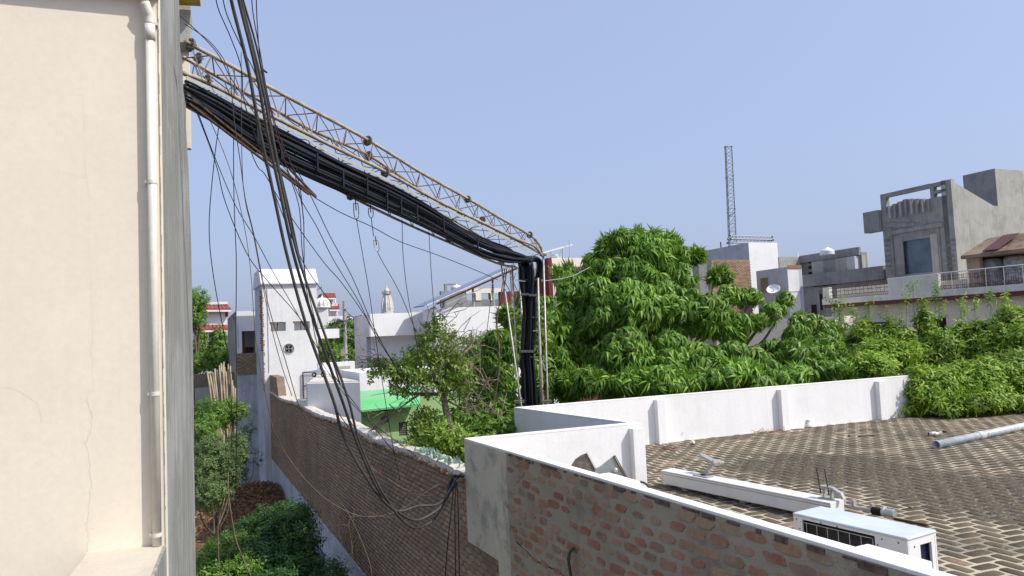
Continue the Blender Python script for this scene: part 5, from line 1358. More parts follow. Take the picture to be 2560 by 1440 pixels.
# stepped fins inside the open frame
nf = 8; cen = (LP(2264, 506) - bg_.c) @ bg_.a
fp = MB()
for k in range(nf):
    u1_ = u_a + (u_b - u_a) * k / nf; u2_ = u_a + (u_b - u_a) * (k + 1) / nf; um = (u1_ + u2_) / 2
    hh_ = .62 - abs(um - cen) / (u_b - u_a) * .55
    fp.box(up(bg_.o, zo) + bg_.a * (u1_ + .04) + bg_.b * .04, bg_.a * (u2_ - u1_ - .04), bg_.b * .2, Z * hh_)
    MB().box(up(bg_.o, zo - .35) + bg_.a * u1_ - bg_.b * .16, bg_.a * .10, bg_.b * .40, Z * (hh_ + .32)).obj('fin', m_cementl if k % 2 else m_cement, bg_.t)
fp.obj('stepped_panel', m_cement, bg_.t)
# band projecting left
p_, q_ = LP(2202, 525), LP(2164, 530)
MB().box(up(p_, LP(2202, 578)[2]) - bg_.b * .25, bg_.a * ((q_ - p_) @ bg_.a), bg_.b * .5, Z * (LP(2202, 525)[2] - LP(2202, 578)[2])).obj('projecting_band', m_cement, bg_.t)
h = bg_.hole('L', 2333, 592, 2257, 687); go_ = bg_.o + bg_.a * h[0] + Z * h[2]
MB().box(go_ + bg_.b * .15, bg_.a * (h[1] - h[0]), bg_.b * .03, Z * (h[3] - h[2])).obj('glass_pane', m_glass, bg_.t)
for x0, x1 in ((2345, 2358), (2228, 2240)): bg_.panel('frame_band', 'L', x0, 570, x1, 690, m_cement, .10)
bg_.panel('frame_band', 'L', 2358, 566, 2228, 578, m_cement, .11)
bg_.panel('frame_band', 'L', 2343, 583, 2334, 688, m_cementl, .04); bg_.panel('frame_band', 'L', 2256, 590, 2243, 688, m_cement, .04)
# moulded wavy lines
for x0, x1, y0, n_ in ((2362, 2388, 600, 7), (2212, 2226, 600, 6), (2212, 2300, 556, 2)):
    for k in range(n_):
        pts_ = [LP(x0 + (x1 - x0) * i / 12, y0 + k * 13 + 2.2 * math.sin(i * 1.9), .02) for i in range(13)]
        MB().tube(pts_, .022, 4).obj('moulded_wave', m_cement, bg_.t)
# flank with raking top, pale cement putting sunlight into its colour
rq = bg_.R
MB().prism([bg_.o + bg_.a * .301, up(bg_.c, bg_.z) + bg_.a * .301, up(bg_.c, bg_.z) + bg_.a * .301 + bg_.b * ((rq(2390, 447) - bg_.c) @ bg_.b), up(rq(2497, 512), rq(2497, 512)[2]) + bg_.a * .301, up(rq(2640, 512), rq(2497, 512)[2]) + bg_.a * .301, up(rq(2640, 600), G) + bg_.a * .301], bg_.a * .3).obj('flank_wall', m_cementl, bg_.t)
MB().box(bg_.o, bg_.b * .3, bg_.a * .3, Z * (zt0 - G)).obj('lit_tone_corner', m_cementl, bg_.t) if False else None
MB().box(bg_.o - bg_.a * .012 + bg_.b * .0, bg_.b * .31, bg_.a * .011, Z * (zt0 - G)).obj('lit_tone_corner', m_cementl, bg_.t)  # thin pale sheet extends the flank's painted sunlight to the corner
MB().box(bg_.o + bg_.b * .31 + bg_.a * .61, bg_.b * 9, bg_.a * (fa - .7), Z * (rq(2497, 530)[2] - G - .6)).obj('rear_block', m_cement, bg_.t)
sb_ = Bld('roof_stair_block', 'square grey cement stair block on the roof of the large grey house', 'building', 2487, 421, 42.5, pxR=2558, pxL=2407, zb=9.5, mat=m_cementl)
MB().box(sb_.o - sb_.b * .013, sb_.b * .012, sb_.a * sb_.LL, Z * (sb_.z - sb_.zb)).obj('painted_shade_side', m_cement, sb_.t)  # darker cement sheet puts shade into the left side's colour

# ---- balcony house in front of it
bc = Bld('balcony_house', 'long cream house with iron balcony railings and maroon band behind the bushes', 'house', 2660, 722, 28.2, LR=8, pxL=2066, body=False)
bcL = lambda px, py, off=0: bc.L(px, py, off)
zled = bcL(2345, 727)[2]; zrail = bcL(2346, 683)[2]; zm0, zm1 = bcL(2345, 752)[2], bcL(2345, 742)[2]
zled = bcL(2345, 726)[2]
uL = (bcL(2060, 760) - bc.c) @ bc.a
MB().box(up(bc.c, G) + bc.b * .5, bc.a * uL, bc.b * 5, Z * (zm0 - G)).obj('wall', m_cream2, bc.t)
MB().box(up(bc.c, zm0), bc.a * uL, bc.b * 5.5, Z * (zm1 - zm0)).obj('maroon_band', m_band, bc.t)
MB().box(up(bc.c, zm1) - bc.b * .03, bc.a * (uL + .1), bc.b * 5.5, Z * (zled - zm1)).obj('ledge', m_pale, bc.t, bevel=.02)
v0, v1 = (bcL(2345, 700) - bc.c) @ bc.a, (bcL(2218, 700) - bc.c) @ bc.a
MB().box(up(bc.c, zled) + bc.a * v0, bc.a * (v1 - v0), bc.b * .2, Z * (zrail - zled)).obj('solid_parapet', m_pale, bc.t, bevel=.02)
v2, v3 = (bcL(2071, 720) - bc.c) @ bc.a, (bcL(2056, 720) - bc.c) @ bc.a
MB().box(up(bc.c, zled) + bc.a * v2, bc.a * (v3 - v2), bc.b * .25, Z * (zrail - zled - .15)).obj('end_pier', m_pale, bc.t, bevel=.02)
m_iron = simple('rusted_railing_iron', (.13, .075, .055), .7, .2)
# left railing: lattice
H_ = zrail - zled - .1
o = up(bc.c, zled) + bc.a * v1 + bc.b * .06; Lr = v2 - v1
lat = thing('iron_lattice_railing', 'dark iron lattice railing at the left end of the cream balcony', 'railing', o)
for z in (0.03, .26, .55, .8): rod('rail', o + Z * H_ * z, o + bc.a * Lr + Z * H_ * z, .012, m_iron, lat, 4)
nl = 30
for i in range(nl):
    a_ = o + bc.a * Lr * i / nl; b_ = o + bc.a * Lr * (i + 1) / nl
    for z0, z1 in ((.03, .26), (.8, 1.0)):
        rod('lattice_bar', a_ + Z * H_ * z0, b_ + Z * H_ * z1, .008, m_iron, lat, 4); rod('lattice_bar', b_ + Z * H_ * z0, a_ + Z * H_ * z1, .008, m_iron, lat, 4)
    if i % 2 == 0: rod('baluster', a_ + Z * H_ * .26, a_ + Z * H_ * .8, .010, m_iron, lat, 4)
    if i % 4 == 1: MB().tube([a_ + bc.a * .05 * math.cos(q) + Z * (H_ * .53 + .07 * math.sin(q)) for q in np.linspace(0, 2 * math.pi, 7)], .008, 4).obj('ring', m_iron, lat)
rod('rail', o + Z * H_ * 1.0, o + bc.a * Lr + Z * H_ * 1.0, .012, m_iron, lat, 4)
MB().box(o + bc.b * .5, bc.a * Lr, bc.b * .1, Z * H_ * .78).obj('inner_wall', m_cream, bc.t)
# right railing
o = up(bc.c, zled) + bc.b * .1; Lr = v0
rl = thing('white_topped_railing', 'ornate iron railing with pale handrail in front of the dirty tanks', 'railing', o)
H_ = zrail - zled
rod('handrail', o + Z * H_, o + bc.a * Lr + Z * H_, .022, m_alu, rl, 8)
for z in (.06, .24, .62, .82): rod('rail', o + Z * H_ * z, o + bc.a * Lr + Z * H_ * z, .009, m_iron, rl, 4)
nb_ = 54
for i in range(nb_):
    a_ = o + bc.a * Lr * i / nb_
    rod('baluster', a_, a_ + Z * H_ * .82, .008, m_iron, rl, 4)
    if i % 3 == 0:
        for z in (.15, .72): MB().tube([a_ + bc.a * (.07 + .06 * math.cos(q)) + Z * (H_ * z + .05 * math.sin(q)) for q in np.linspace(0, 2 * math.pi, 7)], .008, 4).obj('scroll', m_iron, rl)
    if i % 8 == 0: rod('post', a_, a_ + Z * H_, .016, m_alu, rl, 4)
MB().box(bcL(2346, 700, -.35) * V(1, 1, 0) + Z * zled, bc.a * -1.3, bc.b * .1, Z * H_ * .55).obj('inner_wall', m_cream, bc.t)
sq_ = bcL(2441, 690, .05); sg = thing('railing_sign', 'small blue and white plate hung on the iron railing', 'sign', sq_)
MB().box(sq_ - Z * .10 - bc.a * .07, bc.a * .15, bc.b * .015, Z * .2).obj('plate', m_navy, sg)
MB().box(sq_ - Z * .07 - bc.a * .045 - bc.b * .002, bc.a * .10, bc.b * .002, Z * .14).obj('white_print', m_posterp, sg)
MB().box(sq_ - Z * .05 - bc.a * .035 - bc.b * .004, bc.a * .03, bc.b * .002, Z * .05).box(sq_ - Z * .05 + bc.a * .01 - bc.b * .004, bc.a * .03, bc.b * .002, Z * .05).box(sq_ + Z * .03 - bc.a * .035 - bc.b * .004, bc.a * .08, bc.b * .002, Z * .012).obj('blue_print', m_bluep, sg)
# tank shed on the balcony roof
sh_a, sh_b = bcL(2411, 640, -1.2), bcL(2660, 600, -1.2)
shd = thing('tank_shed', 'stained brown sloping roofed shed sheltering two dirty water tanks', 'shed', up(sh_a, zled))
ze = sh_a[2]; zr_ = bcL(2431, 601, -2.6)[2]; Ls = (sh_a - sh_b) @ bc.a
oo = up(sh_b, 0)
MB().prism([up(sh_a, ze) - bc.b * .25, up(sh_a, ze - .14) - bc.b * .25, up(sh_a, ze - .14) + bc.b * 2.6, up(sh_a, zr_) + bc.b * 2.6, up(sh_a, zr_) + bc.b * 1.35 - bc.a * .25], -bc.a * Ls).obj('roof', m_brownr, shd)
pa_ = [onpl(*p, up(sh_a, ze), bc.a) for p in ((2463, 628), (2503, 622))]
dsl = (bc.b * 1.6 + Z * (zr_ - ze)); dsl = dsl / np.linalg.norm(dsl)
o1_ = up(pa_[0], ze + .06) - bc.b * .18; w1_ = (pa_[0] - pa_[1]) @ bc.a
MB().box(o1_ + Z * .03, -bc.a * w1_, (bc.b * 1.35 + Z * (zr_ - ze)) * .85 - bc.a * .2, Z * .03).obj('maroon_sheet', simple('faded_maroon_sheet', (.15, .06, .06), .8, 0, .15, 6), shd)
xw = (sh_a - onpl(2450, 660, sh_a, bc.a)) @ bc.a
MB().box(up(sh_a, zled) - bc.a * xw, bc.a * (xw - .08), bc.b * .2, Z * (ze - .14 - zled)).box(up(sh_a, zled) - bc.a * .08, bc.a * .08 * .0 + bc.a * .01, bc.b * 2.4, Z * (ze - .14 - zled)).obj('side_wall', m_pinkw, shd)
MB().box(up(sh_a, zled) + bc.b * 2.4 - bc.a * Ls, bc.a * Ls, bc.b * .1, Z * (ze - zled)).obj('rear_wall', m_mortar2, shd)
for (x0, x1, lb) in ((2451, 2509, 'left dirty white tank inside the brown shed, plain and cracked'), (2512, 2566, 'right dirty white tank inside the brown shed, with teal print')):
    c_l, c_r = onpl(x0, 660, sh_a + bc.b * .9, bc.a), onpl(x1, 660, sh_a + bc.b * .9, bc.a); rr1 = np.linalg.norm(c_l - c_r) / 2 * .97; cc1 = up((c_l + c_r) / 2, zled)
    tkk = thing('shed_tank', lb, 'water tank', cc1, 'tanks in the brown shed'); hh1 = ze - zled - .22
    MB().lathe(cc1, [(rr1, 0)] + [(rr1 * (1 - .012 * (i % 2)), hh1 * i / 8) for i in range(1, 8)] + [(rr1 * .93, hh1), (rr1 * .4, hh1 + .05)], 26).obj('tank_body', m_tankd, tkk, True)
    if x0 > 2500:
        fd = unit(-bc.b * 1.0 - bc.a * .1); b2 = V(-fd[1], fd[0], 0)
        tm = bpy.data.curves.new('tank_lettering', 'FONT'); tm.body = 'BHARAT'; tm.size = .13; tm.extrude = .002; tm.align_x = 'CENTER'; tc = bpy.data.objects.new('tank_lettering_curve', tm); col.objects.link(tc); bpy.context.view_layer.update(); tme = bpy.data.meshes.new_from_object(tc); bpy.data.objects.remove(tc); tme.materials.clear(); tme.materials.append(m_tealp)
        to = bpy.data.objects.new('tank_lettering', tme); col.objects.link(to); to.parent = tkk
        pos = cc1 + fd * (rr1 + .012) + Z * (hh1 * .62)
        xdir = -bc.a; to.matrix_basis = Matrix.Translation(-Vector(cc1)) @ frame(pos, xdir, Z, fd)
# twigs heap on the balcony
tg = MB()
for i in range(170):
    d_ = R.uniform(.3, v0 - 1.2); q = up(bc.c, zled + R.uniform(0, .22)) + bc.a * d_ + bc.b * R.uniform(.2, .7); dd_ = unit(V(R.uniform(-1, 1), R.uniform(-1, 1), R.uniform(-.3, .4))) * R.uniform(.1, .4)
    tg.tube([q, q + dd_], R.uniform(.005, .014), 4)
tag(tg.obj('twig_heap', m_barkp, None), 'heap of dry twigs and sticks piled behind the ornate iron railing', 'twig heap', kind='stuff')
for (x0, y0, x1, y1) in ((2290, 795, 2309, 810), (2330, 792, 2368, 838), (2160, 802, 2178, 820), (2180, 806, 2235, 845), (2480, 800, 2505, 850), (2538, 778, 2562, 840)):
    p, k = onpl(x0, y0, bc.c + bc.b * .5, bc.a), onpl(x1, y1, bc.c + bc.b * .5, bc.a); u_0, u_1 = sorted(((p - bc.c) @ bc.a, (k - bc.c) @ bc.a)); z0, z1 = sorted((p[2], k[2]))
    MB().box(up(bc.c, z0) + bc.a * u_0 + bc.b * .47, bc.a * (u_1 - u_0), bc.b * .031, Z * (z1 - z0)).obj('window', m_dark, bc.t)
    MB().box(up(bc.c, z1) + bc.a * (u_0 - .05) + bc.b * .40, bc.a * (u_1 - u_0 + .1), bc.b * .1, Z * .06).obj('window_lintel', m_cream2, bc.t)
low2 = Bld('low_cream_building', 'low cream building glimpsed between the mango and the bushes', 'building', 2110, 790, 36, pxR=2150, LL=7, mat=m_cream)
# ------------------------------------------------------------------ vegetation
def leaf_tmpl(L, W, droop, fold=.0):
    """one pointed leaf along +x, drooping towards -z"""
    v = [(0, 0, 0), (.35 * L, -W / 2, -.10 * droop * L + fold), (.35 * L, W / 2, -.10 * droop * L + fold), (.72 * L, -W * .36, -.42 * droop * L + fold), (.72 * L, W * .36, -.42 * droop * L + fold), (L, 0, -.85 * droop * L),
         (.35 * L, 0, -.10 * droop * L), (.72 * L, 0, -.42 * droop * L)]
    f = [(0, 1, 6), (0, 6, 2), (1, 3, 7, 6), (6, 7, 4, 2), (3, 5, 7), (7, 5, 4)]
    return np.array(v), f
def rosette(n, L, W, seed, droop=1.0, up_=.35):
    """ring of drooping leaves about +z; each leaf its own island"""
    rr = random.Random(seed); V_, F_ = [], []
    for i in range(n):
        v, f = leaf_tmpl(L * rr.uniform(.7, 1.15), W * rr.uniform(.8, 1.2), droop * rr.uniform(.7, 1.4), W * .16)
        a = i * 2.4 + rr.uniform(-.3, .3); el = rr.uniform(-.35, up_ * .5) + (i / n) * (.12 if droop > 1 else .35)
        M = rotm(V(0, 0, 1), a) @ rotm(V(0, 1, 0), -el)
        k = len(V_); V_ += [tuple(M @ p + V(0, 0, .015 * i * L * 5 / n)) for p in v]; F_ += [tuple(j + k for j in q) for q in f]
    return np.array(V_), F_
def spray(n, L, W, seed, length, droop=.4):
    """twig with alternate leaves along +z"""
    rr = random.Random(seed); V_, F_ = [], []
    for i in range(n):
        v, f = leaf_tmpl(L * rr.uniform(.7, 1.2), W * rr.uniform(.8, 1.2), droop * rr.uniform(.4, 1.5), W * .14)
        a = i * 2.4 + rr.uniform(-.4, .4); el = rr.uniform(.0, .9)
        M = rotm(V(0, 0, 1), a) @ rotm(V(0, 1, 0), -el)
        k = len(V_); z = length * i / n; V_ += [tuple(M @ p + V(0, 0, z)) for p in v]; F_ += [tuple(j + k for j in q) for q in f]
    return np.array(V_), F_
def lumps_pts(lumps, n, rng, shell=.75, face=True):
    """points in and on a union of ellipsoids; returns pos, normal"""
    C_ = np.array([l[0] for l in lumps]); Rr = np.array([l[1] for l in lumps])
    wgt = (Rr[:, 0] * Rr[:, 2]); wgt = wgt / wgt.sum()
    pos, nor = [], []
    while len(pos) < n:
        i = rng.choice(len(lumps), p=wgt); d = rng.normal(size=3); d /= np.linalg.norm(d)
        if d[2] < -.55 and rng.random() < .7: continue
        if face and d[1] > .35 and rng.random() < .75: continue
        r = shell + (1.04 - shell) * rng.random() ** .55
        r *= 1 + .10 * math.sin(d[0] * 7 + i) * math.cos(d[2] * 6 + i * 2)
        p = C_[i] + d * Rr[i] * r
        q = (p - C_) / Rr; dd = (q ** 2).sum(1); dd[i] = 9
        if dd.min() < .5 and rng.random() < .93: continue
        pos.append(p); nor.append(unit(d / Rr[i]))
    return np.array(pos), np.array(nor)
def crown(parent, lumps, n, tmpls, mat, rng, size=(.8, 1.2), upb=.5, shell=.75, parts=0, pname='leaf_cluster', inner=0, imat=None, cname='crown', face=True, wild=.35, split=None):
    pos, nor = lumps_pts(lumps, n, rng, shell, face)
    order = np.argsort(np.linalg.norm(pos - C0, axis=1)); pos, nor = pos[order], nor[order]
    rot = []
    for p, d in zip(pos, nor):
        z = unit(d * (1 - upb) + V(0, 0, upb) + rng.normal(size=3) * wild)
        rot.append(align(z, rng.uniform(0, 6.28), rng.uniform(*size)))
    rot = np.array(rot); k = len(tmpls); idx = np.arange(len(pos))
    start = 0
    if parts:
        mes = []
        for (tv, tf) in tmpls:
            b = MB(); b.add(tv, tf); mes.append(b.mesh(pname, mat))
        cand = [i for i in range(len(pos)) if nor[i][1] < .2][:parts]
        for i in cand:
            m = rot[i]; place(pname, mes[i % k], parent, frame(pos[i], m[:, 0], m[:, 1], m[:, 2]))
        idx = np.array([i for i in idx if i not in set(cand)])
    for j in range(k):
        s = idx[idx % k == j]
        if len(s): 
            m2 = mat if split is None else (split[1] if rng.random() < split[0] else mat)
            tag(inst(cname, tmpls[j][0], tmpls[j][1], pos[s], rot[s], m2, parent), kind='stuff')
    if inner:
        pos = []
        for _ in range(inner):
            i = rng.integers(len(lumps)); d = rng.normal(size=3); d /= np.linalg.norm(d); pos.append(lumps[i][0] + d * lumps[i][1] * .72 * rng.random() ** .5)
        rot = np.array([align(unit(rng.normal(size=3)), rng.uniform(0, 6.28), rng.uniform(*size)) for _ in pos])
        tag(inst(cname, tmpls[0][0], tmpls[0][1], np.array(pos), rot, imat or mat, parent), kind='stuff')
def lump(px, py, Y, rpx, rz=None, ry=None):
    c = P(px, py, Y); r = rpx * Y / FOC; return (c, np.array([r, ry if ry else r * .85, (rz or rpx) * Y / FOC]))
def bumpy(lumps, k, f, rng):
    """break each big lump into a core and smaller clumps on its surface"""
    out = []
    for c, r in lumps:
        out.append((c, r * .72))
        for _ in range(k):
            d = rng.normal(size=3); d[1] = -abs(d[1]) if rng.random() < .7 else d[1]; d /= np.linalg.norm(d); out.append((c + d * r * .72, r * f * rng.uniform(.7, 1.15)))
    return out
def branches(parent, base, lumps, r0_, m, rng, sub=3, name='branch', trunk_top=None):
    tt = trunk_top if trunk_top is not None else up(base, 0) * V(1, 1, 0) + Z * (base[2] + .4 * (np.mean([l[0][2] for l in lumps]) - base[2]))
    mid = (base + tt) / 2 + rng.normal(size=3) * .05
    MB().tube(cr([base - Z * .1, mid, tt], 5), list(np.linspace(r0_, r0_ * .75, 11)), 10).obj('trunk', m, parent, True)
    for c, r in lumps:
        md = (tt * .5 + c * .5) + rng.normal(size=3) * .2 - Z * .15; n_ = 11
        q = cr([tt, md, c], 5); MB().tube(q, list(np.linspace(r0_ * .5, r0_ * .14, len(q))), 7).obj(name, m, parent, True)
        tb_ = MB()
        for k in range(sub):
            d = rng.normal(size=3); d[2] = abs(d[2]) * .6; d /= np.linalg.norm(d); e_ = c + d * r * .85; s_ = md * .3 + c * .7
            q = cr([s_, (s_ + e_) / 2 + rng.normal(size=3) * .08, e_], 4); tb_.tube(q, list(np.linspace(r0_ * .16, r0_ * .05, len(q))), 5)
        tb_.obj('twigs', m, parent, True)
rng = np.random.default_rng(11)
# --- mango tree
mgL = [lump(1690, 712, 20.6, 56, 46), lump(1590, 740, 20.2, 90, 60), lump(1440, 730, 20.6, 52, 50), lump(1600, 705, 20.8, 115, 78), lump(1510, 670, 20.9, 55, 50), lump(1600, 630, 20.9, 75, 48), lump(1465, 790, 20.3, 70, 70), lump(1590, 660, 20.5, 92, 72), lump(1515, 640, 21, 42, 40), lump(1680, 655, 21, 54, 48), lump(1560, 600, 20.9, 50, 26), lump(1640, 600, 20.9, 46, 26), lump(1450, 740, 20.5, 65, 55), lump(1415, 690, 21.5, 30, 28), lump(1560, 760, 19.5, 120, 90), lump(1700, 770, 20, 110, 80),
       lump(1440, 850, 20, 80, 75), lump(1560, 890, 18.8, 110, 80), lump(1700, 900, 18.8, 120, 75), lump(1830, 900, 19.2, 110, 70), lump(1830, 820, 20.5, 60, 44), lump(1800, 690, 21.5, 24, 26), lump(1738, 640, 22, 16, 14),
       lump(1930, 890, 19.8, 85, 60), lump(1540, 605, 21, 36, 14), lump(1605, 590, 21, 40, 18), lump(1680, 615, 21.3, 22, 12), lump(1480, 950, 18.2, 80, 50), lump(1640, 950, 17.8, 120, 45), lump(1780, 940, 18.2, 120, 45), lump(1920, 935, 18.8, 100, 36), lump(1400, 930, 19, 50, 80), lump(2030, 925, 19.5, 60, 30)]
mg = thing('mango_tree', 'big dense mango tree with drooping glossy leaves behind the white parapet', 'tree', up(P(1620, 950, 20.5), G))
ros = [rosette(13, .195, .060, s, 1.45, .1) for s in (1, 2, 3)] + [rosette(10, .22, .064, 9, 1.7, .05)]
crown(mg, bumpy(mgL, 8, .38, rng), 5200, ros, m_mango, rng, (.75, 1.2), .55, .72, parts=300, inner=1500, wild=.24)
branches(mg, up(P(1620, 950, 20.5), G), mgL[:14], .24, m_bark, rng, 3)
# yellowish limb reaching right
my = [lump(1935, 775, 20.5, 34, 22), lump(1900, 800, 20.5, 34, 22), lump(1965, 745, 20.8, 22, 20), lump(1870, 745, 21, 40, 26), lump(1820, 740, 21, 30, 30), lump(1990, 830, 20.5, 30, 24)]
mt_ = thing('leaning_mango_limb_tree', 'smaller yellow tipped mango tree reaching right beyond the big mango', 'tree', up(P(1900, 900, 20.8), G))
crown(mt_, my, 300, ros, m_mango, rng, (.6, 1.0), .45, .5, split=(.55, m_mangoy))
branches(mt_, up(P(1900, 900, 20.8), G), my, .12, m_bark, rng, 3, trunk_top=P(1850, 880, 20.8))
# --- second mango-like tree further right and the bright bushes
sprs = [spray(12, .155, .05, s, .36, .8) for s in (4, 5, 6)]
t2L = [lump(2015, 830, 21, 40, 44), lump(2060, 870, 20.5, 55, 55), lump(2000, 890, 20, 50, 50), lump(2080, 830, 21.5, 30, 40), lump(2060, 920, 19.5, 70, 30), lump(1985, 800, 21.5, 22, 22)]
t2 = thing('yellow_tipped_tree', 'leafy tree with yellow green tips between the mango and the right bushes', 'tree', up(P(2040, 900, 21), G))
crown(t2, bumpy(t2L, 5, .45, rng), 460, ros, m_mango, rng, (.5, .85), .45, .6, inner=160, split=(.3, m_mangoy))
crown(t2, [lump(2020, 800, 21, 40, 16), lump(2075, 815, 21, 40, 18)], 50, ros[:2], m_mangoy, rng, (.5, .8), .6, .7, cname='yellow_tips')
branches(t2, up(P(2040, 900, 21), G), t2L[:4], .10, m_bark, rng, 2)
bsL = [lump(2160, 835, 23, 24, 14), lump(2310, 815, 22.8, 20, 18), lump(2435, 835, 22.4, 22, 14), lump(2515, 805, 22, 20, 24), lump(2245, 850, 22.8, 30, 30), lump(2180, 850, 23, 26, 30), lump(2400, 850, 22.5, 30, 30), lump(2540, 830, 21.5, 34, 40), lump(2130, 880, 23.5, 45, 45), lump(2210, 905, 22, 80, 48), lump(2290, 900, 22.5, 70, 42), lump(2370, 895, 22.3, 60, 50), lump(2430, 905, 22, 60, 50), lump(2500, 885, 21.5, 60, 56), lump(2575, 890, 20.5, 50, 80), lump(2150, 925, 21, 70, 36), lump(2470, 850, 22, 28, 36), lump(2320, 865, 22.6, 26, 26)]
bu = thing('bright_shrub', 'wide bright green shrub mass rising behind the parapet at right', 'shrub', up(P(2350, 950, 22), G), 'shrubs spilling over the parapet')
crown(bu, bumpy(bsL, 9, .36, rng), 3000, sprs, m_bush, rng, (.75, 1.2), .5, .62, parts=120, inner=900, pname='leafy_twig')
branches(bu, up(P(2350, 950, 22), G), bsL, .10, m_bark, rng, 2)
b2L = [lump(2330, 985, 18.6, 65, 55), lump(2400, 970, 18.8, 80, 65), lump(2490, 965, 19, 80, 60), lump(2570, 960, 19, 60, 60), lump(2290, 960, 19, 40, 30), lump(2370, 1020, 18.2, 70, 20), lump(2450, 1010, 18.3, 80, 26), lump(2540, 1000, 18.5, 60, 24), lump(2290, 1025, 18.5, 26, 14)]
b2_ = thing('spilling_shrub', 'bright green shrub drooping over the white parapet onto the brick terrace', 'shrub', up(P(2420, 1020, 18.9), FL), 'shrubs spilling over the parapet')
crown(b2_, bumpy(b2L, 8, .38, rng), 2300, sprs, m_bush, rng, (.6, 1.0), .45, .6, parts=180, inner=500, pname='leafy_twig')
# tall shoots standing above the bushes
def shoot(px, py0, py1, Y, n_, label, m=m_bush, s=.8):
    base, top = P(px + R.uniform(-8, 8), py1, Y), P(px, py0, Y)
    t = thing('tall_shoot', label, 'shoot', base, 'tall shoots above the shrubs')
    MB().tube(cr([base, (base + top) / 2 + V(R.uniform(-.08, .08), 0, 0), top], 4), .006, 5).obj('stem', m_bark, t)
    pos = [base + (top - base) * (1 - .85 * i / n_ * (.55 if n_ > 5 else .25)) + V(R.uniform(-.05, .05), R.uniform(-.05, .05), 0) for i in range(n_)]
    rot = [align(unit(V(R.uniform(-.7, .7), R.uniform(-.5, .5), .7)), R.uniform(0, 6.28), R.uniform(.7, 1.15) * s * 1.25) for _ in pos]
    tag(inst('leaves', sprs[0][0], sprs[0][1], np.array(pos), np.array(rot), m, t), kind='stuff')
SH = [(2302, 756, 880, 10, 'shoot with a dense leaf ball standing against the maroon band'), (2350, 745, 880, 7, 'tall shoot leaning right beside the dense leaf ball'), (2398, 748, 870, 3, 'thin shoot with one leaf tuft, first right of centre in front of the cream wall'), (2412, 775, 880, 4, 'short shoot with a drooping tuft just right of the thin one'), (2435, 757, 880, 3, 'thin shoot with a small round tuft before the cream wall'),
      (2476, 740, 880, 5, 'tallest thin shoot right of centre, tuft touching the maroon band'), (2512, 750, 870, 9, 'leafy shoot leaning right near the picture edge'), (2546, 790, 880, 10, 'bushy shoot at the far right edge'), (2267, 745, 880, 3, 'small tuft of leaves at the foot of the solid grey parapet'), (2282, 708, 880, 4, 'highest shoot reaching up over the solid grey parapet'), (2340, 722, 860, 3, 'small shoot reaching the balcony ledge'),
      (2170, 765, 880, 8, 'shoot in front of the ledge below the iron lattice railing'), (2140, 780, 880, 6, 'shoot at the left end under the lattice railing'), (2105, 765, 880, 6, 'shoot before the dark grey house corner'), (2250, 790, 890, 6, 'shoot beneath the solid grey parapet among the shrubs'), (2217, 790, 890, 6, 'shoot under the right end of the lattice railing'), (2085, 760, 870, 5, 'shoot rising beside the end pier of the balcony')]
for i, (x, y0, y1, n_, lb) in enumerate(SH): shoot(x, y0, y1 + 20, 22.6 + (i % 3) * .3, n_, lb)
# --- small bare-branched garden tree
gt = thing('small_garden_tree', 'small pale trunked garden tree with tangled bare branches and lime leaves', 'tree', up(P(1116, 1170, 14.6), G))
tpts = [P(1110, 1230, 14.6), P(1118, 1150, 14.6), P(1130, 1085, 14.6), P(1118, 1040, 14.6), P(1108, 985, 14.6)]
tpts = [up(tpts[0], G)] + tpts
q = cr(tpts, 5); MB().tube(q, list(np.linspace(.11, .06, len(q))), 10).obj('trunk', m_barkp, gt, True)
def limb(pts_, r0_, r1_, d=14.6, sub=6, mm=m_barkp):
    q = cr([P(x, y, d + R.uniform(-.3, .3)) for x, y in pts_], 5)
    MB().tube(q, list(np.linspace(r0_, r1_, len(q))), 7).obj('branch', mm, gt, True)
    tb_ = MB()
    for k in range(sub):
        i = R.randrange(len(q) // 3, len(q)); p = q[i]
        for _ in range(3):
            e_ = p + unit(V(R.uniform(-1, 1), R.uniform(-1, 1), R.uniform(-.7, .9))) * R.uniform(.15, .6)
            m1 = (p + e_) / 2 + V(R.uniform(-.08, .08), 0, R.uniform(-.06, .1))
            tb_.tube(cr([p, m1, e_], 3), [.008, .007, .006, .005, .004, .004, .003], 4) if False else tb_.tube([p, m1, e_], [.008, .006, .003], 4)
            p = m1
    tb_.obj('twigs', mm, gt)
limb([(1108, 985), (1060, 985), (1010, 980), (985, 950), (970, 925)], .04, .012, sub=12)
limb([(1050, 985), (1000, 1020), (950, 1060), (920, 1080)], .02, .006, sub=12)
limb([(1108, 985), (1085, 940), (1110, 910), (1150, 890), (1180, 860), (1178, 830)], .045, .01, sub=12)
limb([(1110, 990), (1150, 960), (1200, 960), (1230, 980)], .03, .008, sub=9)
limb([(1090, 945), (1070, 900), (1060, 850), (1085, 820)], .025, .007, sub=10)
limb([(1115, 1000), (1160, 1020), (1210, 1010), (1240, 1030)], .02, .006, sub=9)
limb([(1150, 900), (1195, 925), (1215, 960)], .02, .006, sub=9)
limb([(1085, 850), (1083, 800), (1090, 790)], .008, .004, sub=4)
limb([(1150, 890), (1130, 830), (1110, 800)], .010, .004, sub=6)
limb([(970, 925), (940, 910), (915, 895)], .010, .004, sub=8)
limb([(1125, 1080), (1090, 1110), (1050, 1120)], .014, .005, sub=8)
lime = [spray(7, .085, .035, s, .16, .2) for s in (21, 22)]
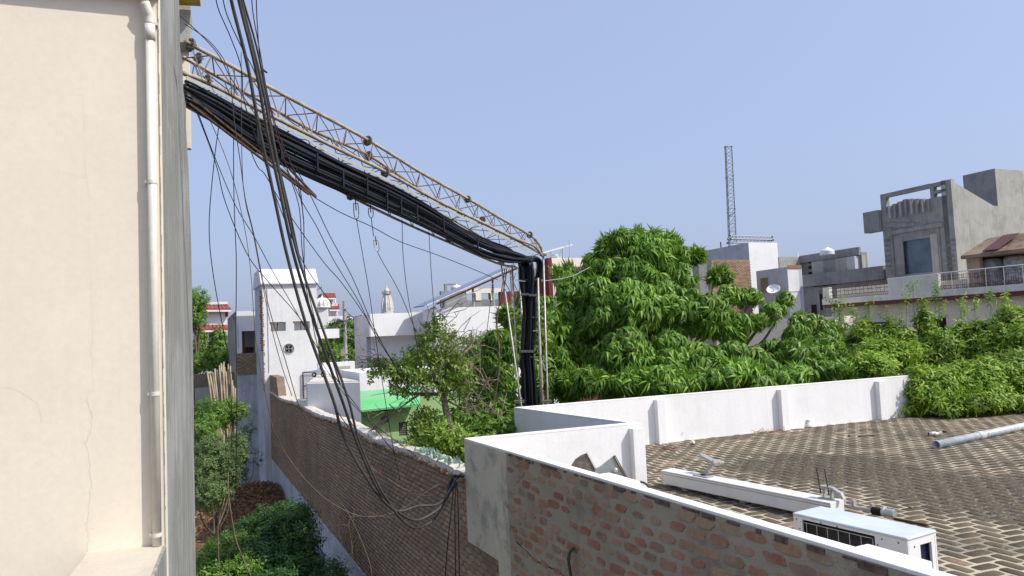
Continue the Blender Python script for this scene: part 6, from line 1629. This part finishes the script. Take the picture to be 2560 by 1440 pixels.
gl = [lump(950, 925, 14.6, 40, 28), lump(1000, 935, 14.6, 40, 30), lump(1090, 845, 14.6, 45, 32), lump(1070, 950, 14.6, 70, 45), lump(1140, 960, 14.6, 50, 45), lump(1050, 890, 14.6, 40, 26), lump(1020, 970, 14.6, 50, 30), lump(1120, 900, 14.7, 50, 30), lump(1085, 815, 14.6, 26, 14)]
crown(gt, gl, 900, lime, m_yel, rng, (.7, 1.2), .3, .1, parts=100, pname='leafy_twig', face=False, wild=.8)
# --- shrubs below and behind it
def shrub(nm, label, cat, lumps, n, tm, mat, base, group=None, sz=(.7, 1.1), inner=0, shell=.55, trunk=.05, parts=0, wild=.4, face=True, kindstuff=False):
    t = thing(nm, label, cat, base, group); crown(t, lumps, n, tm, mat, rng, sz, .45, shell, parts=parts, inner=inner, wild=wild, face=face, pname='leafy_twig')
    if trunk: branches(t, base, lumps[:6], trunk, m_bark, rng, 2)
    return t
shrub('lime_bush', 'lime green bush at the foot of the small garden tree beside the peeling corner', 'bush', [lump(1110, 1110, 14.0, 55, 45), lump(1070, 1080, 14.6, 40, 50), lump(1150, 1130, 13.6, 40, 40), lump(1060, 1130, 14.2, 50, 22), lump(1010, 1130, 15, 30, 12)], 900, lime, m_yel, up(P(1110, 1130, 14), G), inner=250)
shrub('dark_mango_sapling', 'dark leaved mango sapling left of the lattice tower', 'tree', [lump(1250, 870, 17.5, 45, 55), lump(1230, 950, 17.2, 60, 60), lump(1290, 830, 18, 30, 60), lump(1250, 1030, 16.6, 70, 50), lump(1180, 1050, 16.8, 55, 50), lump(1265, 790, 18, 22, 22), lump(1330, 850, 18.6, 40, 120), lump(1350, 960, 18.4, 50, 70), lump(1320, 760, 19.5, 30, 50), lump(1362, 800, 19.6, 34, 62), lump(1355, 880, 19.2, 34, 60)], 1500, ros, m_mango, up(P(1255, 1000, 17.5), G), sz=(.6, 1.0), inner=700, trunk=.09)
shrub('light_feathery_tree', 'lighter feathery tree in front of the long white parapet', 'tree', [lump(1170, 880, 19, 45, 32), lump(1200, 860, 19.5, 40, 20), lump(1150, 930, 18.6, 45, 50), lump(1190, 970, 18.5, 50, 50)], 900, [spray(10, .07, .026, 31, .2, .3)], m_dull, up(P(1175, 1000, 18.8), G), inner=200, trunk=.07)
shrub('dark_understorey', 'shadowy undergrowth in the notch below the white parapet', 'undergrowth', [lump(1170, 1060, 15.6, 60, 40), lump(1250, 1075, 15.2, 60, 30), lump(1300, 1060, 15.5, 40, 40), lump(1200, 1110, 14.6, 60, 25)], 500, [rosette(8, .10, .035, 41, .6)], m_dull, up(P(1200, 1100, 15.4), G), inner=200, trunk=0)
# --- trees seen between the far buildings
far_sp = [spray(9, .22, .10, 51, .5, .4)]
shrub('far_street_tree', 'green tree clump behind the utility pole', 'tree', [lump(830, 860, 55, 30, 34), lump(870, 850, 54, 30, 40), lump(900, 870, 55, 26, 40), lump(810, 890, 53, 28, 30), lump(850, 900, 52, 40, 30)], 700, far_sp, m_dull, up(P(850, 900, 54), G), inner=250, trunk=.25)
shrub('far_dark_tree', 'darker tree standing just right of the stair tower behind the cantilever', 'tree', [lump(806, 862, 58, 26, 26), lump(845, 822, 62, 20, 16), lump(885, 815, 62, 30, 14)], 300, far_sp, m_deep, up(P(812, 900, 58), G), inner=120, trunk=.25)
shrub('edge_tree', 'green feathery tree at the left edge beside the grey side wall', 'tree', [lump(490, 750, 44, 26, 24), lump(500, 760, 44, 16, 16), lump(488, 800, 44, 24, 26), lump(478, 780, 44, 30, 50)], 500, [spray(10, .16, .06, 52, .4, .5)], m_dull, up(P(484, 850, 44), G), inner=150, trunk=.2)
for i, (x, y, lb) in enumerate(((505, 870, 'tall leafy columnar tree before the arched window, leftmost'), (548, 860, 'small tree in front of the red roofed house, right of the arched window'))):
    shrub('garden_column_tree', lb, 'tree', [lump(x, y, 50, 18, 28), lump(x + 3, y + 30, 50, 24, 22), lump(x - 2, y - 24, 50, 9, 16)], 330, [spray(9, .16, .07, 53, .4, .5)], m_dull, up(P(x, y + 60, 50), G), inner=80, trunk=.12)
shrub('far_hedge', 'hedge of mixed shrubs behind the low dark topped wall', 'hedge', [lump(500, 915, 42, 40, 26), lump(545, 915, 42, 36, 24), lump(580, 900, 43, 22, 26)], 500, [spray(9, .14, .06, 54, .35, .4)], m_dull, up(P(530, 935, 42), G), inner=150, trunk=0)
# --- weeds and shrubs in the plot below
SM = [spray(10, .08, .03, 61, .24, .3), spray(9, .06, .026, 62, .2, .3)]
def gp_(px, py, z=G): return atz(px, py, z)
shrub('plot_shrub', 'tall tangled shrub against the bamboo poles at the left of the plot', 'shrub', [lump(520, 1040, 26, 40, 34), lump(560, 1040, 27, 40, 34), lump(510, 1090, 25, 34, 34), lump(585, 1030, 27, 30, 26)], 1100, SM, m_dull, up(P(535, 1130, 26), G), 'shrubs in the weedy plot', (.8, 1.4), inner=250, trunk=.06)
shrub('plot_shrub', 'pale green upright shrub in the middle of the plot beside the alley', 'shrub', [lump(530, 1150, 22, 44, 50), lump(510, 1200, 21, 30, 50), lump(560, 1180, 22, 34, 60), lump(530, 1240, 20.5, 40, 30), lump(590, 1130, 24, 22, 40)], 1500, SM, leafmat('pale_weed_leaf', [(0, (.08, .13, .045)), (.5, (.12, .19, .06)), (1, (.18, .25, .09))], .3, .6), up(P(535, 1270, 21.5), G), 'shrubs in the weedy plot', (.8, 1.3), inner=300, trunk=.05)
shrub('plot_shrub', 'dark leafy climber hanging on the whitewashed end wall near the corner', 'climber', [lump(612, 1120, 30, 12, 50), lump(600, 1150, 30, 16, 40), lump(625, 1075, 30, 7, 22), lump(646, 1150, 29, 8, 22), lump(590, 1190, 28, 26, 24)], 380, SM, m_deep, up(P(610, 1200, 29.5), G), 'shrubs in the weedy plot', (.8, 1.2), trunk=.03)
shrub('plot_shrub', 'big dark green bush filling the plot at the bottom left', 'shrub', [lump(690, 1330, 17.5, 70, 50), lump(640, 1360, 17, 70, 50), lump(730, 1380, 16.5, 55, 80), lump(660, 1420, 16, 90, 50), lump(740, 1310, 18, 36, 40), lump(750, 1450, 15.5, 60, 40), lump(690, 1490, 15, 90, 40)], 3000, SM, m_deep, up(P(690, 1400, 17), G), 'shrubs in the weedy plot', (.9, 1.5), inner=500, trunk=.06)
shrub('plot_shrub', 'brighter feathery shrub in front of the dark bush at the bottom left', 'shrub', [lump(560, 1390, 16, 50, 40), lump(530, 1430, 15.5, 40, 40), lump(600, 1370, 16.3, 40, 30), lump(590, 1430, 15.4, 60, 40), lump(540, 1470, 15, 60, 40)], 1500, SM, m_dull, up(P(570, 1440, 16), G), 'shrubs in the weedy plot', (.7, 1.2), inner=200, trunk=.04)
shrub('plot_shrub', 'small leafy weed growing against the painted notice', 'weed', [lump(820, 1430, 15.5, 24, 26), lump(840, 1450, 15, 24, 22)], 160, SM, m_deep, up(P(825, 1450, 15.5), G), 'shrubs in the weedy plot', (.8, 1.2), trunk=0)
# ground cover
gc = []; 
for _ in range(2600):
    p = V(R.uniform(-16, -2.5), R.uniform(14, 33), G + .02)
    if (p - BW0) @ N1 < -.1: gc.append(p)
tag(inst('ground_weeds', SM[1][0], SM[1][1], np.array(gc), np.array([align(unit(V(R.uniform(-.6, .6), R.uniform(-.6, .6), 1)), R.uniform(0, 6.28), R.uniform(.5, 1.4)) for _ in gc]), m_dull), kind='stuff')
# --- leaf pile: a low mound under thousands of dry leaves
lc = P(650, 1255, 24.5)
pc_, px0 = atz(640, 1275, G + .35), None
def mound(x, y):
    d = V(x, y, 0) - up(pc_, 0); a, b_ = d @ B / 1.9, d @ A / 3.0
    return 1.15 * math.exp(-(a * a + b_ * b_) ** 1.4)
pile = thing('dry_leaf_pile', 'brown heap of dry fallen leaves against the plinth in the plot', 'leaf pile', up(pc_, G))
mb2 = MB(); n_ = 36
vv = []
for j in range(n_ + 1):
    for i in range(n_ + 1):
        p = up(pc_, G) + B * (i / n_ - .5) * 7 + A * (j / n_ - .5) * 10; vv.append(p + Z * (mound(p[0], p[1]) - .03 + R.uniform(-.02, .02)))
mb2.add(vv, [(j * (n_ + 1) + i, j * (n_ + 1) + i + 1, (j + 1) * (n_ + 1) + i + 1, (j + 1) * (n_ + 1) + i) for i in range(n_) for j in range(n_)])
mb2.obj('mound', m_litter, pile, True)
lv_, lf_ = leaf_tmpl(.16, .05, .5, .01); pos, rot = [], []
for _ in range(7000):
    p = up(pc_, G) + B * R.gauss(0, 1.25) + A * R.gauss(0, 2.0)
    if (p - BW0) @ N1 > -.1: continue
    p = p + Z * (mound(p[0], p[1]) + R.uniform(0, .08)); pos.append(p); rot.append(align(unit(V(R.uniform(-1, 1), R.uniform(-1, 1), R.uniform(.1, 1.2))), R.uniform(0, 6.28), R.uniform(.6, 1.3)))
m_dleaf = leafmat('dry_leaf', [(0, (.13, .06, .03)), (.5, (.26, .13, .065)), (.85, (.36, .20, .11)), (1, (.08, .045, .03))], .1, .8)
tag(inst('dry_leaves', lv_, lf_, np.array(pos), np.array(rot), m_dleaf, pile), kind='stuff')
tag(inst('scattered_litter', lv_, lf_, np.array([V(R.uniform(-14, -3), R.uniform(13, 30), G + .03) for _ in range(1500)]), np.array([align(V(R.uniform(-.3, .3), R.uniform(-.3, .3), 1), R.uniform(0, 6.28), R.uniform(.6, 1.2)) for _ in range(1500)]), m_dleaf), kind='stuff')
# --- bamboo poles
ORD = ['leftmost', 'second', 'third', 'fourth', 'fifth', 'sixth', 'seventh', 'eighth', 'ninth', 'tenth', 'eleventh', 'twelfth', 'thirteenth', 'fourteenth', 'fifteenth', 'sixteenth', 'seventeenth', 'eighteenth', 'nineteenth', 'twentieth', 'rightmost']
BB = [(518, 928, 531, 1010), (525, 936, 538, 1000), (532, 932, 541, 1020), (537, 922, 546, 1030), (543, 926, 551, 1020), (549, 914, 556, 1030), (553, 908, 561, 1040), (557, 912, 566, 1050), (561, 918, 571, 1060), (565, 930, 574, 1090), (570, 925, 578, 1120), (574, 940, 583, 1130), (577, 935, 588, 1150), (581, 950, 592, 1160), (575, 915, 579, 1100), (569, 960, 590, 1150), (583, 965, 588, 1170), (588, 970, 592, 1150), (528, 950, 560, 1100), (560, 905, 552, 1050), (571, 910, 573, 1090)]
rk = sorted(range(len(BB)), key=lambda i: BB[i][0])
BL = {i: (ORD[r] + ('' if r in (0, 20) else ' from the left') + ' of the dry bamboo poles at their tops') for r, i in enumerate(rk)}
for i, (x0, y0, x1, y1) in enumerate(BB):
    d = 30.5 + R.uniform(-.4, .4); a_ = P(x0, y0, d + .8); c_ = P(x1, y1, d); dr = c_ - a_; c_ = a_ + dr * ((a_[2] - G) / (a_[2] - c_[2]))
    t = MB(); nseg = 12
    q = [a_ + (c_ - a_) * j / nseg + V(R.uniform(-.015, .015), 0, 0) for j in range(nseg + 1)]
    rr_2 = [.032 + .006 * (j % 2) for j in range(nseg + 1)]
    o = t.tube(q, rr_2, 7).obj('bamboo_pole', m_bamboo, None, True)
    tag(o, BL[i], 'bamboo pole', 'bamboo poles leaning by the mossy wall')
# dry bare weed against the brick wall
dw = thing('dry_weed', 'dry bare tan weed sprouting from the plinth against the brick wall', 'weed', P(880, 1420, 12.6))
for pts_ in ([(881, 1440), (880, 1380), (878, 1350), (872, 1313), (876, 1290)], [(879, 1360), (884, 1300), (885, 1278), (880, 1266)], [(872, 1316), (860, 1312), (843, 1314)], [(871, 1330), (850, 1333), (820, 1350)], [(880, 1384), (866, 1388)], [(881, 1400), (870, 1402), (861, 1412)], [(880, 1384), (884, 1355), (896, 1340)], [(865, 1313), (857, 1325)]):
    MB().tube(cr([P(x, y, 12.4 + R.uniform(-.08, .02)) for x, y in pts_], 4), .004, 4).obj('stem', m_wirev, dw)
# ------------------------------------------------------------------ things on the terrace
# outdoor unit
aT = FL + .62
c00 = atz(1983, 1283, aT); c10 = atz(2268, 1347, aT)
ad = unit(up(c10, 0) - up(c00, 0)); an = V(-ad[1], ad[0], 0)     # an points away, to the right
La = np.linalg.norm((c10 - c00)[:2]); Wa = .40
ac = thing('outdoor_ac_unit', 'old white outdoor air conditioner unit with wire grille standing behind the near parapet', 'air conditioner', up(c00, FL))
o = up(c00, FL + .03)
Hh = .59
gx0, gx1, gz0, gz1 = .085 * La, .74 * La, .06, .55
MB().wall(o, ad, La, Hh - .018, an * .02, [(gx0, gx1, gz0, gz1)]).obj('front_panel', m_acs, ac)
MB().box(o + an * .06 + ad * gx0 * .6, ad * (gx1 - gx0 * .2), an * (Wa - .12), Z * .52).obj('condenser', m_fin, ac)
MB().wall(o + ad * (La - .02) + an * .02, an, Wa - .04, Hh - .02, ad * .02, [(.15, .31, .18, .51), (.02, .11, .10, .14)]).obj('end_panel', m_acs, ac)
MB().box(o + ad * (La - .12) + an * .03, ad * .08, an * (Wa - .08), Z * .5).obj('terminal_box', m_navy, ac)
MB().box(o + ad * (La - .05) + an * .13 + Z * .21, ad * .02, an * .08, Z * .15).obj('terminal_cover', m_pinkw, ac)
MB().box(o + an * .02, ad * .02, an * (Wa - .04), Z * (Hh - .02)).box(o + an * (Wa - .02), ad * La, an * .02, Z * (Hh - .02)).obj('rear_panel', m_acs, ac)
MB().box(o - ad * .008 - an * .008 + Z * (Hh - .022), ad * (La + .016), an * (Wa + .016), Z * .03).obj('top_cover', m_acw, ac, bevel=.014)
for cx in (o, o + ad * (La - .03)): MB().box(cx - an * .004, ad * .03, an * .03, Z * (Hh - .02)).obj('corner_post', m_acs, ac, bevel=.012)
MB().box(o + ad * (La - .03) + an * (Wa - .03), ad * .034, an * .034, Z * (Hh - .02)).obj('corner_post', m_acs, ac, bevel=.012)
for x in (.1, La - .2): MB().box(up(c00, FL) + ad * x + an * .04, ad * .1, an * (Wa - .08), Z * .03).obj('foot', m_steelg, ac)
m_grw = simple('grille_wire', (.62, .62, .58), .5, .1, .1, 9, rust=(.4, .33, .22), rf=.5)
for k in range(7): x = gx0 + (gx1 - gx0) * (k + .5) / 6.6; rod('grille_wire', o - an * .012 + ad * x + Z * gz0, o - an * .012 + ad * x + Z * (gz1 - .02), .003, m_grw, ac, 5)
for k in range(5): z = gz0 + (gz1 - gz0 - .02) * k / 4; rod('grille_wire', o - an * .014 + ad * (gx0 - .01) + Z * z, o - an * .014 + ad * (gx1 - .02) + Z * z, .003, m_grw, ac, 5)
for (x, z) in ((.03 * La, .54), (.06 * La, .46), (.27 * La, .558), (.42 * La, .558), (.76 * La, .48), (.80 * La, .54), (.93 * La, .54)):
    MB().lathe(o + ad * x + Z * z - an * .001, [(.006, 0), (.007, .003), (.004, .005)], 8, -an).obj('screw', m_fin, ac)
MB().lathe(o + ad * (La + .001) + an * .09 + Z * .51, [(.007, 0), (.007, .004)], 8, ad).obj('screw', m_fin, ac)
wq = o + ad * (La + .012) + an * .16 + Z * .33
for i in range(2):
    tag(MB().tube(cr([wq - ad * .04 + Z * .03, wq + an * .01 * i, wq + an * (.04 + .02 * i) - Z * .08, wq + an * (.07 + .01 * i) - Z * .2, wq + an * (.08 + .012 * i) - Z * .36 + ad * .03], 5), .004, 6).obj('supply_wire', m_acs if i else m_alug, ac, True))
# fallen channel / light box
b0_, b1_ = atz(1657, 1213, FL + .03), atz(2010, 1290, FL + .03)
bd_ = unit(up(b1_, 0) - up(b0_, 0)); bn = V(-bd_[1], bd_[0], 0)
BL_, BW_, BH_ = 4.7, .26, .20
bx = thing('fallen_white_beam', 'long white coated metal box beam lying across the brick terrace', 'metal beam', b0_)
zb_ = FL + .055
BL_ = 2.95
MB().box(up(b0_, zb_), bd_ * BL_, bn * BW_, Z * BH_).obj('beam', m_alu, bx, bevel=.006)
MB().box(up(b0_, zb_ + BH_ - .055) - bn * .004, bd_ * BL_, bn * .004, Z * .012).box(up(b0_, zb_ + BH_ - .02) - bn * .005, bd_ * BL_, bn * .005, Z * .008).obj('seam_strip', m_alug, bx)
MB().box(up(b0_, zb_ - .004) - bd_ * .02 - bn * .006, bd_ * .022, bn * (BW_ + .012), Z * (BH_ + .008)).obj('end_cap', m_pvc, bx, bevel=.004)
for f in (.12, .5, .86): MB().box(up(b0_, FL) + bd_ * BL_ * f + bn * .05, bd_ * .09, bn * .14, Z * .06).obj('packing_stone', m_cementl, bx)
# ventilation: hinge bracket on it
def along(px, py, z): q = atz(px, py, z); return up(b0_, z) + bd_ * ((q - b0_) @ bd_)
zt3 = zb_ + BH_
bk = thing('hinged_bracket', 'grey steel hinged arm bracket sticking up from the white beam', 'bracket', along(1755, 1190, zt3))
k0 = atz(1758, 1190, zt3 + .005)
MB().box(k0 - bd_ * .14 - bn * .07, bd_ * .28, bn * .15, Z * .012).obj('base_plate', m_steelp, bk, bevel=.003)
MB().box(k0 - bd_ * .03 - bn * .02, bd_ * .06, bn * .05, Z * .03).obj('lug', m_rust, bk)
e1 = k0 + bn * .10 + bd_ * .10 + Z * .17
MB().box(k0 - bd_ * .02 + Z * .02, bd_ * .05, bn * .035, e1 - k0).obj('lower_arm', m_steelp, bk, bevel=.003)
e2 = e1 - bd_ * .32 + bn * .06 + Z * .06
MB().box(e1 + Z * .0, e2 - e1, bn * .09 + bd_ * .03, Z * .04).obj('upper_arm', m_steelp, bk, bevel=.004)
MB().lathe(e1 + bd_ * .02 + Z * .02 - bn * .02, [(.03, 0), (.045, .01), (.045, .10), (.03, .11), (.03, .16), (.02, .17)], 14, bn + bd_ * .6).obj('pivot', m_steelg, bk)
# threaded clamp
zc3 = zt3
j0 = atz(2066, 1247, zc3)
cl = thing('threaded_clamp', 'steel clamp with two upright threaded rods on the white beam end', 'clamp', j0)
MB().box(j0 - bd_ * .09 - bn * .04, bd_ * .18, bn * .09, Z * .012).box(j0 - bd_ * .05 + Z * .012, bd_ * .015, bn * .06, Z * .11).box(j0 + bd_ * .05 + Z * .012, bd_ * .015, bn * .06, Z * .11).obj('yoke', m_steelp, cl, bevel=.002)
MB().box(j0 - bd_ * .10 + Z * .12 - bn * .01, bd_ * .20, bn * .07, Z * .03).obj('top_plate', m_steelp, cl, bevel=.006)
MB().prism([j0 + bd_ * .09 + Z * .14, j0 + bd_ * .2 + Z * .10, j0 + bd_ * .24 + Z * .03, j0 + bd_ * .12 + Z * .05], bn * .05).obj('bent_ear', m_steelp, cl)
for s_ in (-.075, .04):
    q = j0 + bd_ * s_ + Z * .06; MB().tube([q, q + Z * .30 - bd_ * .035], .008, 6).lathe(q + Z * .07, [(.016, 0), (.016, .012)], 6).obj('threaded_rod', m_rust, cl)
# second part of the beam lying behind the unit, lamp end
g0, g1 = atz(2095, 1250, FL + .2), atz(2175, 1285, FL + .2)
g2 = thing('pole_fittings', 'scrap pole end with grey clamp and dark lamp socket behind the air conditioner', 'scrap fitting', up(g0, FL))
gd = bd_
gq_ = atz(2185, 1283, FL + .06)
MB().box(gq_ - gd * .75, gd * .72, bn * .05, Z * .04).obj('flat_bar', m_steelg, g2, bevel=.003)
MB().lathe(gq_ - gd * .02 + Z * .03, [(.04, 0), (.05, .01), (.05, .12), (.03, .13)], 16, gd).obj('socket', m_dark, g2)
MB().lathe(gq_ + gd * .12 + Z * .04, [(.055, 0), (.06, .015), (.058, .03), (.05, .035), (.05, .14), (.045, .15)], 16, gd).obj('white_cap', m_zinc, g2)
for s_ in (-.45, -.30, -.05): MB().box(gq_ + gd * s_ + Z * .03, gd * .03, bn * .06, Z * .08).obj('lug', m_steelp, g2)
MB().box(gq_ + gd * .25 - Z * .04, gd * .4, bn * .04, Z * .03).obj('flat_bar', m_rust, g2)
# bent zinc plates leaning behind the parapet
pl = thing('rusted_corner_plate', 'curved rusty grey sheet metal offcut propped behind the parapet', 'metal plate', atz(1455, 1165, FL))
def P2(px, py, d): return P(px, py, d)
dd2 = 10.2
MB().prism([P(1428, 1163, dd2), P(1438, 1148, dd2), P(1452, 1138, dd2), P(1468, 1133, dd2), P(1488, 1172, dd2), P(1480, 1230, dd2), P(1440, 1230, dd2)], V(.06, .14, 0) * .3).obj('plate', simple('rusted_dull_sheet', (.26, .24, .20), .8, .2, .2, 10, rust=(.12, .09, .07), rf=.7), pl)
MB().box(P(1466, 1132, dd2) - V(0, .01, 0), P(1487, 1172, dd2) - P(1466, 1132, dd2), V(.02, .04, 0), Z * .012).obj('folded_edge', m_alug, pl)
pl = thing('triangular_zinc_plate', 'triangular grey zinc bracket plate leaning on the parapet block', 'metal plate', atz(1540, 1200, FL))
dd2 = 10.0
MB().prism([P(1490, 1171, dd2), P(1500, 1166, dd2), P(1530, 1142, dd2), P(1538, 1143, dd2), P(1570, 1205, dd2), P(1560, 1260, dd2), P(1490, 1240, dd2)], V(.05, .1, 0) * .1).obj('plate', m_zinc, pl)
MB().box(P(1532, 1141, dd2 - .01), P(1569, 1207, dd2 - .01) - P(1532, 1141, dd2 - .01), V(.03, .05, 0), V(.01, 0, .008)).obj('folded_edge', m_rust, pl)
MB().lathe(P(1538, 1176, dd2 - .01), [(.03, 0), (.034, .01), (.02, .02)], 14, V(0, -1, .2)).obj('boss', m_steelg, pl)
tag(MB().tube(cr([P(1560, 1212, 9.7), P(1590, 1204, 9.7), P(1612, 1208, 9.6), P(1624, 1222, 9.5), P(1625, 1240, 9.4)], 5), .014, 8).obj('bent_conduit', m_cableg, None, True), 'short bent grey conduit curving over the near parapet by the zinc plate', 'conduit')
# grey plastic pipe lying on the terrace
r1 = .075
e0, e1_ = atz(2340, 1112, FL + r1), atz(2600, 1057, FL + r1); ed = unit(e1_ - e0)
gpipe = thing('lying_grey_pipe', 'long grey plastic drain pipe lying on the brick terrace at right', 'pipe', e0)
n_ = 24; b = MB()
def ringv(c, r, n=20):
    h = Z; a = unit(np.cross(ed, h)); b_ = np.cross(ed, a); return [c + (a * math.cos(2 * math.pi * i / n) + b_ * math.sin(2 * math.pi * i / n)) * r for i in range(n)]
rings = [ringv(e0 + ed * .4, r1 * .93), ringv(e0, r1 * .93), ringv(e0, r1), ringv(e0 + ed * 4.2, r1)]
vv = [p for r in rings for p in r]; b.add(vv, [(k * 20 + i, k * 20 + (i + 1) % 20, (k + 1) * 20 + (i + 1) % 20, (k + 1) * 20 + i) for k in range(3) for i in range(20)])
b.obj('pipe', m_pvcg, gpipe, True)
MB().lathe(e0 + ed * .3, [(r1 * .9, 0), (r1 * .9, .01)], 18, ed).obj('pipe_shadow_plug', m_dark, gpipe)
for s_, w_ in ((1.45, .22), (1.75, .05)): MB().tube([e0 + ed * s_, e0 + ed * (s_ + w_)], r1 * 1.1, 20).obj('socket_collar', m_pvcg, gpipe, True)
# small pipe fittings, scraps, litter on the terrace
def elbow(px, py, ang, lb, s=1.0, nm='pipe_fitting', m=m_pvc):
    q = atz(px, py, FL + .04 * s); d = hdir(ang); t = thing(nm, lb, 'pipe fitting', q, 'loose plastic pipe fittings')
    MB().tube([q, q + d * .12 * s], .042 * s, 16).obj('socket', m, t, True)
    MB().tube(cr([q + d * .11 * s, q + d * .18 * s, q + d * .22 * s + Z * .03 * s], 4), .034 * s, 14).obj('bend', m, t, True)
    MB().lathe(q - d * .004, [(.032 * s, 0), (.032 * s, .003)], 14, -d).obj('bore', m_dark, t)
elbow(2322, 1085, 100, 'cream pipe fitting, left one of the pair beyond the grey pipe', 1.1)
elbow(2338, 1084, 205, 'cream pipe fitting with its open end facing the viewer, right one of the pair', .9)
elbow(1732, 1105, 190, 'small cream pipe fitting at the foot of the far parapet near the corner pilaster', .9)
q = atz(2022, 1068, FL); tag(MB().lathe(q, [(.10, 0), (.11, .03), (.09, .05), (.09, .07), (.055, .09), (.05, .16), (.055, .17)], 16).obj('vent_stub', m_pvc, None, True), 'stubby cream pipe cap standing at the foot of the far parapet', 'pipe cap')
q = atz(2263, 1030, FL); tag(MB().tube(cr([q, q + Z * .12 - hb * .02, q + Z * .3 - hb * .06], 3), .02, 8).obj('small_pipe_stub', m_pvcg, None), 'short thin grey pipe stub leaning on the parapet beside the shrub', 'pipe stub')
def straw(px, py, n_, lb, m, rx=.35, ry=.12, cat='dry weeds', nm='dry_weed_tuft', hh=.1):
    c = atz(px, py, FL); b = MB()
    for _ in range(n_):
        p = c + hb * R.gauss(0, rx * .5) + ha * R.gauss(0, ry * .5) + Z * .004; d_ = unit(V(R.uniform(-1, 1), R.uniform(-1, 1), R.uniform(0, .6))) * R.uniform(.05, .25)
        b.tube([p, p + d_ * .5 + Z * .01, p + V(d_[0], d_[1], max(d_[2], 0) * hh * 4)], .004, 3)
    tag(b.obj(nm, m, None), lb, cat)
straw(1655, 1103, 60, 'dry straw tuft at the corner pilaster of the far parapet', m_wirev, .5, .1, hh=.6)
straw(1920, 1080, 55, 'orange dry rope scraps on the floor before the middle pilaster', simple('orange_straw', (.42, .25, .12), .9), .45, .18)
straw(2080, 1057, 70, 'long strip of dry weeds along the foot of the far parapet', m_wirev, 1.3, .12)
straw(2180, 1042, 50, 'dry leaf scraps at the foot of the last visible pilaster', m_litter, .7, .14)
straw(1672, 1124, 22, 'twisted dark red rag scrap on the floor near the corner', simple('dark_red_rag', (.22, .06, .05), .9), .22, .06, 'rag scrap', 'rag_scrap')
def pebble(px, py, s, m, lb):
    q = atz(px, py, FL + s * .4); b = MB(); pr = [(s * .2, -s * .4), (s * .8, -s * .2), (s, 0), (s * .7, s * .35), (s * .2, s * .45)]
    b.lathe(q, pr, 7); o = b.obj('rubble_bit', m, None, True); tag(o, lb, 'rubble', 'rubble bits on the terrace')
pebble(1706, 1219, .05, m_cementl, 'pale lump of rubble just under the left part of the white beam')
pebble(1790, 1234, .07, m_cementl, 'flat pale rubble chip under the middle of the white beam')
pebble(2277, 1268, .035, m_b3, 'orange brick chip on the floor beyond the air conditioner')
pebble(1691, 1131, .03, m_acs, 'tiny white chip beside the red rag scrap')
pebble(2122, 1090, .03, m_dark, 'small black lump on the floor in front of the far parapet')
pebble(2362, 1079, .05, m_rust, 'dark brown lump just past the pipe fittings')
q = atz(2150, 1093, FL); tag(MB().box(q, hb * .35 - ha * .05, ha * .06, Z * .025).obj('wood_scrap', m_rust, None, bevel=.003), 'dark flat wood scrap lying in the middle of the brick terrace', 'wood scrap')
# stray litter specks over the paving
pos, rot = [], []
for _ in range(500):
    p = org + hb * R.uniform(-5, 12) + ha * R.uniform(-8, 8)
    if inside(p): pos.append(p + Z * .008); rot.append(align(V(R.uniform(-.3, .3), R.uniform(-.3, .3), 1), R.uniform(0, 6.28), R.uniform(.1, .5)))
tag(inst('terrace_litter', lv_, lf_, np.array(pos), np.array(rot), m_dleaf), kind='stuff')
